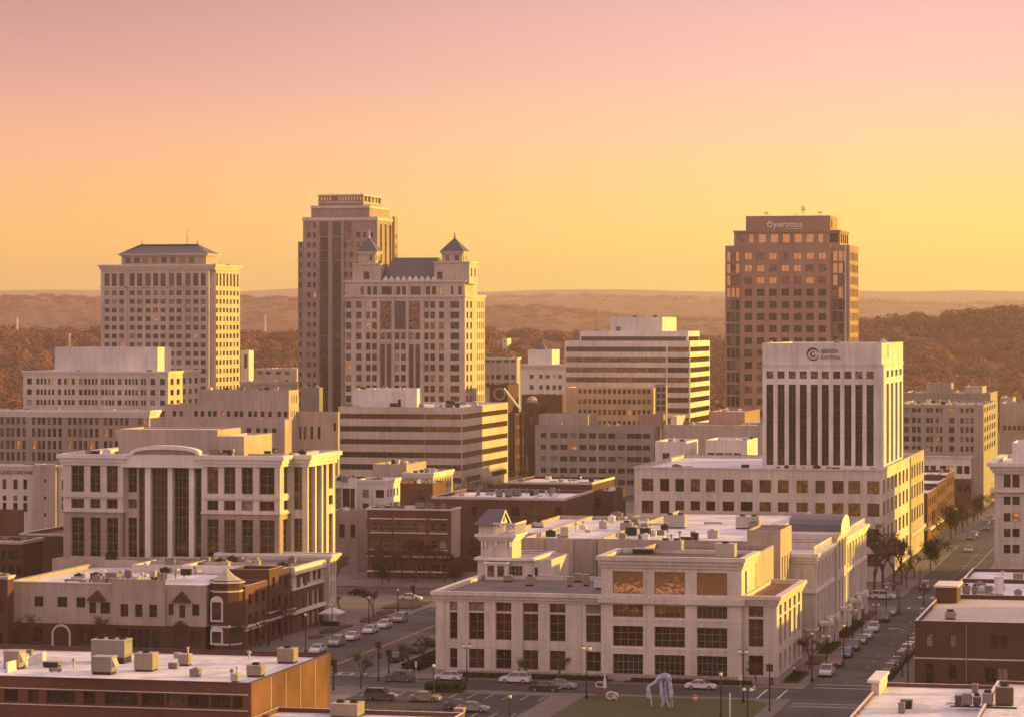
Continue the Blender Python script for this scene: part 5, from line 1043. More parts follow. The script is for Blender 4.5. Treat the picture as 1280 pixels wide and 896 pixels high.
b3 = uF(672, v+20); B.mass(b+.01, b3, v+20, vR(684, b3), 0, zz(503, b3, v+20), M['bricko'], part='nave_wall', Rr=grid(even(v+21, v+34, 4, .4), rows([(507,516)], b3, v+20), (1,2)), F=grid(fcols(v+20, [(655,659),(662,666)]), rows([(506,516),(520,530)], b3, v+20)), roof=M['roofd'])
dm = B.mb('dome', M['tan']); rd = 2.3; dm.lathe([(rd,0),(rd*.95,rd*.5),(rd*.6,rd*.9),(.05,rd*1.15)], 10, (0,0)); dm.v = [(uF(665,v+24)+x, v+24+y, zz(503, b3, v+20)-.2+z) for x, y, z in dm.v]
B.finish()

# --- left side, middle distance
B = simple('flat_topped_office', 'cream mid-rise with a big plain rooftop box, in front of the hip-roofed tower', 'office building', 29, 210, 250, 1100, 463.5, M['cream2'], rowspec=[(472.5,480),(486,493),(499,505.5),(512,519)], colspec=[(33.7,39.7),(45.3,49.3),(50.7,53.5),(55,58),(60,63),(64.7,67.7),(72,76.5),(80,83.5),(85,88),(89.5,93.5),(98.8,103),(105,108.7),(110,113),(114.5,117.5),(119,121.8),(126.3,130),(131.4,134.5),(136,139),(140,143),(147,152),(156,159),(160.5,163.5),(165,168),(169.2,172),(176,179),(180,182.4),(188,194),(200,206)], rspec=5, nv=5, trim=(1.2,.5,M['trimw']), pent=[(68.5,197,214,6,434,M['white'])], fin=False, yref='a')
a, b, vv, e, zr, zt = B.info; zp = zz(434, uF(197, vv+6), vv+6)
for px in (86,88,92,108,120,126,140,160,182): q = uF(px, vv+8); am = B.mb('antenna#%d' % px, M['metald']); am.tube((q, vv+8, zp-.5), (q, vv+8, zp+(4 if px == 88 else random.uniform(.8,1.6))), .12, .08, 4)
B.vents(uF(90,vv), uF(200,vv), vv+1, vv+5, zr, 8, 4); B.finish()
B = simple('arched_window_block', 'long low brown-grey block with rows of narrow windows at the left edge', 'building', -40, 186, 198, 905, 513, M['greytan'], rowspec=[(520,531.5),(536,547),(551.5,562.5),(566,577)], colspec=[(x-2.1, x+2.1) for x in (-20,-13,-6,2.5,10,16,23,30,42,49,54.5,61.5,68,75,87,93.5,100.5,107,114,121,132,138.5,145.5,152,158.5,175,181)], st=(1,2), nv=6, roof=M['roofw'], trim=(2.2,.8,M['trimw']), gk='c')
B = simple('tan_stepped_block', 'tan stepped block with square windows behind the hotel roof', 'building', 188, 356, 373, 840, 524, M['tan'], rowspec=[(535,541),(560,566)], colspec=[(308,314),(320,325),(329,334),(340,345.5)], nv=6, roof=M['rooft'], fin=False, yref='b')
a, b, vv, e, zr, zt = B.info
a2, b2 = uF(249, vv+4), uF(361, vv+4); e2 = vR(373.5, b2); z2 = zz(487.5, b2, vv+4)
F = grid(fcols(vv+4, [(x-2.3, x+2.3) for x in (253,262,268.6,279,285.6,295,302,312.5,319.5,328,337.5,349,357)]), rows([(514,521)], b2, vv+4), (1,1))
B.mass(a2, b2, vv+4, e2, zr-8, z2, M['tan'], F=F, part='upper_wall', roof=M['rooft'], Rr=grid(even(vv+6,e2-1,3,.35), rows([(494,504),(514,521)], b2, vv+4))); B.vents(a2, b2, vv+5, e2-2, z2-.7, 9, 6, 1.2)
a9 = uF(206, vv+4); B.mass(a9, a2-.01, vv+4, vv+16, zr-8, zz(505, a2, vv+4), M['tan'], part='west_upper_wall', roof=M['rooft'], F=grid(fcols(vv+4, [(x-2.3, x+2.3) for x in (218,226.5,245)]), rows([(514,521)], b2, vv+4)))
b3 = uF(422.5, vv+12); B.mass(b+.01, b3, vv+12, vv+13.6, 0, zz(514.5, b3, vv+12), M['tan'], part='rear_wing_wall', F=grid(fcols(vv+12, [(374,376.5),(380,383),(388,391.5),(397,400.5)]), rows([(533,549)], b3, vv+12))+grid(fcols(vv+12, [(417,420)]), rows([(528,538)], b3, vv+12)), roof=M['roofw'])
B.finish()
simple('lit_roof_block', 'distant pale block just right of the hip-roofed tower', 'building', 300, 372, 374, 1180, 477, M['tan'], nv=16, rowspec=[(490,494)], colspec=[(305,312),(318,325),(332,339),(346,353),(360,367)], roof=M['roofw'], trim=(1,.3,M['trim']))
simple('small_white_tower_block', 'small white lit block beside the hip-roofed tower foot', 'building', 301, 311, 317, 1330, 438, M['whitep'], nv=2, rowspec=[(443,460)], colspec=[(305,309)])
simple('dark_plant_block', 'grey box at the foot of the tallest tower', 'building', 376, 399, 412, 930, 484, M['metald'], nv=3, depth=4)
simple('far_low_roof', 'distant low pale roof between the hip-roofed tower and the tallest tower', 'building', 318, 371, 374, 1500, 461, M['tan'], nv=14, depth=40, rowspec=[(464,468)], colspec=[(322,328),(332,338),(345,351),(356,362)])
B = simple('frieze_block', 'pale three-storey block with a lettered frieze at the left edge', 'building', -30, 84, 88, 668, 581.5, M['cream2'], rowspec=[(599.5,612),(620,626.5),(629,640)], colspec=[(3,8),(16.5,22),(29,34),(77,82)], nv=12, trim=(1,.5,M['trimw']), fin=False, yref='b')
a, b, vv, e, zr, zt = B.info; q0, q1 = uF(41.5, vv-1.5), uF(69.5, vv-1.5); B.mass(q0, q1, vv-1.5, vv+6, 3, zz(581, q1, vv-1.5), M['tan'], part='stair_tower_wall', F=grid(fcols(vv-1.5, [(55,57.6)]), rows([(599,602.5),(620,624.5),(641,646)], q1, vv-1.5), (1,1), G_DARK))
text(B, 'LEXCORDVATE &', uF(0.5, vv), vv-.1, zz(591.5, a, vv), 1.15, M['frame'], sx=1.15); B.finish()
simple('old_brick_rear', 'dark brick wall with boarded openings left of the hotel', 'building', 25, 80, 82, 600, 667.5, M['brickd'], rowspec=[(682,692)], colspec=[(27,38),(72,79)], nv=0, roof=M['brick'], depth=22, trim=(.4,.2,M['trim']))
simple('far_left_brick', 'dark brick shop with pale piers at the left edge', 'building', -30, 28, 30, 560, 676, M['brickd'], rowspec=[(688,700),(706,720)], colspec=[(1,7),(10,18),(20,27)], nv=2, roof=M['brick'], depth=10, trim=(.6,.3,M['trim']))
simple('brown_stub_block', 'tall narrow brown brick stub at the left edge above the brick shop', 'building', -30, 7, 24, 620, 640, M['brick'], nv=0, depth=10)
simple('edge_brick_house', 'dark brick house with an arched window at the far left edge', 'building', -30, 9.5, 11, 500, 720, M['brickd'], rowspec=[(749,769),(790,805)], colspec=[(-3,4)], nv=4, trim=(.5,.3,M['trim']), near=True, depth=2.6)

# --- right side, middle distance
B = simple('tan_brick_hotel_block', 'big tan-brown block with grouped windows at the right, its side half sunlit', 'building', 1120, 1229.5, 1245, 880, 506, M['greytan'], rowspec=[(510,515.5),(522,529),(533.5,541),(545.5,552.5),(557.5,564.5)], colspec=[(1130,1136),(1140,1145),(1146.5,1151),(1157.8,1162),(1163,1166),(1169.5,1173.5),(1175,1178),(1186.5,1193),(1200.5,1204.5),(1207,1211),(1213,1217)], rspec=5, nv=16, roof=M['rooft'], fin=False, st=(2,1))
B.finish()
B = simple('rear_tan_block', 'tan block with rooftop boxes behind the big tan-brown block', 'building', 1128, 1238, 1247, 1010, 491, M['greytan'], nv=6, roof=M['roofw'], pent=[(1158,1189,1192,8,478.5,M['greytan']),(1206,1228,1233,6,483,M['tan'])], fin=False); B.finish()
simple('far_flat_block_right', 'pale distant block at the right horizon edge', 'building', 1250, 1266, 1268, 1150, 497, M['tan'], nv=2, depth=20)
simple('edge_pale_block', 'low pale block with a dark arcade at the right edge', 'building', 1251, 1330, 1340, 1060, 504, M['tan'], rowspec=[(532,538)], colspec=[(1254+i*6, 1258+i*6) for i in range(6)], nv=6, depth=26)
B = simple('white_banded_shop', 'brick shop with a white upper band and dark openings on the right street', 'building', 1155, 1214, 1223, 880, 598, M['brick'], rowspec=[(606,614)], colspec=[(1156,1161),(1163,1170),(1175,1183),(1184.5,1191),(1196,1203),(1205,1212)], nv=0, roof=M['rooft'], fin=False)
a, b, vv, e, zr, zt = B.info; z9 = zz(570, b, vv); B.mass(a, b, vv+.2, e, zt-.3, z9, M['whitep'], F=grid(fcols(vv+.2, [(1156,1161),(1163,1170),(1175,1183),(1184.5,1191),(1196,1203),(1205,1212)]), rows([(582,592)], b, vv)), part='white_upper_wall', roof=M['rooft']); B.cornice(a, b, vv+.2, e, z9, .8, .4, M['trimw']); B.vents(a, b, vv+1, e-2, z9-.7, 10, 3); B.finish()
# row of brick shops along the far left side of the east street
for i, (v0, v1, h, mt, lb) in enumerate(((745,772,12.8,'brick','brick shop with a pale roof, nearest of the row along the far right street'),(772.01,800,13.8,'brickd','dark brick shop, second of the row along the far right street'),(800.01,828,14.6,'brickd','dark brick shop, third of the row along the far right street'))):
    B = Building('brick_row_shop', lb, 'building', -86, v0, gk='d'); B.o['group'] = 'brick shops in a row on the far right street'
    zr = B.mass(-86 if i == 0 else -84, -66.4, v0, v1-.3, 0, h, M[mt], Rr=grid(even(v0+1, v1-1, 5, .4), [(h-3.6,h-1.6),(h-7.6,h-5.4)], (1,2)), roof=M['roofw'], cap=M['trimw']); B.belt(-80, -66.4, v0+.2, v1-.5, 3.4, 4, .8, M['trim'], 'awning_band'); B.vents(-84,-68,v0+2,v1-2,zr,5,i); B.finish()
# unseen blocks added outside the right edge, placed and raised to shade the streets
for lb, u0, u1, v0, v1, h in (('added shade block just outside the right edge beyond the brick corner shop', 16, 46, 452, 500, 24), ('taller added shade block outside the right edge near the rear cross street', 24, 54, 541, 575, 33), ('added shade block outside the right edge past the rear cross street', 30, 60, 602, 642, 31)):
    B = Building('added_shade_block', lb, 'office building', u0, v0, gk='n'); B.mass(u0, u1, v0, v1, 0, h, M['tan'], F=grid(even(u0+1,u1-1,8,.5), [(z, z+1.8) for z in range(2, int(h)-3, 4)]), Lf=grid(even(v0+1,v1-1,10,.5), [(z, z+1.8) for z in range(2, int(h)-3, 4)])); B.finish()
# ================================================================== rooftop machines
SK = {'sedan','a'}
ORD = ['first','second','third','fourth','fifth','sixth','seventh','eighth','ninth','tenth','eleventh','twelfth','thirteenth','fourteenth','fifteenth','sixteenth']
def air_unit(label, px0, px1, py, zr, hpx, dm=None, kind='box', mat=None, legs=.25, group=None):
    cu, cv = ground((px0+px1)/2, py, zr); D = dist(cu, cv); w = max(.7, (px1-px0)*D/FPX*.86); h = max(.5, hpx*D/FPX-legs); d = dm or w*.7
    t = thing('air_conditioner', label, 'air conditioner', (cu, cv+d/2, zr), 0, group); mat = mat or M['metald']
    m = MB(); m.box(-w/2, w/2, -d/2, d/2, legs, legs+h); 
    for i in range(1, max(2, int(w/1.3))): x = -w/2+w*i/max(2, int(w/1.3)); m.box(x-.03, x+.03, -d/2-.03, -d/2-.001, legs+.05, legs+h-.05)
    link('cabinet', m.mesh('cabinet', mat), t)
    b = MB(); b.box(-w/2+.1, w/2-.1, -d/2+.1, d/2-.1, 0, legs-.003); link('base_rail', b.mesh('base_rail', M['black']), t)
    l = MB(); n = 6
    for i in range(n): z = legs+h*.2+h*.62*i/n; l.box(w/2+.002, w/2+.06, -d/2+.2, d/2-.2, z, z+h*.055)
    link('louvre', l.mesh('louvre', M['metal']), t)
    c = MB(); c.box(-w/2-.05, w/2+.05, -d/2-.05, d/2+.05, legs+h+.002, legs+h+.09); lid = link('lid', c.mesh('lid', M['metal']), t)
    if kind == 'fan':
        nf = max(1, int(w/1.6))
        for i in range(nf):
            x = -w/2+w*(i+.5)/nf; f = MB(); r = min(.55, w/nf*.38, d*.4); f.lathe([(r,0),(r,.28),(r*.9,.3),(r*.88,.05),(.05,.05)], 12); link('fan_cowl', f.mesh('fan_cowl', M['black']), t, (x, 0, legs+h+.092))
    elif kind == 'hood':
        f = MB(); f.poly([(w/2, -d*.35, legs+h*.9), (w/2+.5, -d*.35, legs+h*.35), (w/2+.5, d*.35, legs+h*.35), (w/2, d*.35, legs+h*.9)]); f.poly([(w/2, -d*.35, legs+h*.9), (w/2, -d*.35, legs+h*.35), (w/2+.5, -d*.35, legs+h*.35)]); f.poly([(w/2, d*.35, legs+h*.9), (w/2+.5, d*.35, legs+h*.35), (w/2, d*.35, legs+h*.35)]); link('intake_hood', f.mesh('intake_hood', M['metal']), t)
    elif kind == 'pipe':
        f = MB(); f.lathe([(.12,0),(.12,.7),(.2,.72),(.2,.9),(.01,.95)], 8); link('flue', f.mesh('flue', M['metal']), t, (w*.25, 0, legs+h+.092))
    return t
zA = zrA
mt2 = surf('tan_metal', (.30,.24,.20), rough=.6, var=.2)
air_unit('largest air handler, tall and boxy, on the lower left brick office roof', 109, 160, 829, zA, 29, 3.2, 'fan', M['metald'], .9)
air_unit('grey condenser with a white panel in front of the largest air handler', 111, 142, 843, zA, 22, 2.2, 'hood', M['metald'], .4)
air_unit('ribbed condenser right of the largest air handler on the brick office roof', 165, 193, 839, zA, 22, 2.4, 'fan', mt2)
air_unit('small vent unit with a flue in the middle of the lower left brick roof', 221, 237, 832, zA, 14, 1.6, 'pipe', mt2)
air_unit('square condenser at the sunlit right edge of the brick office roof', 306, 328, 846, zA, 14, 2, 'fan', mt2)
air_unit('tan condenser at the far corner of the lower left brick roof', 344, 369, 829, zA, 18, 2.2, 'fan', mt2)
air_unit('small box vent near the front right corner of the brick office roof', 287, 298, 853, zA, 10, 1.0, 'pipe', M['metal'])
air_unit('flat dark duct box on the left half of the brick office roof', 51, 74, 834, zA, 6, 1.6, 'box', M['black'])
air_unit('sunlit duct machine at the left picture edge on the brick office roof', 2, 26, 836, zA, 22, 2.4, 'hood', mt2)
air_unit('sunlit machine on the low annex roof at the bottom of the picture', 409, 450, 897, zrF, 17, 3.4, 'fan', mt2)
air_unit('small machine at the right corner of the low annex roof', 566, 580, 893, zrF, 7, 1.4, 'box', mt2)
pw = MB(); u_, v_ = ground(29, 833, zA); pw.quad((u_, v_-7, zA+.0), (u_+.25, v_-7, zA), (u_+.25, v_+7.5, zA), (u_, v_+7.5, zA)); pw.box(u_, u_+.3, v_-6, v_+7.5, zA+.003, zA+1.3)
tag(link('roof_screen_wall', pw.mesh('roof_screen_wall', M['trimw'])), 'low pale screen wall on the lower left brick office roof', 'wall')
zn = NB[4]; zc = NB[9]
for lb, a0, a1, py, h, k in (('cabinet by the ornate corner house on the dark flat roof', 628, 640, 727, 8, 'box'),('ribbed cabinet before the ornate corner house, right one on the dark roof', 655, 668, 732, 11, 'fan'),('pipe-topped cabinet among the cluster near the raised centre', 708, 716, 733, 12, 'pipe'),('tall grey cabinet in the cluster near the raised centre', 728, 737, 732, 14, 'box'),('white cabinet touching the raised centre of the cream office', 742, 752, 736, 13, 'box'),('low ducted cabinet left end of the cluster near the raised centre', 716, 727, 727, 10, 'hood')):
    air_unit(lb, a0, a1, py, zn, h, None, k, mt2 if 'white' not in lb else M['whitep'])
air_unit('wide two-bay air handler on the raised centre roof, left one', 821, 854, 691, zc, 15, 2.4, 'fan', M['metal'])
air_unit('wide air handler at the right end of the raised centre roof', 891, 920, 698, zc, 18, 2.6, 'fan', M['metal'])
air_unit('low dark duct box at the left end of the raised centre roof', 788, 819, 692, zc, 6, 2.0, 'box', M['black'])
zm_ = ZM-.68; ze_ = ZM-.44
for lb, a0, a1, py, h, k, zq in (('square grey condenser alone on the hall roof, west part', 699.5, 711, 671, 12, 'box', zm_),('low yellow-lit condenser near the back of the hall roof', 665, 680, 659, 6, 'fan', zm_),('brown twin cabinet at the front of the hall roof', 774, 791, 666.5, 13, 'fan', ze_),('small dark cabinet right of the brown twin cabinet on the hall roof', 801, 810, 666, 12, 'box', ze_),('large caged air handler on the hall roof, left of the pair', 827, 858, 660, 16, 'fan', ze_),('large caged air handler on the hall roof, right of the pair', 917, 951, 661, 15, 'fan', ze_),('tiny dark box on the hall roof below the caged pair', 862, 870, 671, 7, 'box', ze_)):
    air_unit(lb, a0, a1, py, zq, h, None, k, mt2 if 'brown' in lb or 'small' in lb else M['metal'])
lt = thing('roof_lattice_mast', 'slim lattice mast on the hall roof beside the barrel roof', 'mast', (*ground(990, 652, ze_), ze_)); mm = MB()
for sx, sy in ((-.5,-.5),(.5,-.5),(.5,.5),(-.5,.5)): mm.tube((sx,sy,0), (sx,sy,3), .05, .05, 4)
for z in (0.1,.8,1.5,2.2,2.95): mm.box(-.5,.5,-.53,-.47,z-.03,z+.03); mm.box(-.53,-.47,-.5,.5,z-.03,z+.03); mm.box(-.5,.5,.47,.53,z-.03,z+.03); mm.box(.47,.53,-.5,.5,z-.03,z+.03)
link('lattice', mm.mesh('lattice', M['metal']), lt)
zh_ = zrH+.0
for i, (a0, a1, h, k) in enumerate(((1193.5,1201,13,'box'),(1202,1214,15,'box'),(1215.5,1225.5,11,'fan'),(1227,1241,15,'fan'),(1242.5,1268,23,'fan'))):
    air_unit('%s rooftop machine from the left in the row at the bottom right corner' % ORD[i], a0, a1, 882, zh_, h, 1.8, k, M['metald'] if i % 2 else M['frame'], .2, 'machines in a row on the bottom right roof')
rl = MB(); q0 = ground(1188, 883, zh_); q1 = ground(1272, 883.4, zh_); rl.box(q0[0], q1[0], q0[1]-.2, q0[1]-.02, zh_+.02, zh_+.2); tag(link('machine_rail', rl.mesh('machine_rail', M['black'])), 'long dark rail in front of the row of roof machines, bottom right', 'rail')
air_unit('lone fan box on the paved roof of the brick corner shop', 1180, 1195, 774, zrR, 9, 1.6, 'fan', mt2)
for lb, a0, a1, py, h, k in (('tall white box on the crowded shop roof', 1242, 1255, 744, 22, 'box'),('dark paired condenser, left on the crowded shop roof', 1202, 1213, 743, 11, 'fan'),('dark condenser just left of centre on the crowded shop roof', 1214, 1222, 743, 10, 'fan'),('pale duct machine between the condensers and the white box', 1230, 1241, 742, 10, 'hood')):
    air_unit(lb, a0, a1, py, 8.6-.68, h, None, k, M['whitep'] if 'white box on' in lb else M['metald'])
zf_ = 14.0
BF = None
for o in COL.objects:
    if o.name == 'red_flat_block': BF = o
def roofz(name):
    o = bpy.data.objects[name]; return max(max(v.co.z for v in c.data.vertices)+o.location.z for c in o.children if c.name.startswith('roof') and not c.name.startswith('roof_'))
zf_ = roofz('red_flat_block')
for lb, a0, a1, py, h in (('dark machine, left of three on the white-roofed red block',619,628,621,9),('dark machine, middle of three on the white-roofed red block',630,640,621,10),('dark machine, right of three on the white-roofed red block',641,650,620,9),('lone upright machine at the right of the white-roofed red block',687,694,620,10)): air_unit(lb, a0, a1, py, zf_, h, None, 'fan', M['metald'])

# ================================================================== cars
PAINT = {n: surf('paint_'+n, c, rough=.25, var=.04, spec=.6, metal=mt) for n, c, mt in (('white',(.62,.61,.62),0),('silver',(.36,.36,.38),.4),('grey',(.13,.13,.14),.3),('black',(.02,.02,.022),.2),('red',(.22,.03,.025),.1),('blue',(.09,.14,.30),.2),('green',(.08,.10,.08),.2),('tan',(.32,.27,.2),.2))}
TYRE = surf('tyre_rubber', (.015,.014,.014), rough=.9); RIM = surf('wheel_rim', (.35,.34,.33), rough=.4, metal=.6); LAMP = surf('headlamp', (.75,.72,.68), rough=.2); TAIL = surf('tail_lamp', (.30,.02,.015), rough=.3); CG = glass('car_glass', (.015,.014,.015), ior=1.8)
PROF = { # length, half width, body profile (x,z) lower shell, cabin (x0,x1 base; x0,x1 roof; z0,z1)
 'sedan': (4.7, .90, [(-2.35,.35),(-2.33,.72),(-2.15,.93),(-1.35,.98),(1.05,.95),(2.1,.80),(2.33,.62),(2.35,.32)], (-1.55,1.15,-.95,.35,.95,1.45)),
 'hatchback': (4.3, .89, [(-2.15,.35),(-2.15,.85),(-2.05,1.0),(-1.3,1.02),(1.05,.98),(1.9,.84),(2.12,.66),(2.15,.32)], (-2.0,1.2,-1.55,.30,.98,1.52)),
 'suv': (4.75, .95, [(-2.37,.42),(-2.37,.95),(-2.25,1.1),(-1.4,1.12),(1.1,1.08),(2.1,.98),(2.35,.78),(2.37,.38)], (-2.2,1.25,-1.95,.45,1.06,1.75)),
 'pickup': (5.5, .97, [(-2.75,.5),(-2.75,1.08),(-2.7,1.1),(-.9,1.1),(1.3,1.1),(2.45,1.02),(2.72,.8),(2.75,.42)], (-.9,1.45,-.7,.75,1.08,1.82))}
def make_car(kind, paint):
    L, hw, prof, (cx0, cx1, rx0, rx1, cz0, cz1) = PROF[kind]
    t = thing('parked_car', 'car', 'car', (0,0,0)); b = MB(); n = len(prof)
    for sy in (-1, 1):
        P = [(x, sy*hw, z) for x, z in prof] + [(x, sy*hw, .28) for x in (2.1, -2.1*L/4.7)]
    top = [(x, z) for x, z in prof]; lo = .28
    # shell: sides lean in a little towards the shoulder
    def ring_(x, z): f = 1 if z < .7 else .95; return [(x, -hw*f, z), (x, hw*f, z)]
    pts = [ring_(x, z) for x, z in top]
    for i in range(n-1): b.quad(pts[i][0], pts[i+1][0], pts[i+1][1], pts[i][1])
    for s, k in ((-1,0),(1,1)):
        for i in range(n-1): x0, z0 = top[i]; x1, z1 = top[i+1]; b.quad((x0, s*hw, lo+.05), (x1, s*hw, lo+.05), pts[i+1][k], pts[i][k]) if x1 > x0 else None
    b.quad((-L/2, -hw, lo+.05), (-L/2, hw, lo+.05), (L/2, hw, lo+.05), (L/2, -hw, lo+.05))
    link('body', b.mesh('body', paint), t)
    ri = .80*hw; bi = .93*hw
    r = MB(); r.box(rx0, rx1, -ri, ri, cz1-.05, cz1)
    for x0, x1 in ((cx0, rx0), (cx1, rx1)):
        for s in (-1,1): r.tube((x0, s*bi, cz0-.02), (x1, s*ri, cz1-.03), .05, .045, 4)
    xm = (rx0+rx1)/2
    for s in (-1,1): r.tube((xm, s*bi, cz0-.02), (xm, s*ri, cz1-.03), .045, .045, 4)
    link('roof', r.mesh('roof', paint), t)
    def gq(name, *p): m = MB(); m.quad(*p); link(name, m.mesh(name, CG), t)
    gq('windshield', (cx1, -bi, cz0), (cx1, bi, cz0), (rx1, ri, cz1-.06), (rx1, -ri, cz1-.06)); gq('rear_window', (cx0, bi, cz0), (cx0, -bi, cz0), (rx0, -ri, cz1-.06), (rx0, ri, cz1-.06))
    for s in (-1,1): gq('side_window', (cx0, s*bi, cz0), (cx1, s*bi, cz0), (rx1, s*ri, cz1-.06), (rx0, s*ri, cz1-.06))
    if kind == 'pickup':
        m = MB(); m.box(-2.6, -1.0, -hw*.85, hw*.85, 1.105, 1.12); link('load_bed', m.mesh('load_bed', M['black']), t)
    for x in (-L*.29, L*.30):
        for s in (-1,1):
            w = MB(); w.tube((0,-s*.02,0), (0,s*.2,0), .34, .34, 14); wo = link('wheel', w.mesh('wheel', TYRE), t, (x, s*(hw-.17), .34)); q = MB(); q.tube((0,s*.2,0), (0,s*.215,0), .21, .19, 10); link('rim', q.mesh('rim', RIM), wo)
    for s in (-1,1):
        m = MB(); z = prof[-2][1]; m.box(L/2-.12, L/2+.012, s*hw*.6-.2, s*hw*.6+.2, z-.08, z+.07); link('headlight', m.mesh('headlight', LAMP), t)
        m = MB(); z = prof[1][1]; m.box(-L/2-.012, -L/2+.1, s*hw*.75-.14, s*hw*.75+.14, z-.14, z+.05); link('tail_light', m.mesh('tail_light', TAIL), t)
        m = MB(); m.box(cx1-.45, cx1-.3, s*(hw+.02)-.08, s*(hw+.02)+.08, cz0-.02, cz0+.12); link('mirror', m.mesh('mirror', paint), t)
    return t
CARS = {}
def car(kind, col, u, v, rz, label, group, z=.009):
    k = (kind, col)
    o = CARS.get(k)
    if o is None: o = CARS[k] = make_car(kind, PAINT[col])
    else: o = copy_tree(o)
    o.location = (u, v, z); o.rotation_euler = (0,0,rz); o['label'] = label
    if group: o['group'] = group
    elif 'group' in o: del o['group']
    return o
N_, S__, E_, W_ = R(90), R(-90), 0, R(180)
gp = 'cars parked along the left side of the left street'
for i, (px, py, kd, cl) in enumerate(((389,815,'sedan','white'),(409,806,'suv','silver'),(428,799,'sedan','white'),(451,790.5,'sedan','white'),(468,784,'hatchback','white'),(488,776.5,'suv','silver'))):
    u, v_ = ground(px, py); car(kd, cl, -144.0, v_, S__, '%s %s, %s from the near end of the left street kerb row' % (cl, kd, ORD[i]), gp)
gp = 'cars parked beside the hedge on the left street'
for i, (px, py, kd, cl) in enumerate(((503,826,'sedan','black'),(523,815,'suv','grey'),(540,806,'sedan','black'))):
    u, v_ = ground(px, py); car(kd, cl, -127.9, v_, N_, '%s %s, %s in the row beside the cream office hedge' % (cl, kd, ORD[i]), gp)
gp = 'cars parked along the left side of the right street'
for i, (px, py, kd, cl) in enumerate(((1040,844,'pickup','white'),(1049,831.5,'sedan','red'),(1061,821,'hatchback','blue'),(1068,812,'suv','grey'),(1079,803.5,'sedan','silver'),(1087,797,'sedan','white'),(1096,789,'suv','white'),(1109,776,'suv','green'),(1118,768,'sedan','silver'))):
    u, v_ = ground(px, py); car(kd, cl, -56.9, v_, S__, '%s %s, %s car up the left kerb of the right street' % (cl, kd, ORD[i]), gp)
gp = 'cars parked along the right side of the right street'
for i in range(15):
    kd = ('sedan','suv','sedan','hatchback','suv')[i % 5]; cl = ('black','black','grey','silver','black','white','silver','white','grey','black','silver','red','white','grey','black')[i]
    car(kd, cl, -47.5, 462+i*5.75+(i % 3)*.15, N_, '%s %s, %s car up the right kerb of the right street' % (cl, kd, ORD[i]), gp)
def gcar(px, py, kd, cl, rz, label, group=None, z=.009):
    u, v_ = ground(px, py, z); return car(kd, cl, u, v_, rz, label, group, z)
gcar(560, 850, 'hatchback', 'white', W_, 'white hatchback passing the left end of the cream office front')
gcar(644, 853, 'suv', 'white', W_, 'white suv passing the middle of the cream office front')
gcar(701, 860, 'sedan', 'silver', E_, 'silver sedan beside the black car near the lawn path')
gcar(681, 864, 'sedan', 'black', E_, 'low black sedan at the kerb in front of the silver sedan')
gcar(876, 861, 'sedan', 'white', E_, 'white sedan in front of the centre doors of the cream office')
gcar(500, 851, 'suv', 'grey', W_, 'grey suv turning the corner at the left end of the front street')
gcar(450, 744, 'sedan', 'black', E_, 'black sedan on the rear cross street beside the tent')
gcar(513, 750, 'sedan', 'white', E_, 'white sedan on the rear cross street before the brick shop house')
for px, py, kd, cl, lb in ((476,874,'suv','grey','grey suv at the left end of the parking lot'),(531,876,'sedan','tan','tan sedan in the middle of the parking lot by the green hedge'),(591,889,'sedan','silver','silver sedan at the near right of the parking lot'),(574,886,'sedan','grey','grey sedan left of the silver one at the near edge of the lot')):
    gcar(px, py, kd, cl, E_, lb, 'cars in the parking lot', ZK+.008)
u, v_ = ground(1160, 736); car('suv','tan', -55.6, v_, S__, 'tan suv driving toward the crossing beyond the cream street front', None)
u, v_ = ground(1193, 689); car('sedan','silver', -54.6, v_, S__, 'silver sedan approaching from the far crossing of the right street', None)
u, v_ = ground(1230, 659); car('sedan','white', -48.6, v_, N_, 'white sedan leaving beyond the far crossing at the right', None)
u, v_ = ground(1222, 662); car('sedan','grey', -55.5, v_, S__, 'grey sedan facing the white one beyond the far crossing', None)
for i, px in enumerate((1088, 1097, 1106)): u, v_ = ground(px, 747); car(('sedan','hatchback','suv')[i], ('white','silver','white')[i], u, 594, E_, '%s %s under the bare trees, %s along the rear cross street' % (('white','silver','white')[i], ('sedan','hatchback','suv')[i], ORD[i]), 'cars under the trees on the rear cross street')
for i in range(9):
    cl = random.choice(['white','silver','grey','black','red']); kd = random.choice(['sedan','suv','hatchback']); car(kd, cl, -57.0, 764+i*9.5, S__, '%s %s, %s in the distant row beyond the far crossing' % (cl, kd, ORD[i]), 'distant cars beyond the far crossing')

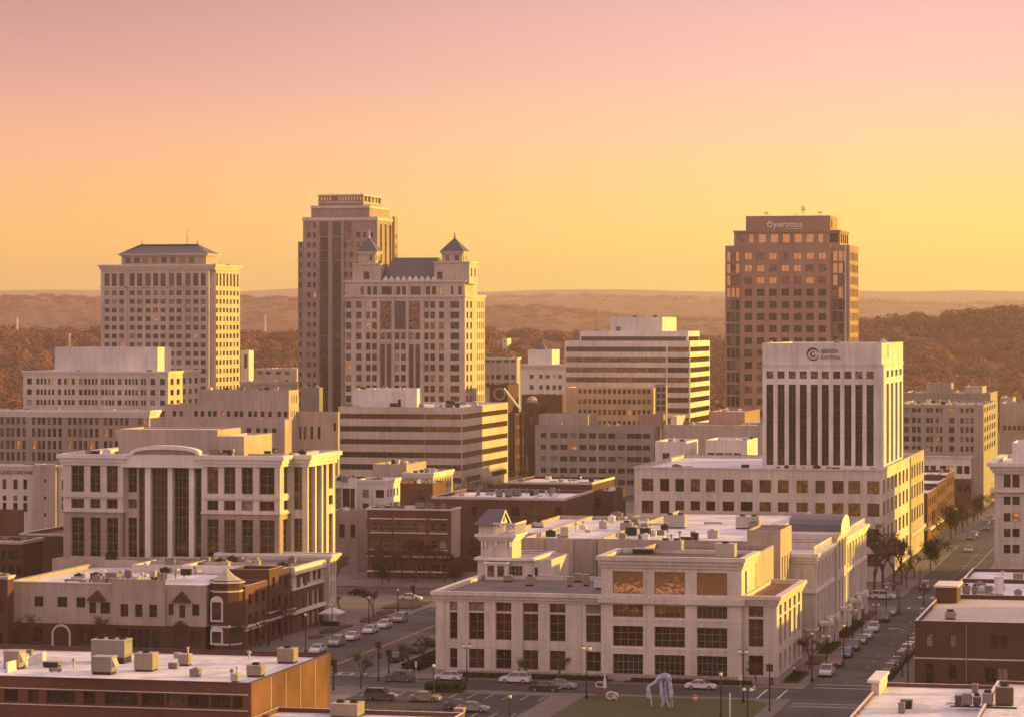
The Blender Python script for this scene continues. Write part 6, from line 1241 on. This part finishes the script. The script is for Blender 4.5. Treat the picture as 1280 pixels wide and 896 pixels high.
# ================================================================== street furniture
GLOBE = surf('lamp_globe', (.78,.74,.68), rough=.3, var=.03)
def make_lamp(h, kind='globe'):
    t = thing('street_lamp', 'lamp', 'street lamp', (0,0,0)); m = MB(); m.lathe([(.22,0),(.22,.5),(.13,.6),(.10,1.2),(.075,h)], 8); m.box(-.5,.5,-.04,.04,h-.12,h-.04) if kind == 'twin' else None
    link('pole', m.mesh('pole', M['black']), t)
    xs = (-.5,.5) if kind == 'twin' else (0,)
    for x in xs:
        if kind in ('globe','twin'): g_ = MB(); g_.lathe([(.02,0),(.2,.06),(.27,.25),(.2,.45),(.05,.55)], 10); link('lamp_globe', g_.mesh('lamp_globe', GLOBE, smooth=True), t, (x,0,h+.05 if kind == 'globe' else h)); c = MB(); c.lathe([(.01,.75),(.18,.58),(.2,.54),(.02,.53)], 8); link('lamp_cap', c.mesh('lamp_cap', M['black']), t, (x,0,h+.03))
    if kind == 'cobra':
        a = MB(); pts = [(0,0,h-.05),(.5,0,h+.5),(1.4,0,h+.8),(2.4,0,h+.8)]
        for i in range(3): a.tube(pts[i], pts[i+1], .05, .05, 5)
        link('arm', a.mesh('arm', M['metal']), t); q = MB(); q.box(2.2, 3.0, -.15, .15, h+.7, h+.85); link('lamp_head', q.mesh('lamp_head', M['metal']), t)
    return t
LP = {}
def lamp(px, pyb, pyt, kind, label, z=ZK, rz=0, group=None):
    u, v_ = ground(px, pyb, z); h = round((pyb-pyt)*dist(u, v_)/FPX); k = (h, kind)
    if k in LP: o = copy_tree(LP[k])
    else: o = LP[k] = make_lamp(h, kind)
    o.location = (u, v_, z); o.rotation_euler = (0,0,rz); o['label'] = label
    if group: o['group'] = group
    return o
gl_ = 'lamp posts on the left street plaza'
for i, (px, yb, yt) in enumerate(((382,815,773),(415,801,761),(461,783,748),(497.5,765,738))): lamp(px, yb, yt, 'globe', 'black globe lamp post on the left plaza, %s from the near end' % ORD[i], group=gl_)
gr_ = 'lamp posts on the left pavement of the right street'
for i, (px, yb, yt) in enumerate(((1015,851,792),(1033,836,793),(1054.5,822,787),(1066,808,764),(1077.5,797,761),(1095,785,754),(1108,768.5,735))): lamp(px, yb, yt, 'twin' if i % 2 else 'globe', 'dark lamp post before the cream street front, %s from the near end' % ORD[i], group=gr_)
lamp(1135, 858, 792, 'cobra', 'tall pole with a curved arm beside the brick corner shop', rz=R(180))
lamp(1124, 767, 731, 'cobra', 'pole with a curved arm at the rear crossing of the right street', rz=R(180))
lamp(583.5, 850, 808, 'twin', 'twin-headed lamp post before the left end of the cream office')
lamp(733, 872, 814, 'twin', 'tall twin-headed lamp post at the corner of lawn and path')
lamp(637.5, 900, 869, 'globe', 'globe lamp post at the near edge of the parking lot')
lamp(929, 877, 818, 'twin', 'dark lamp post at the far edge of the lawn beside the white square sign')
lamp(934.5, 900, 867, 'twin', 'short lamp post standing on the near lawn')
lamp(901, 899, 842, 'globe', 'thin tall pole on the near lawn left of the white post')
lamp(497, 800, 742, 'cobra', 'tall cobra pole standing on the left street before the parked row', z=ZK*0+.009, rz=R(180)) if False else None
lamp(542, 868, 838, 'globe', 'globe lamp post between the parking lot and the front street')
lamp(287, 815, 786, 'globe', 'globe lamp post by the brick corner turret')
lamp(336, 806, 778, 'globe', 'globe lamp post by the brick street bays')
lamp(992, 845, 836, 'globe', 'short bollard light in the bed beside the cream office')
lamp(1150, 738, 705, 'cobra', 'curved-arm pole beyond the rear crossing on the right street', rz=0)
def signal(px, pyb, pyt, label, z=ZK):
    u, v_ = ground(px, pyb, z); h = (pyb-pyt)*dist(u, v_)/FPX; t = thing('traffic_signal', label, 'traffic light', (u, v_, z)); m = MB(); m.lathe([(.18,0),(.18,.4),(.1,.5),(.09,h)], 8); link('pole', m.mesh('pole', M['black']), t)
    for k_, (x, y, zz_) in enumerate(((.3,0,h-1.2),(-.3,.0,h-1.2),(.3,0,h*.55))):
        b_ = MB(); b_.box(-.17,.17,-.16,.16,0,1.0); hd = link('signal_head', b_.mesh('signal_head', M['black']), t, (x,y,zz_))
        for j, cc in enumerate(('red','amber','green')): ln_ = MB(); ln_.tube((0,-.165,.17+.33*j),(0,-.18,.17+.33*j),.11,.11,8); link('lens', ln_.mesh('lens', surf('lens_'+cc, {'red':(.25,.02,.01),'amber':(.3,.15,.02),'green':(.02,.2,.08)}[('green','amber','red')[j]], rough=.3)), hd)
    return t
signal(962, 888, 828, 'dark traffic signal post at the crossing corner beside the lawn'); signal(473, 851, 800, 'traffic signal post at the corner of the left street and front street'); signal(486, 842, 810, 'shorter signal post just right of the corner one on the left street'); signal(516, 757, 730, 'signal post at the rear end of the left street')
signal(1155, 757, 728, 'signal post at the rear crossing of the right street'); signal(417, 862, 822, 'signal post beside the sunlit brick wall corner')
# regulatory signs
def sign(px, pyb, pyt, label, w=.75, h=.9, mat='whitep', z=ZK):
    u, v_ = ground(px, pyb, z); H = (pyb-pyt)*dist(u, v_)/FPX; t = thing('street_sign', label, 'sign', (u, v_, z)); m = MB(); m.tube((0,.05,0),(0,.05,H),.05,.05,6); link('post', m.mesh('post', M['metal']), t); p = MB(); p.box(-w/2,w/2,-.04,0,H-h,H); link('sign_plate', p.mesh('sign_plate', M[mat]), t); return t
sign(925.5, 864, 842, 'white square sign on a post at the lawn end of the front street'); sign(520, 852, 826, 'narrow sign post beside the hedge corner on the left street', .3, .9, 'trim'); 
# bright red barrier near the white sedan
M['orange'] = surf('orange_plastic', (.5,.12,.04), rough=.5); t = thing('construction_barrel', 'orange barrel pair at the kerb beside the white sedan', 'barrel', (*ground(869, 876, ZK), ZK)); m = MB(); m.lathe([(.34,0),(.30,.1),(.28,.9),(.2,1.0),(.02,1.02)], 10); link('barrel_body', m.mesh('barrel_body', M['orange']), t); m = MB(); m.lathe([(.33,0),(.31,.3)], 10); link('reflective_band', m.mesh('reflective_band', M['whitep']), t, (0,0,.35))
def hydrant(px, py, label):
    t = thing('fire_hydrant', label, 'hydrant', (*ground(px, py, ZK), ZK)); m = MB(); m.lathe([(.2,0),(.2,.08),(.13,.1),(.13,.6),(.17,.62),(.12,.78),(.02,.85)], 10); m.tube((-.24,0,.45),(.24,0,.45),.07,.07,6); link('hydrant_body', m.mesh('hydrant_body', M['trim']), t); return t
hydrant(943, 862, 'pale hydrant on the kerb before the right wing of the cream office')
t = thing('white_post', 'slim white post on the lawn left of the short lamp', 'post', (*ground(912.5, 897, ZK), ZK)); m = MB(); m.lathe([(.11,0),(.11,3.4),(.06,3.5)], 8); link('post_shaft', m.mesh('post_shaft', M['whitep']), t)
# flagpole
u, v_ = ground(1222.5, 858, ZK); t = thing('flagpole', 'white flagpole with a limp flag before the brick corner shop', 'flagpole', (u, v_, ZK)); m = MB(); m.lathe([(.12,0),(.09,4),(.05,7.6),(.09,7.65),(.02,7.8)], 8); link('pole', m.mesh('pole', M['whitep']), t)
for i, (cn, cc) in enumerate((('red',(.3,.04,.04)),('white',(.6,.58,.56)),('blue',(.05,.07,.2)))):
    m = MB(); 
    for j in range(5): x0 = -.08-.18*j; m.quad((x0, .06*math.sin(j*2+i), 6.9-.62*i-.12*j), (x0-.18, .06*math.sin(j*2+2+i), 6.8-.62*i-.12*(j+1)), (x0-.18, .06*math.sin(j*2+2+i), 6.2-.62*i-.1*(j+1)), (x0, .06*math.sin(j*2+i), 6.25-.62*i-.1*j))
    link('flag', m.mesh('flag', surf('flag_'+cn, cc)), t)
u, v_ = ground(1162, 860, ZK); t = thing('short_white_pole', 'short white pole at the door of the brick corner shop', 'post', (u, v_, ZK)); m = MB(); m.lathe([(.1,0),(.09,3.2),(.02,3.3)], 8); link('pole', m.mesh('pole', M['whitep']), t)
# canopy tent
u, v_ = ground(415, 781, ZK); t = thing('canopy_tent', 'white canopy tent beside the brick shopfront on the left plaza', 'tent', (u, v_, ZK)); m = MB()
m2 = MB(); hw = 1.9
for a, b_ in (((-hw,-hw),(hw,-hw)),((hw,-hw),(hw,hw)),((hw,hw),(-hw,hw)),((-hw,hw),(-hw,-hw))): m2.tri((*a,2.4),(*b_,2.4),(0,0,3.4)); m2.quad((*a,2.1),(*b_,2.1),(*b_,2.399),(*a,2.399))
link('canopy', m2.mesh('canopy', M['whitep']), t)
for x in (-1,1):
    for y in (-1,1): m = MB(); m.tube((x*hw*.96,y*hw*.96,0),(x*hw*.96,y*hw*.96,2.35),.04,.04,5); link('leg', m.mesh('leg', M['metal']), t)
tb = thing('vendor_table', 'dark draped table beneath the white canopy tent', 'table', (u, v_, ZK)); m = MB(); m.box(-1.7,1.7,-1.2,-.4,0,.75); m.box(-1.8,1.8,-1.3,-.3,.752,.80); link('table_cover', m.mesh('table_cover', M['black']), tb)
# sculptures on the lawn
SM = surf('painted_sculpture', (.60,.62,.72), var=.15, fine=2.2, rough=.5, col2=(.20,.26,.42), split=1.1)
u, v_ = ground(825, 884, ZK); t = thing('arched_sculpture', 'tall blue-white sculpture with an arched back and draped legs on the lawn', 'sculpture', (u, v_, ZK)); m = MB()
def chain(m, pts, n=12):
    # one smooth limb: Catmull-Rom through the joints, a ring of n points at every step
    P = [np.array([*p, r]) for p, r in pts]; P = [2*P[0]-P[1]]+P+[2*P[-1]-P[-2]]; path = []
    for i in range(1, len(P)-2):
        for k_ in range(5): t_ = k_/5; path.append(.5*((2*P[i])+(-P[i-1]+P[i+1])*t_+(2*P[i-1]-5*P[i]+4*P[i+1]-P[i+2])*t_**2+(-P[i-1]+3*P[i]-3*P[i+1]+P[i+2])*t_**3))
    path.append(P[-2]); k0 = len(m.v)
    for i, q in enumerate(path):
        d = Vector(path[min(i+1, len(path)-1)][:3]-path[max(i-1, 0)][:3]).normalized(); b_ = Vector((0,1,0)); a = b_.cross(d).normalized(); b_ = d.cross(a)
        for j in range(n): w = 2*math.pi*j/n; m.v.append(tuple(Vector(q[:3])+(a*math.cos(w)+b_*math.sin(w)*.8)*max(.03, q[3])))
    for i in range(len(path)-1):
        for j in range(n): j2 = (j+1) % n; m.f.append((k0+i*n+j, k0+i*n+j2, k0+(i+1)*n+j2, k0+(i+1)*n+j)); m.m.append(0)
    m.f.append(tuple(k0+j for j in range(n))); m.m.append(0); m.f.append(tuple(k0+(len(path)-1)*n+j for j in range(n))); m.m.append(0)
m = MB(); chain(m, [((-1.55,0,3.1),.16),((-.7,0,3.6),.28),((0,0,4.2),.42),((.65,0,4.55),.5),((1.15,0,4.35),.45),((1.35,0,3.9),.4)]); link('arched_body', m.mesh('arched_body', SM, smooth=True), t)
for i, pts in enumerate(([((-1.6,0,3.15),.18),((-1.7,0,2.5),.3),((-1.55,0,1.5),.42),((-1.3,.0,1.1),.2),((-1.2,.0,0),.06)], [((.15,-.1,4.1),.25),((.2,-.2,3),.26),((.35,-.2,1.8),.3),((.5,-.2,.9),.28),((.2,-.2,0),.06)], [((1.35,0,4.0),.3),((1.5,0,2.9),.34),((1.6,.1,1.9),.32),((1.7,.1,1.0),.22),((1.8,.1,.0),.05)], [((.75,0,3.9),.2),((.8,.1,2.6),.22),((.9,.1,1.3),.2),((1.6,-.4,0),.05)])):
    m = MB(); chain(m, pts); link('leg', m.mesh('leg', SM, smooth=True), t)
u, v_ = ground(752, 872, ZK); t = thing('cone_sculpture', 'white obelisk rising from a brown woven drum at the lawn corner', 'sculpture', (u, v_, ZK)); m = MB(); m.lathe([(.85,0),(.8,1.5),(.75,1.55),(.6,1.5)], 12); link('drum', m.mesh('drum', surf('woven_brown', (.16,.11,.09), var=.4, fine=6)), t); m = MB(); m.lathe([(.26,1.5),(.2,2.6),(.02,3.7)], 8); link('obelisk', m.mesh('obelisk', M['whitep']), t, (.5,0,0)); m = MB()
for i in range(12): a0, a1 = i*math.pi/6, (i+1)*math.pi/6; m.tube((-.2+.75*math.cos(a0), 0, 2.0+.4*math.sin(a0)), (-.2+.75*math.cos(a1), 0, 2.0+.4*math.sin(a1)), .07, .07, 5)
link('hoop', m.mesh('hoop', M['whitep']), t)
u, v_ = ground(766, 875, ZK); t = thing('ring_sculpture', 'small white open ring sculpture standing right of the obelisk', 'sculpture', (u, v_, ZK)); m = MB()
for k_, (cx_, r, tw) in enumerate(((-.3,.62,.3),(.35,.5,-.5))):
    for i in range(12): a0, a1 = i*math.pi/6, (i+1)*math.pi/6; m.tube((cx_+r*math.cos(a0), tw*math.cos(a0), .75+r*.8*math.sin(a0)), (cx_+r*math.cos(a1), tw*math.cos(a1), .75+r*.8*math.sin(a1)), .1, .1, 5)
link('ring', m.mesh('ring', M['whitep']), t)
for x in (-.5,.6): m = MB(); m.tube((x,0,0),(x,0,.5),.06,.06,5); link('leg', m.mesh('leg', M['whitep']), t)

# planting beds and hedges
def ell(px, py, ru, rv, label, i):
    u, v_ = ground(px, py, ZK); m = MB(); n = 20; pts = [(u+ru*math.cos(2*math.pi*k_/n), v_+rv*math.sin(2*math.pi*k_/n)) for k_ in range(n)]
    m.poly([(x, y, ZK+.16) for x, y in pts]); 
    for k_ in range(n): a, b_ = pts[k_], pts[(k_+1) % n]; m.quad((*a, ZK-.02), (*b_, ZK-.02), (*b_, ZK+.16), (*a, ZK+.16))
    tag(link('planting_bed', m.mesh('planting_bed', M['mulch'])), kind='structure')
for i, q in enumerate(((395,796,1.2,3),(414,788,1.7,5),(432,783,1.0,3),(467,773,1.9,7),(481.5,765,1.5,4))): ell(*q, '', i)
def bed(u0, u1, v0, v1, h, mat, name='planting_bed', label=None, cat=None):
    m = MB(); m.box(u0, u1, v0, v1, ZK-.02, ZK+h); o = link(name, m.mesh(name, M[mat]))
    return tag(o, label, cat) if label else tag(o, kind='structure')
bed(-154, -147.5, 551, 566, .18, 'mulch'); bed(-123.6, -120.4, 453, 477, .2, 'mulch'); bed(-115, -88, 446.6, 447.9, .2, 'mulch'); bed(-86, -66, 446.2, 447.4, .2, 'mulch')
for v0, v1 in ((451,464),(476,488),(492,508),(518,545),(550,566)): bed(-62.2, -59.9, v0, v1, .2, 'mulch')
def hedge(label, u0, u1, v0, v1, h, seed, gcol=None):
    r = np.random.default_rng(seed); n = int(((u1-u0)*(v1-v0)+(u1-u0+v1-v0)*2*h)*60); P = np.stack([r.uniform(u0,u1,n), r.uniform(v0,v1,n), ZK+.15+h*np.sqrt(r.random(n))], -1); d = r.normal(size=(n,3)); d /= np.linalg.norm(d,axis=1)[:,None]; a = np.cross(d, r.normal(size=(n,3))); a /= np.linalg.norm(a,axis=1)[:,None]; b_ = np.cross(d,a); s = .16
    V = np.stack([P-a*s, P+b_*s, P+a*s, P-b_*s], 1).reshape(-1,3); me = bpy.data.meshes.new('hedge'); me.from_pydata(V.tolist(), [], np.arange(n*4).reshape(-1,4).tolist()); me.materials.append(LEAF); return tag(link('hedge', me), label, 'hedge')
LEAF = wood_mat('leaf_green', [(.03,.035,.012),(.05,.05,.02),(.075,.065,.025)], .8)
hedge('green clipped hedge at the near end of the parking lot', -112.8, -107, 427.2, 430.4, 1.1, 3)
hedge('long dark hedge beside the left wall of the cream office', -123.4, -120.6, 453.5, 476.5, .9, 4)
hedge('low hedge under the left windows of the cream office', -114, -89, 446.7, 447.8, .5, 5); hedge('low hedge under the centre windows of the cream office', -85, -66.5, 446.3, 447.3, .45, 6)
for i, (v0, v1) in enumerate(((452,463),(493,507),(519,544))): hedge('low dark shrubs in the %s bed along the cream street front' % ORD[i], -62, -60.1, v0, v1, .35, 10+i)

# ================================================================== trees
def bare_tree_mesh(seed, H=8.0, spread=.5, lv=5):
    r = random.Random(seed); tr = MB(); tw = MB()
    def grow(p, d, L, rad, k):
        q = p+d*L; tr.tube(p, q, rad, rad*.68, 5 if k < 2 else 3, cap=False) if k < 4 else None
        if k >= 4:
            for j in range(2):
                dd = (d+Vector((r.gauss(0,.6), r.gauss(0,.6), r.gauss(.1,.5)))).normalized(); e = p+dd*L*r.uniform(.8,1.5); s = dd.orthogonal().normalized()*.028; tw.quad(tuple(p-s), tuple(p+s), tuple(e+s*.4), tuple(e-s*.4))
            if k == lv: return
        n = 3 if k < 3 else 3
        for j in range(n):
            a = r.uniform(0, 6.28); dd = (d*(.9)+Vector((math.cos(a), math.sin(a), r.uniform(-.1,.35)))*(spread+.08*k)*r.uniform(.6,1.2)); dd.normalize()
            grow(p+d*L*r.uniform(.6,1.0), dd, L*r.uniform(.62,.82), max(.02, rad*.6), k+1)
    grow(Vector((0,0,0)), Vector((r.gauss(0,.03), r.gauss(0,.03), 1)).normalized(), H*.30, H*.022, 0)
    return tr, tw
BT = []
for sd, H in ((1,8),(2,7),(3,9),(4,5)):
    a, b_ = bare_tree_mesh(sd, H); BT.append((H, a.mesh('trunk', M['wood']), b_.mesh('twig_crown', M['twig'])))
def leaf_crown(nf, seed, r3, sz, lump=.5):
    r = np.random.default_rng(seed); cs = r.normal(size=(14,3))*np.array(r3)*.42; k = r.integers(0,14,nf); P = cs[k]+r.normal(size=(nf,3))*np.array(r3)*.26
    a = r.normal(size=(nf,3)); a /= np.linalg.norm(a,axis=1)[:,None]; b_ = np.cross(a, r.normal(size=(nf,3))); b_ /= np.linalg.norm(b_,axis=1)[:,None]; s = sz*(.6+.8*r.random(nf))[:,None]
    V = np.stack([P-a*s, P+b_*s*.7, P+a*s, P-b_*s*.7], 1).reshape(-1,3); me = bpy.data.meshes.new('crown'); me.from_pydata(V.tolist(), [], np.arange(nf*4).reshape(-1,4).tolist()); return me
LEAF2 = wood_mat('leaf_brown_green', [(.05,.035,.015),(.07,.045,.02),(.10,.06,.028)], .5)
LT = []
for sd, mt in ((1,LEAF),(2,LEAF2),(3,LEAF2),(5,LEAF)):
    me = leaf_crown(2600, sd, (2.9,2.9,2.6), .17); me.materials.append(mt); m = MB(); m.tube((0,0,0),(0,0,3.2),.2,.12,7)
    for q in range(5): a = q*1.26; m.tube((0,0,2.4),(1.4*math.cos(a),1.4*math.sin(a),4.4),.09,.03,4)
    LT.append((m.mesh('trunk', M['wood']), me))
TN = {}
def tree(px, py, s, label, kind='bare', i=None, group=None, uv=None):
    u, v_ = uv or ground(px, py, ZK); k = i if i is not None else random.randrange(3)
    if kind == 'bare':
        H, a, b_ = BT[k % 4]; t = thing('bare_tree', label, 'tree', (u, v_, ZK), random.uniform(0,6.28), group); sc = s/H; t.scale = (sc, sc, sc); link('trunk', a, t); link('twig_crown', b_, t)
    else:
        a, b_ = LT[k % 4]; t = thing('leafy_tree', label, 'tree', (u, v_, ZK), random.uniform(0,6.28), group); sc = s/7.5; t.scale = (sc, sc, sc); link('trunk', a, t); link('crown', b_, t, (0,0,4.6))
    return t
T = [(130,812,7.5,'bare tree before the tan wall, under the left red gable'),(30,812,8,'bare tree at the left end of the tan and brick block'),(116,812,6,'smaller bare tree just left of the one under the red gable'),(352,800,9,'tall bare tree before the brick street bays'),(325,808,7,'bare tree right of the brick corner turret'),(303,814,7,'bare tree at the foot of the brick corner turret'),
 (512,842,6.5,'slim bare tree on the corner beside the front street'),(451,860,7,'slim bare tree at the near corner of the left street crossing'),(529,829,6,'small bare tree by the hedge of the cream office'),(467,770,7,'bare tree in the largest plaza bed'),(425,768,5,'little bare tree behind the canopy tent'),
 (420,735,9,'bare tree left of the brick shop house, by the rear street'),(398,742,7,'bare tree at the end of the left shop row'),
 (647,850,4.5,'sapling before the second window bay from the left of the cream office'),(698,852,5,'sapling before the fifth window bay of the cream office'),(945,858,5,'sapling before the right wing of the cream office'),
 (1012,836,7,'bare tree in the gap between cream office and street front'),(1128,845,6,'thin bare tree between the parked row and the brick corner shop'),
 (1003,815,6,'bare tree close to the cream office side wall'),(660,851,4,'low sapling right of the second-bay sapling')]
for q in T: tree(*q)
for i, (px, py, s) in enumerate(((468,722,9),(486,727,10),(503,724,10),(520,727,11),(538,724,10),(556,727,9))): tree(px, py, s, 'bare tree before the brick shop house, %s from the left' % ORD[i], 'bare', i, 'bare trees before the brick shop house')
for i, (px, py, s) in enumerate(((478,731,4.5),(570,733,5.5))): tree(px, py, s, 'small brownish leafy tree before the brick shop house, %s from the left' % ORD[i], 'leaf', 1+i%2, 'leafy trees before the brick shop house')
for i, (px, py, s) in enumerate(((1093,741,15),(1104,735,17),(1117,738,14),(1127,731,11))): tree(px, py, s, 'big bare tree at the rear crossing, %s from the cream street front' % ORD[i], 'bare', i, 'big bare trees at the rear crossing')
for i, (px, py, s) in enumerate(((1133,733,7),(1143,722,6.5),(1163,712,7),(1170,706,7),(1122,747,5))): tree(px, py, s, 'dark street tree beside the podium side wall, %s along the pavement' % ORD[i], 'bare' if i != 2 else 'leaf', 1+i%2, 'dark street trees beside the podium')
for i in range(8): tree(0, 0, random.uniform(6,9), 'dark street tree before the far brick row, %s away from the camera' % ORD[i], 'bare' if i % 3 else 'leaf', (1,2)[i%2], 'street trees by the far brick row', uv=(-61.5+random.uniform(-.6,.6), 762+i*13.5))
for i, (u, v_) in enumerate(((-131,600.8),(-138,603),(-144,606),(-125,602.5),(-134,612),(-120,604))): tree(0, 0, random.uniform(9,12.5), 'dark leafy tree between the brick shop house and the ornate tower, %s in the clump' % ORD[i], 'leaf', (2,3,0)[i%3], 'dark trees behind the ornate tower', uv=(u, v_))
for i, (px, py, s) in enumerate(((18,668,8),(35,662,9),(8,700,7),(70,740,7))): tree(px, py, s, 'bare tree among the far left brick roofs, %s from the top' % ORD[i], 'bare', i, 'bare trees at the left edge')
# dense street and yard trees among the middle-distance blocks (far too many and tangled to count)
def yard(name, n, u0, u1, v0, v1, smin, smax, mat, label=None):
    p = np.stack([rng.uniform(u0,u1,n), rng.uniform(v0,v1,n), np.full(n, 3.0)], -1); s = rng.uniform(smin,smax,n); p[:,2] = s*.55; return scatter(name, p, np.stack([s, s], -1), [clump(260, 60+i, .6)*1.0 for i in range(4)] if False else PRY, mat)
def clump2(nf, seed):
    c = clump(nf, seed, .55); mid = c.mean(1, keepdims=True); return mid+(c-mid)*.42
PRY = [clump2(260, 60+i) for i in range(5)]
M['yard'] = wood_mat('yard_tree_leaves', [(.04,.028,.013),(.075,.045,.02),(.11,.06,.026)], .05)
for nm, n, u0, u1, v0, v1, a, b_ in (('street_trees_mass',60,-330,-245,985,1090,3.5,6),('street_trees_mass',55,-232,-190,880,1010,3,5.5),('street_trees_mass',200,-700,-130,1250,1480,4,7),('street_trees_mass',60,-30,160,980,1300,4,7),('street_trees_mass',30,-62,-56,900,1100,3,5),('street_trees_mass',45,-45,-30,790,990,3,5.5)): yard(nm, n, u0, u1, v0, v1, a, b_, M['yard'])

# small far buildings and masts among the woods
def far_mast(px, pyb, pyt, D, label):
    k_ = kk(px); u, v_ = D*(k_*c_-s_), D*(k_*s_+c_); z0 = CAMZ-(pyb-HY)*D/FPX-8; z1 = CAMZ-(pyt-HY)*D/FPX; m = MB(); w = D/FPX*.9
    for sx, sy in ((-1,-1),(1,-1),(1,1),(-1,1)): m.tube((u+sx*w, v_+sy*w, z0), (u+sx*w*.4, v_+sy*w*.4, z1), .35, .3, 4)
    n = 7
    for i in range(n):
        f0, f1 = i/n, (i+1)/n; w0, w1 = w*(1-.6*f0), w*(1-.6*f1); za, zb = z0+(z1-z0)*f0, z0+(z1-z0)*f1
        for s in (-1,1): m.tube((u-w0*s, v_-w0, za), (u+w1*s, v_-w1, zb), .22, .22, 3); m.tube((u+w0, v_-w0*s, za), (u+w1, v_+w1*s, zb), .22, .22, 3)
    tag(link('lattice_mast', m.mesh('lattice_mast', M['whitep'])), label, 'mast')
far_mast(21.5, 411, 397.5, 2450, 'white lattice mast far off above the woods at the left edge'); far_mast(331.5, 410, 394, 2600, 'pale lattice mast far off between the two left towers'); far_mast(87, 432, 417, 1500, 'small reddish mast above the plain rooftop box at the left')
for px0, px1, py0, py1, D, lb in ((628,634,423,432,2300,'tiny yellow-lit house far off behind the white classical block'),):
    k0, k1 = kk(px0), kk(px1); u0, v0 = D*(k0*c_-s_), D*(k0*s_+c_); u1 = u0+(k1-k0)*D; z1 = CAMZ-(py0-HY)*D/FPX; z0 = CAMZ-(py1-HY)*D/FPX-6; B = Building('far_block', lb, 'building', u0, v0); B.mass(u0, u1, v0, v0+14, z0, z1, M['whitep'], F=grid(even(u0+1, u1-1, max(1,int((u1-u0)/5)), .4), [(z1-3.4, z1-1.2)])); B.finish()

# ================================================================== air
hz = MB(); hz.box(-12500, 7500, -300, 18500, -4, 420); hm_ = bpy.data.materials.new('haze'); hm_.use_nodes = True; t_ = hm_.node_tree; t_.nodes.clear(); o_ = t_.nodes.new('ShaderNodeOutputMaterial'); pv = t_.nodes.new('ShaderNodeVolumePrincipled')
pv.inputs['Density'].default_value = 8.8e-5; pv.inputs['Color'].default_value = (1.0,.85,.74,1); pv.inputs['Anisotropy'].default_value = .5; t_.links.new(pv.outputs[0], o_.inputs['Volume'])
tag(link('haze', hz.mesh('haze', hm_)), kind='stuff')
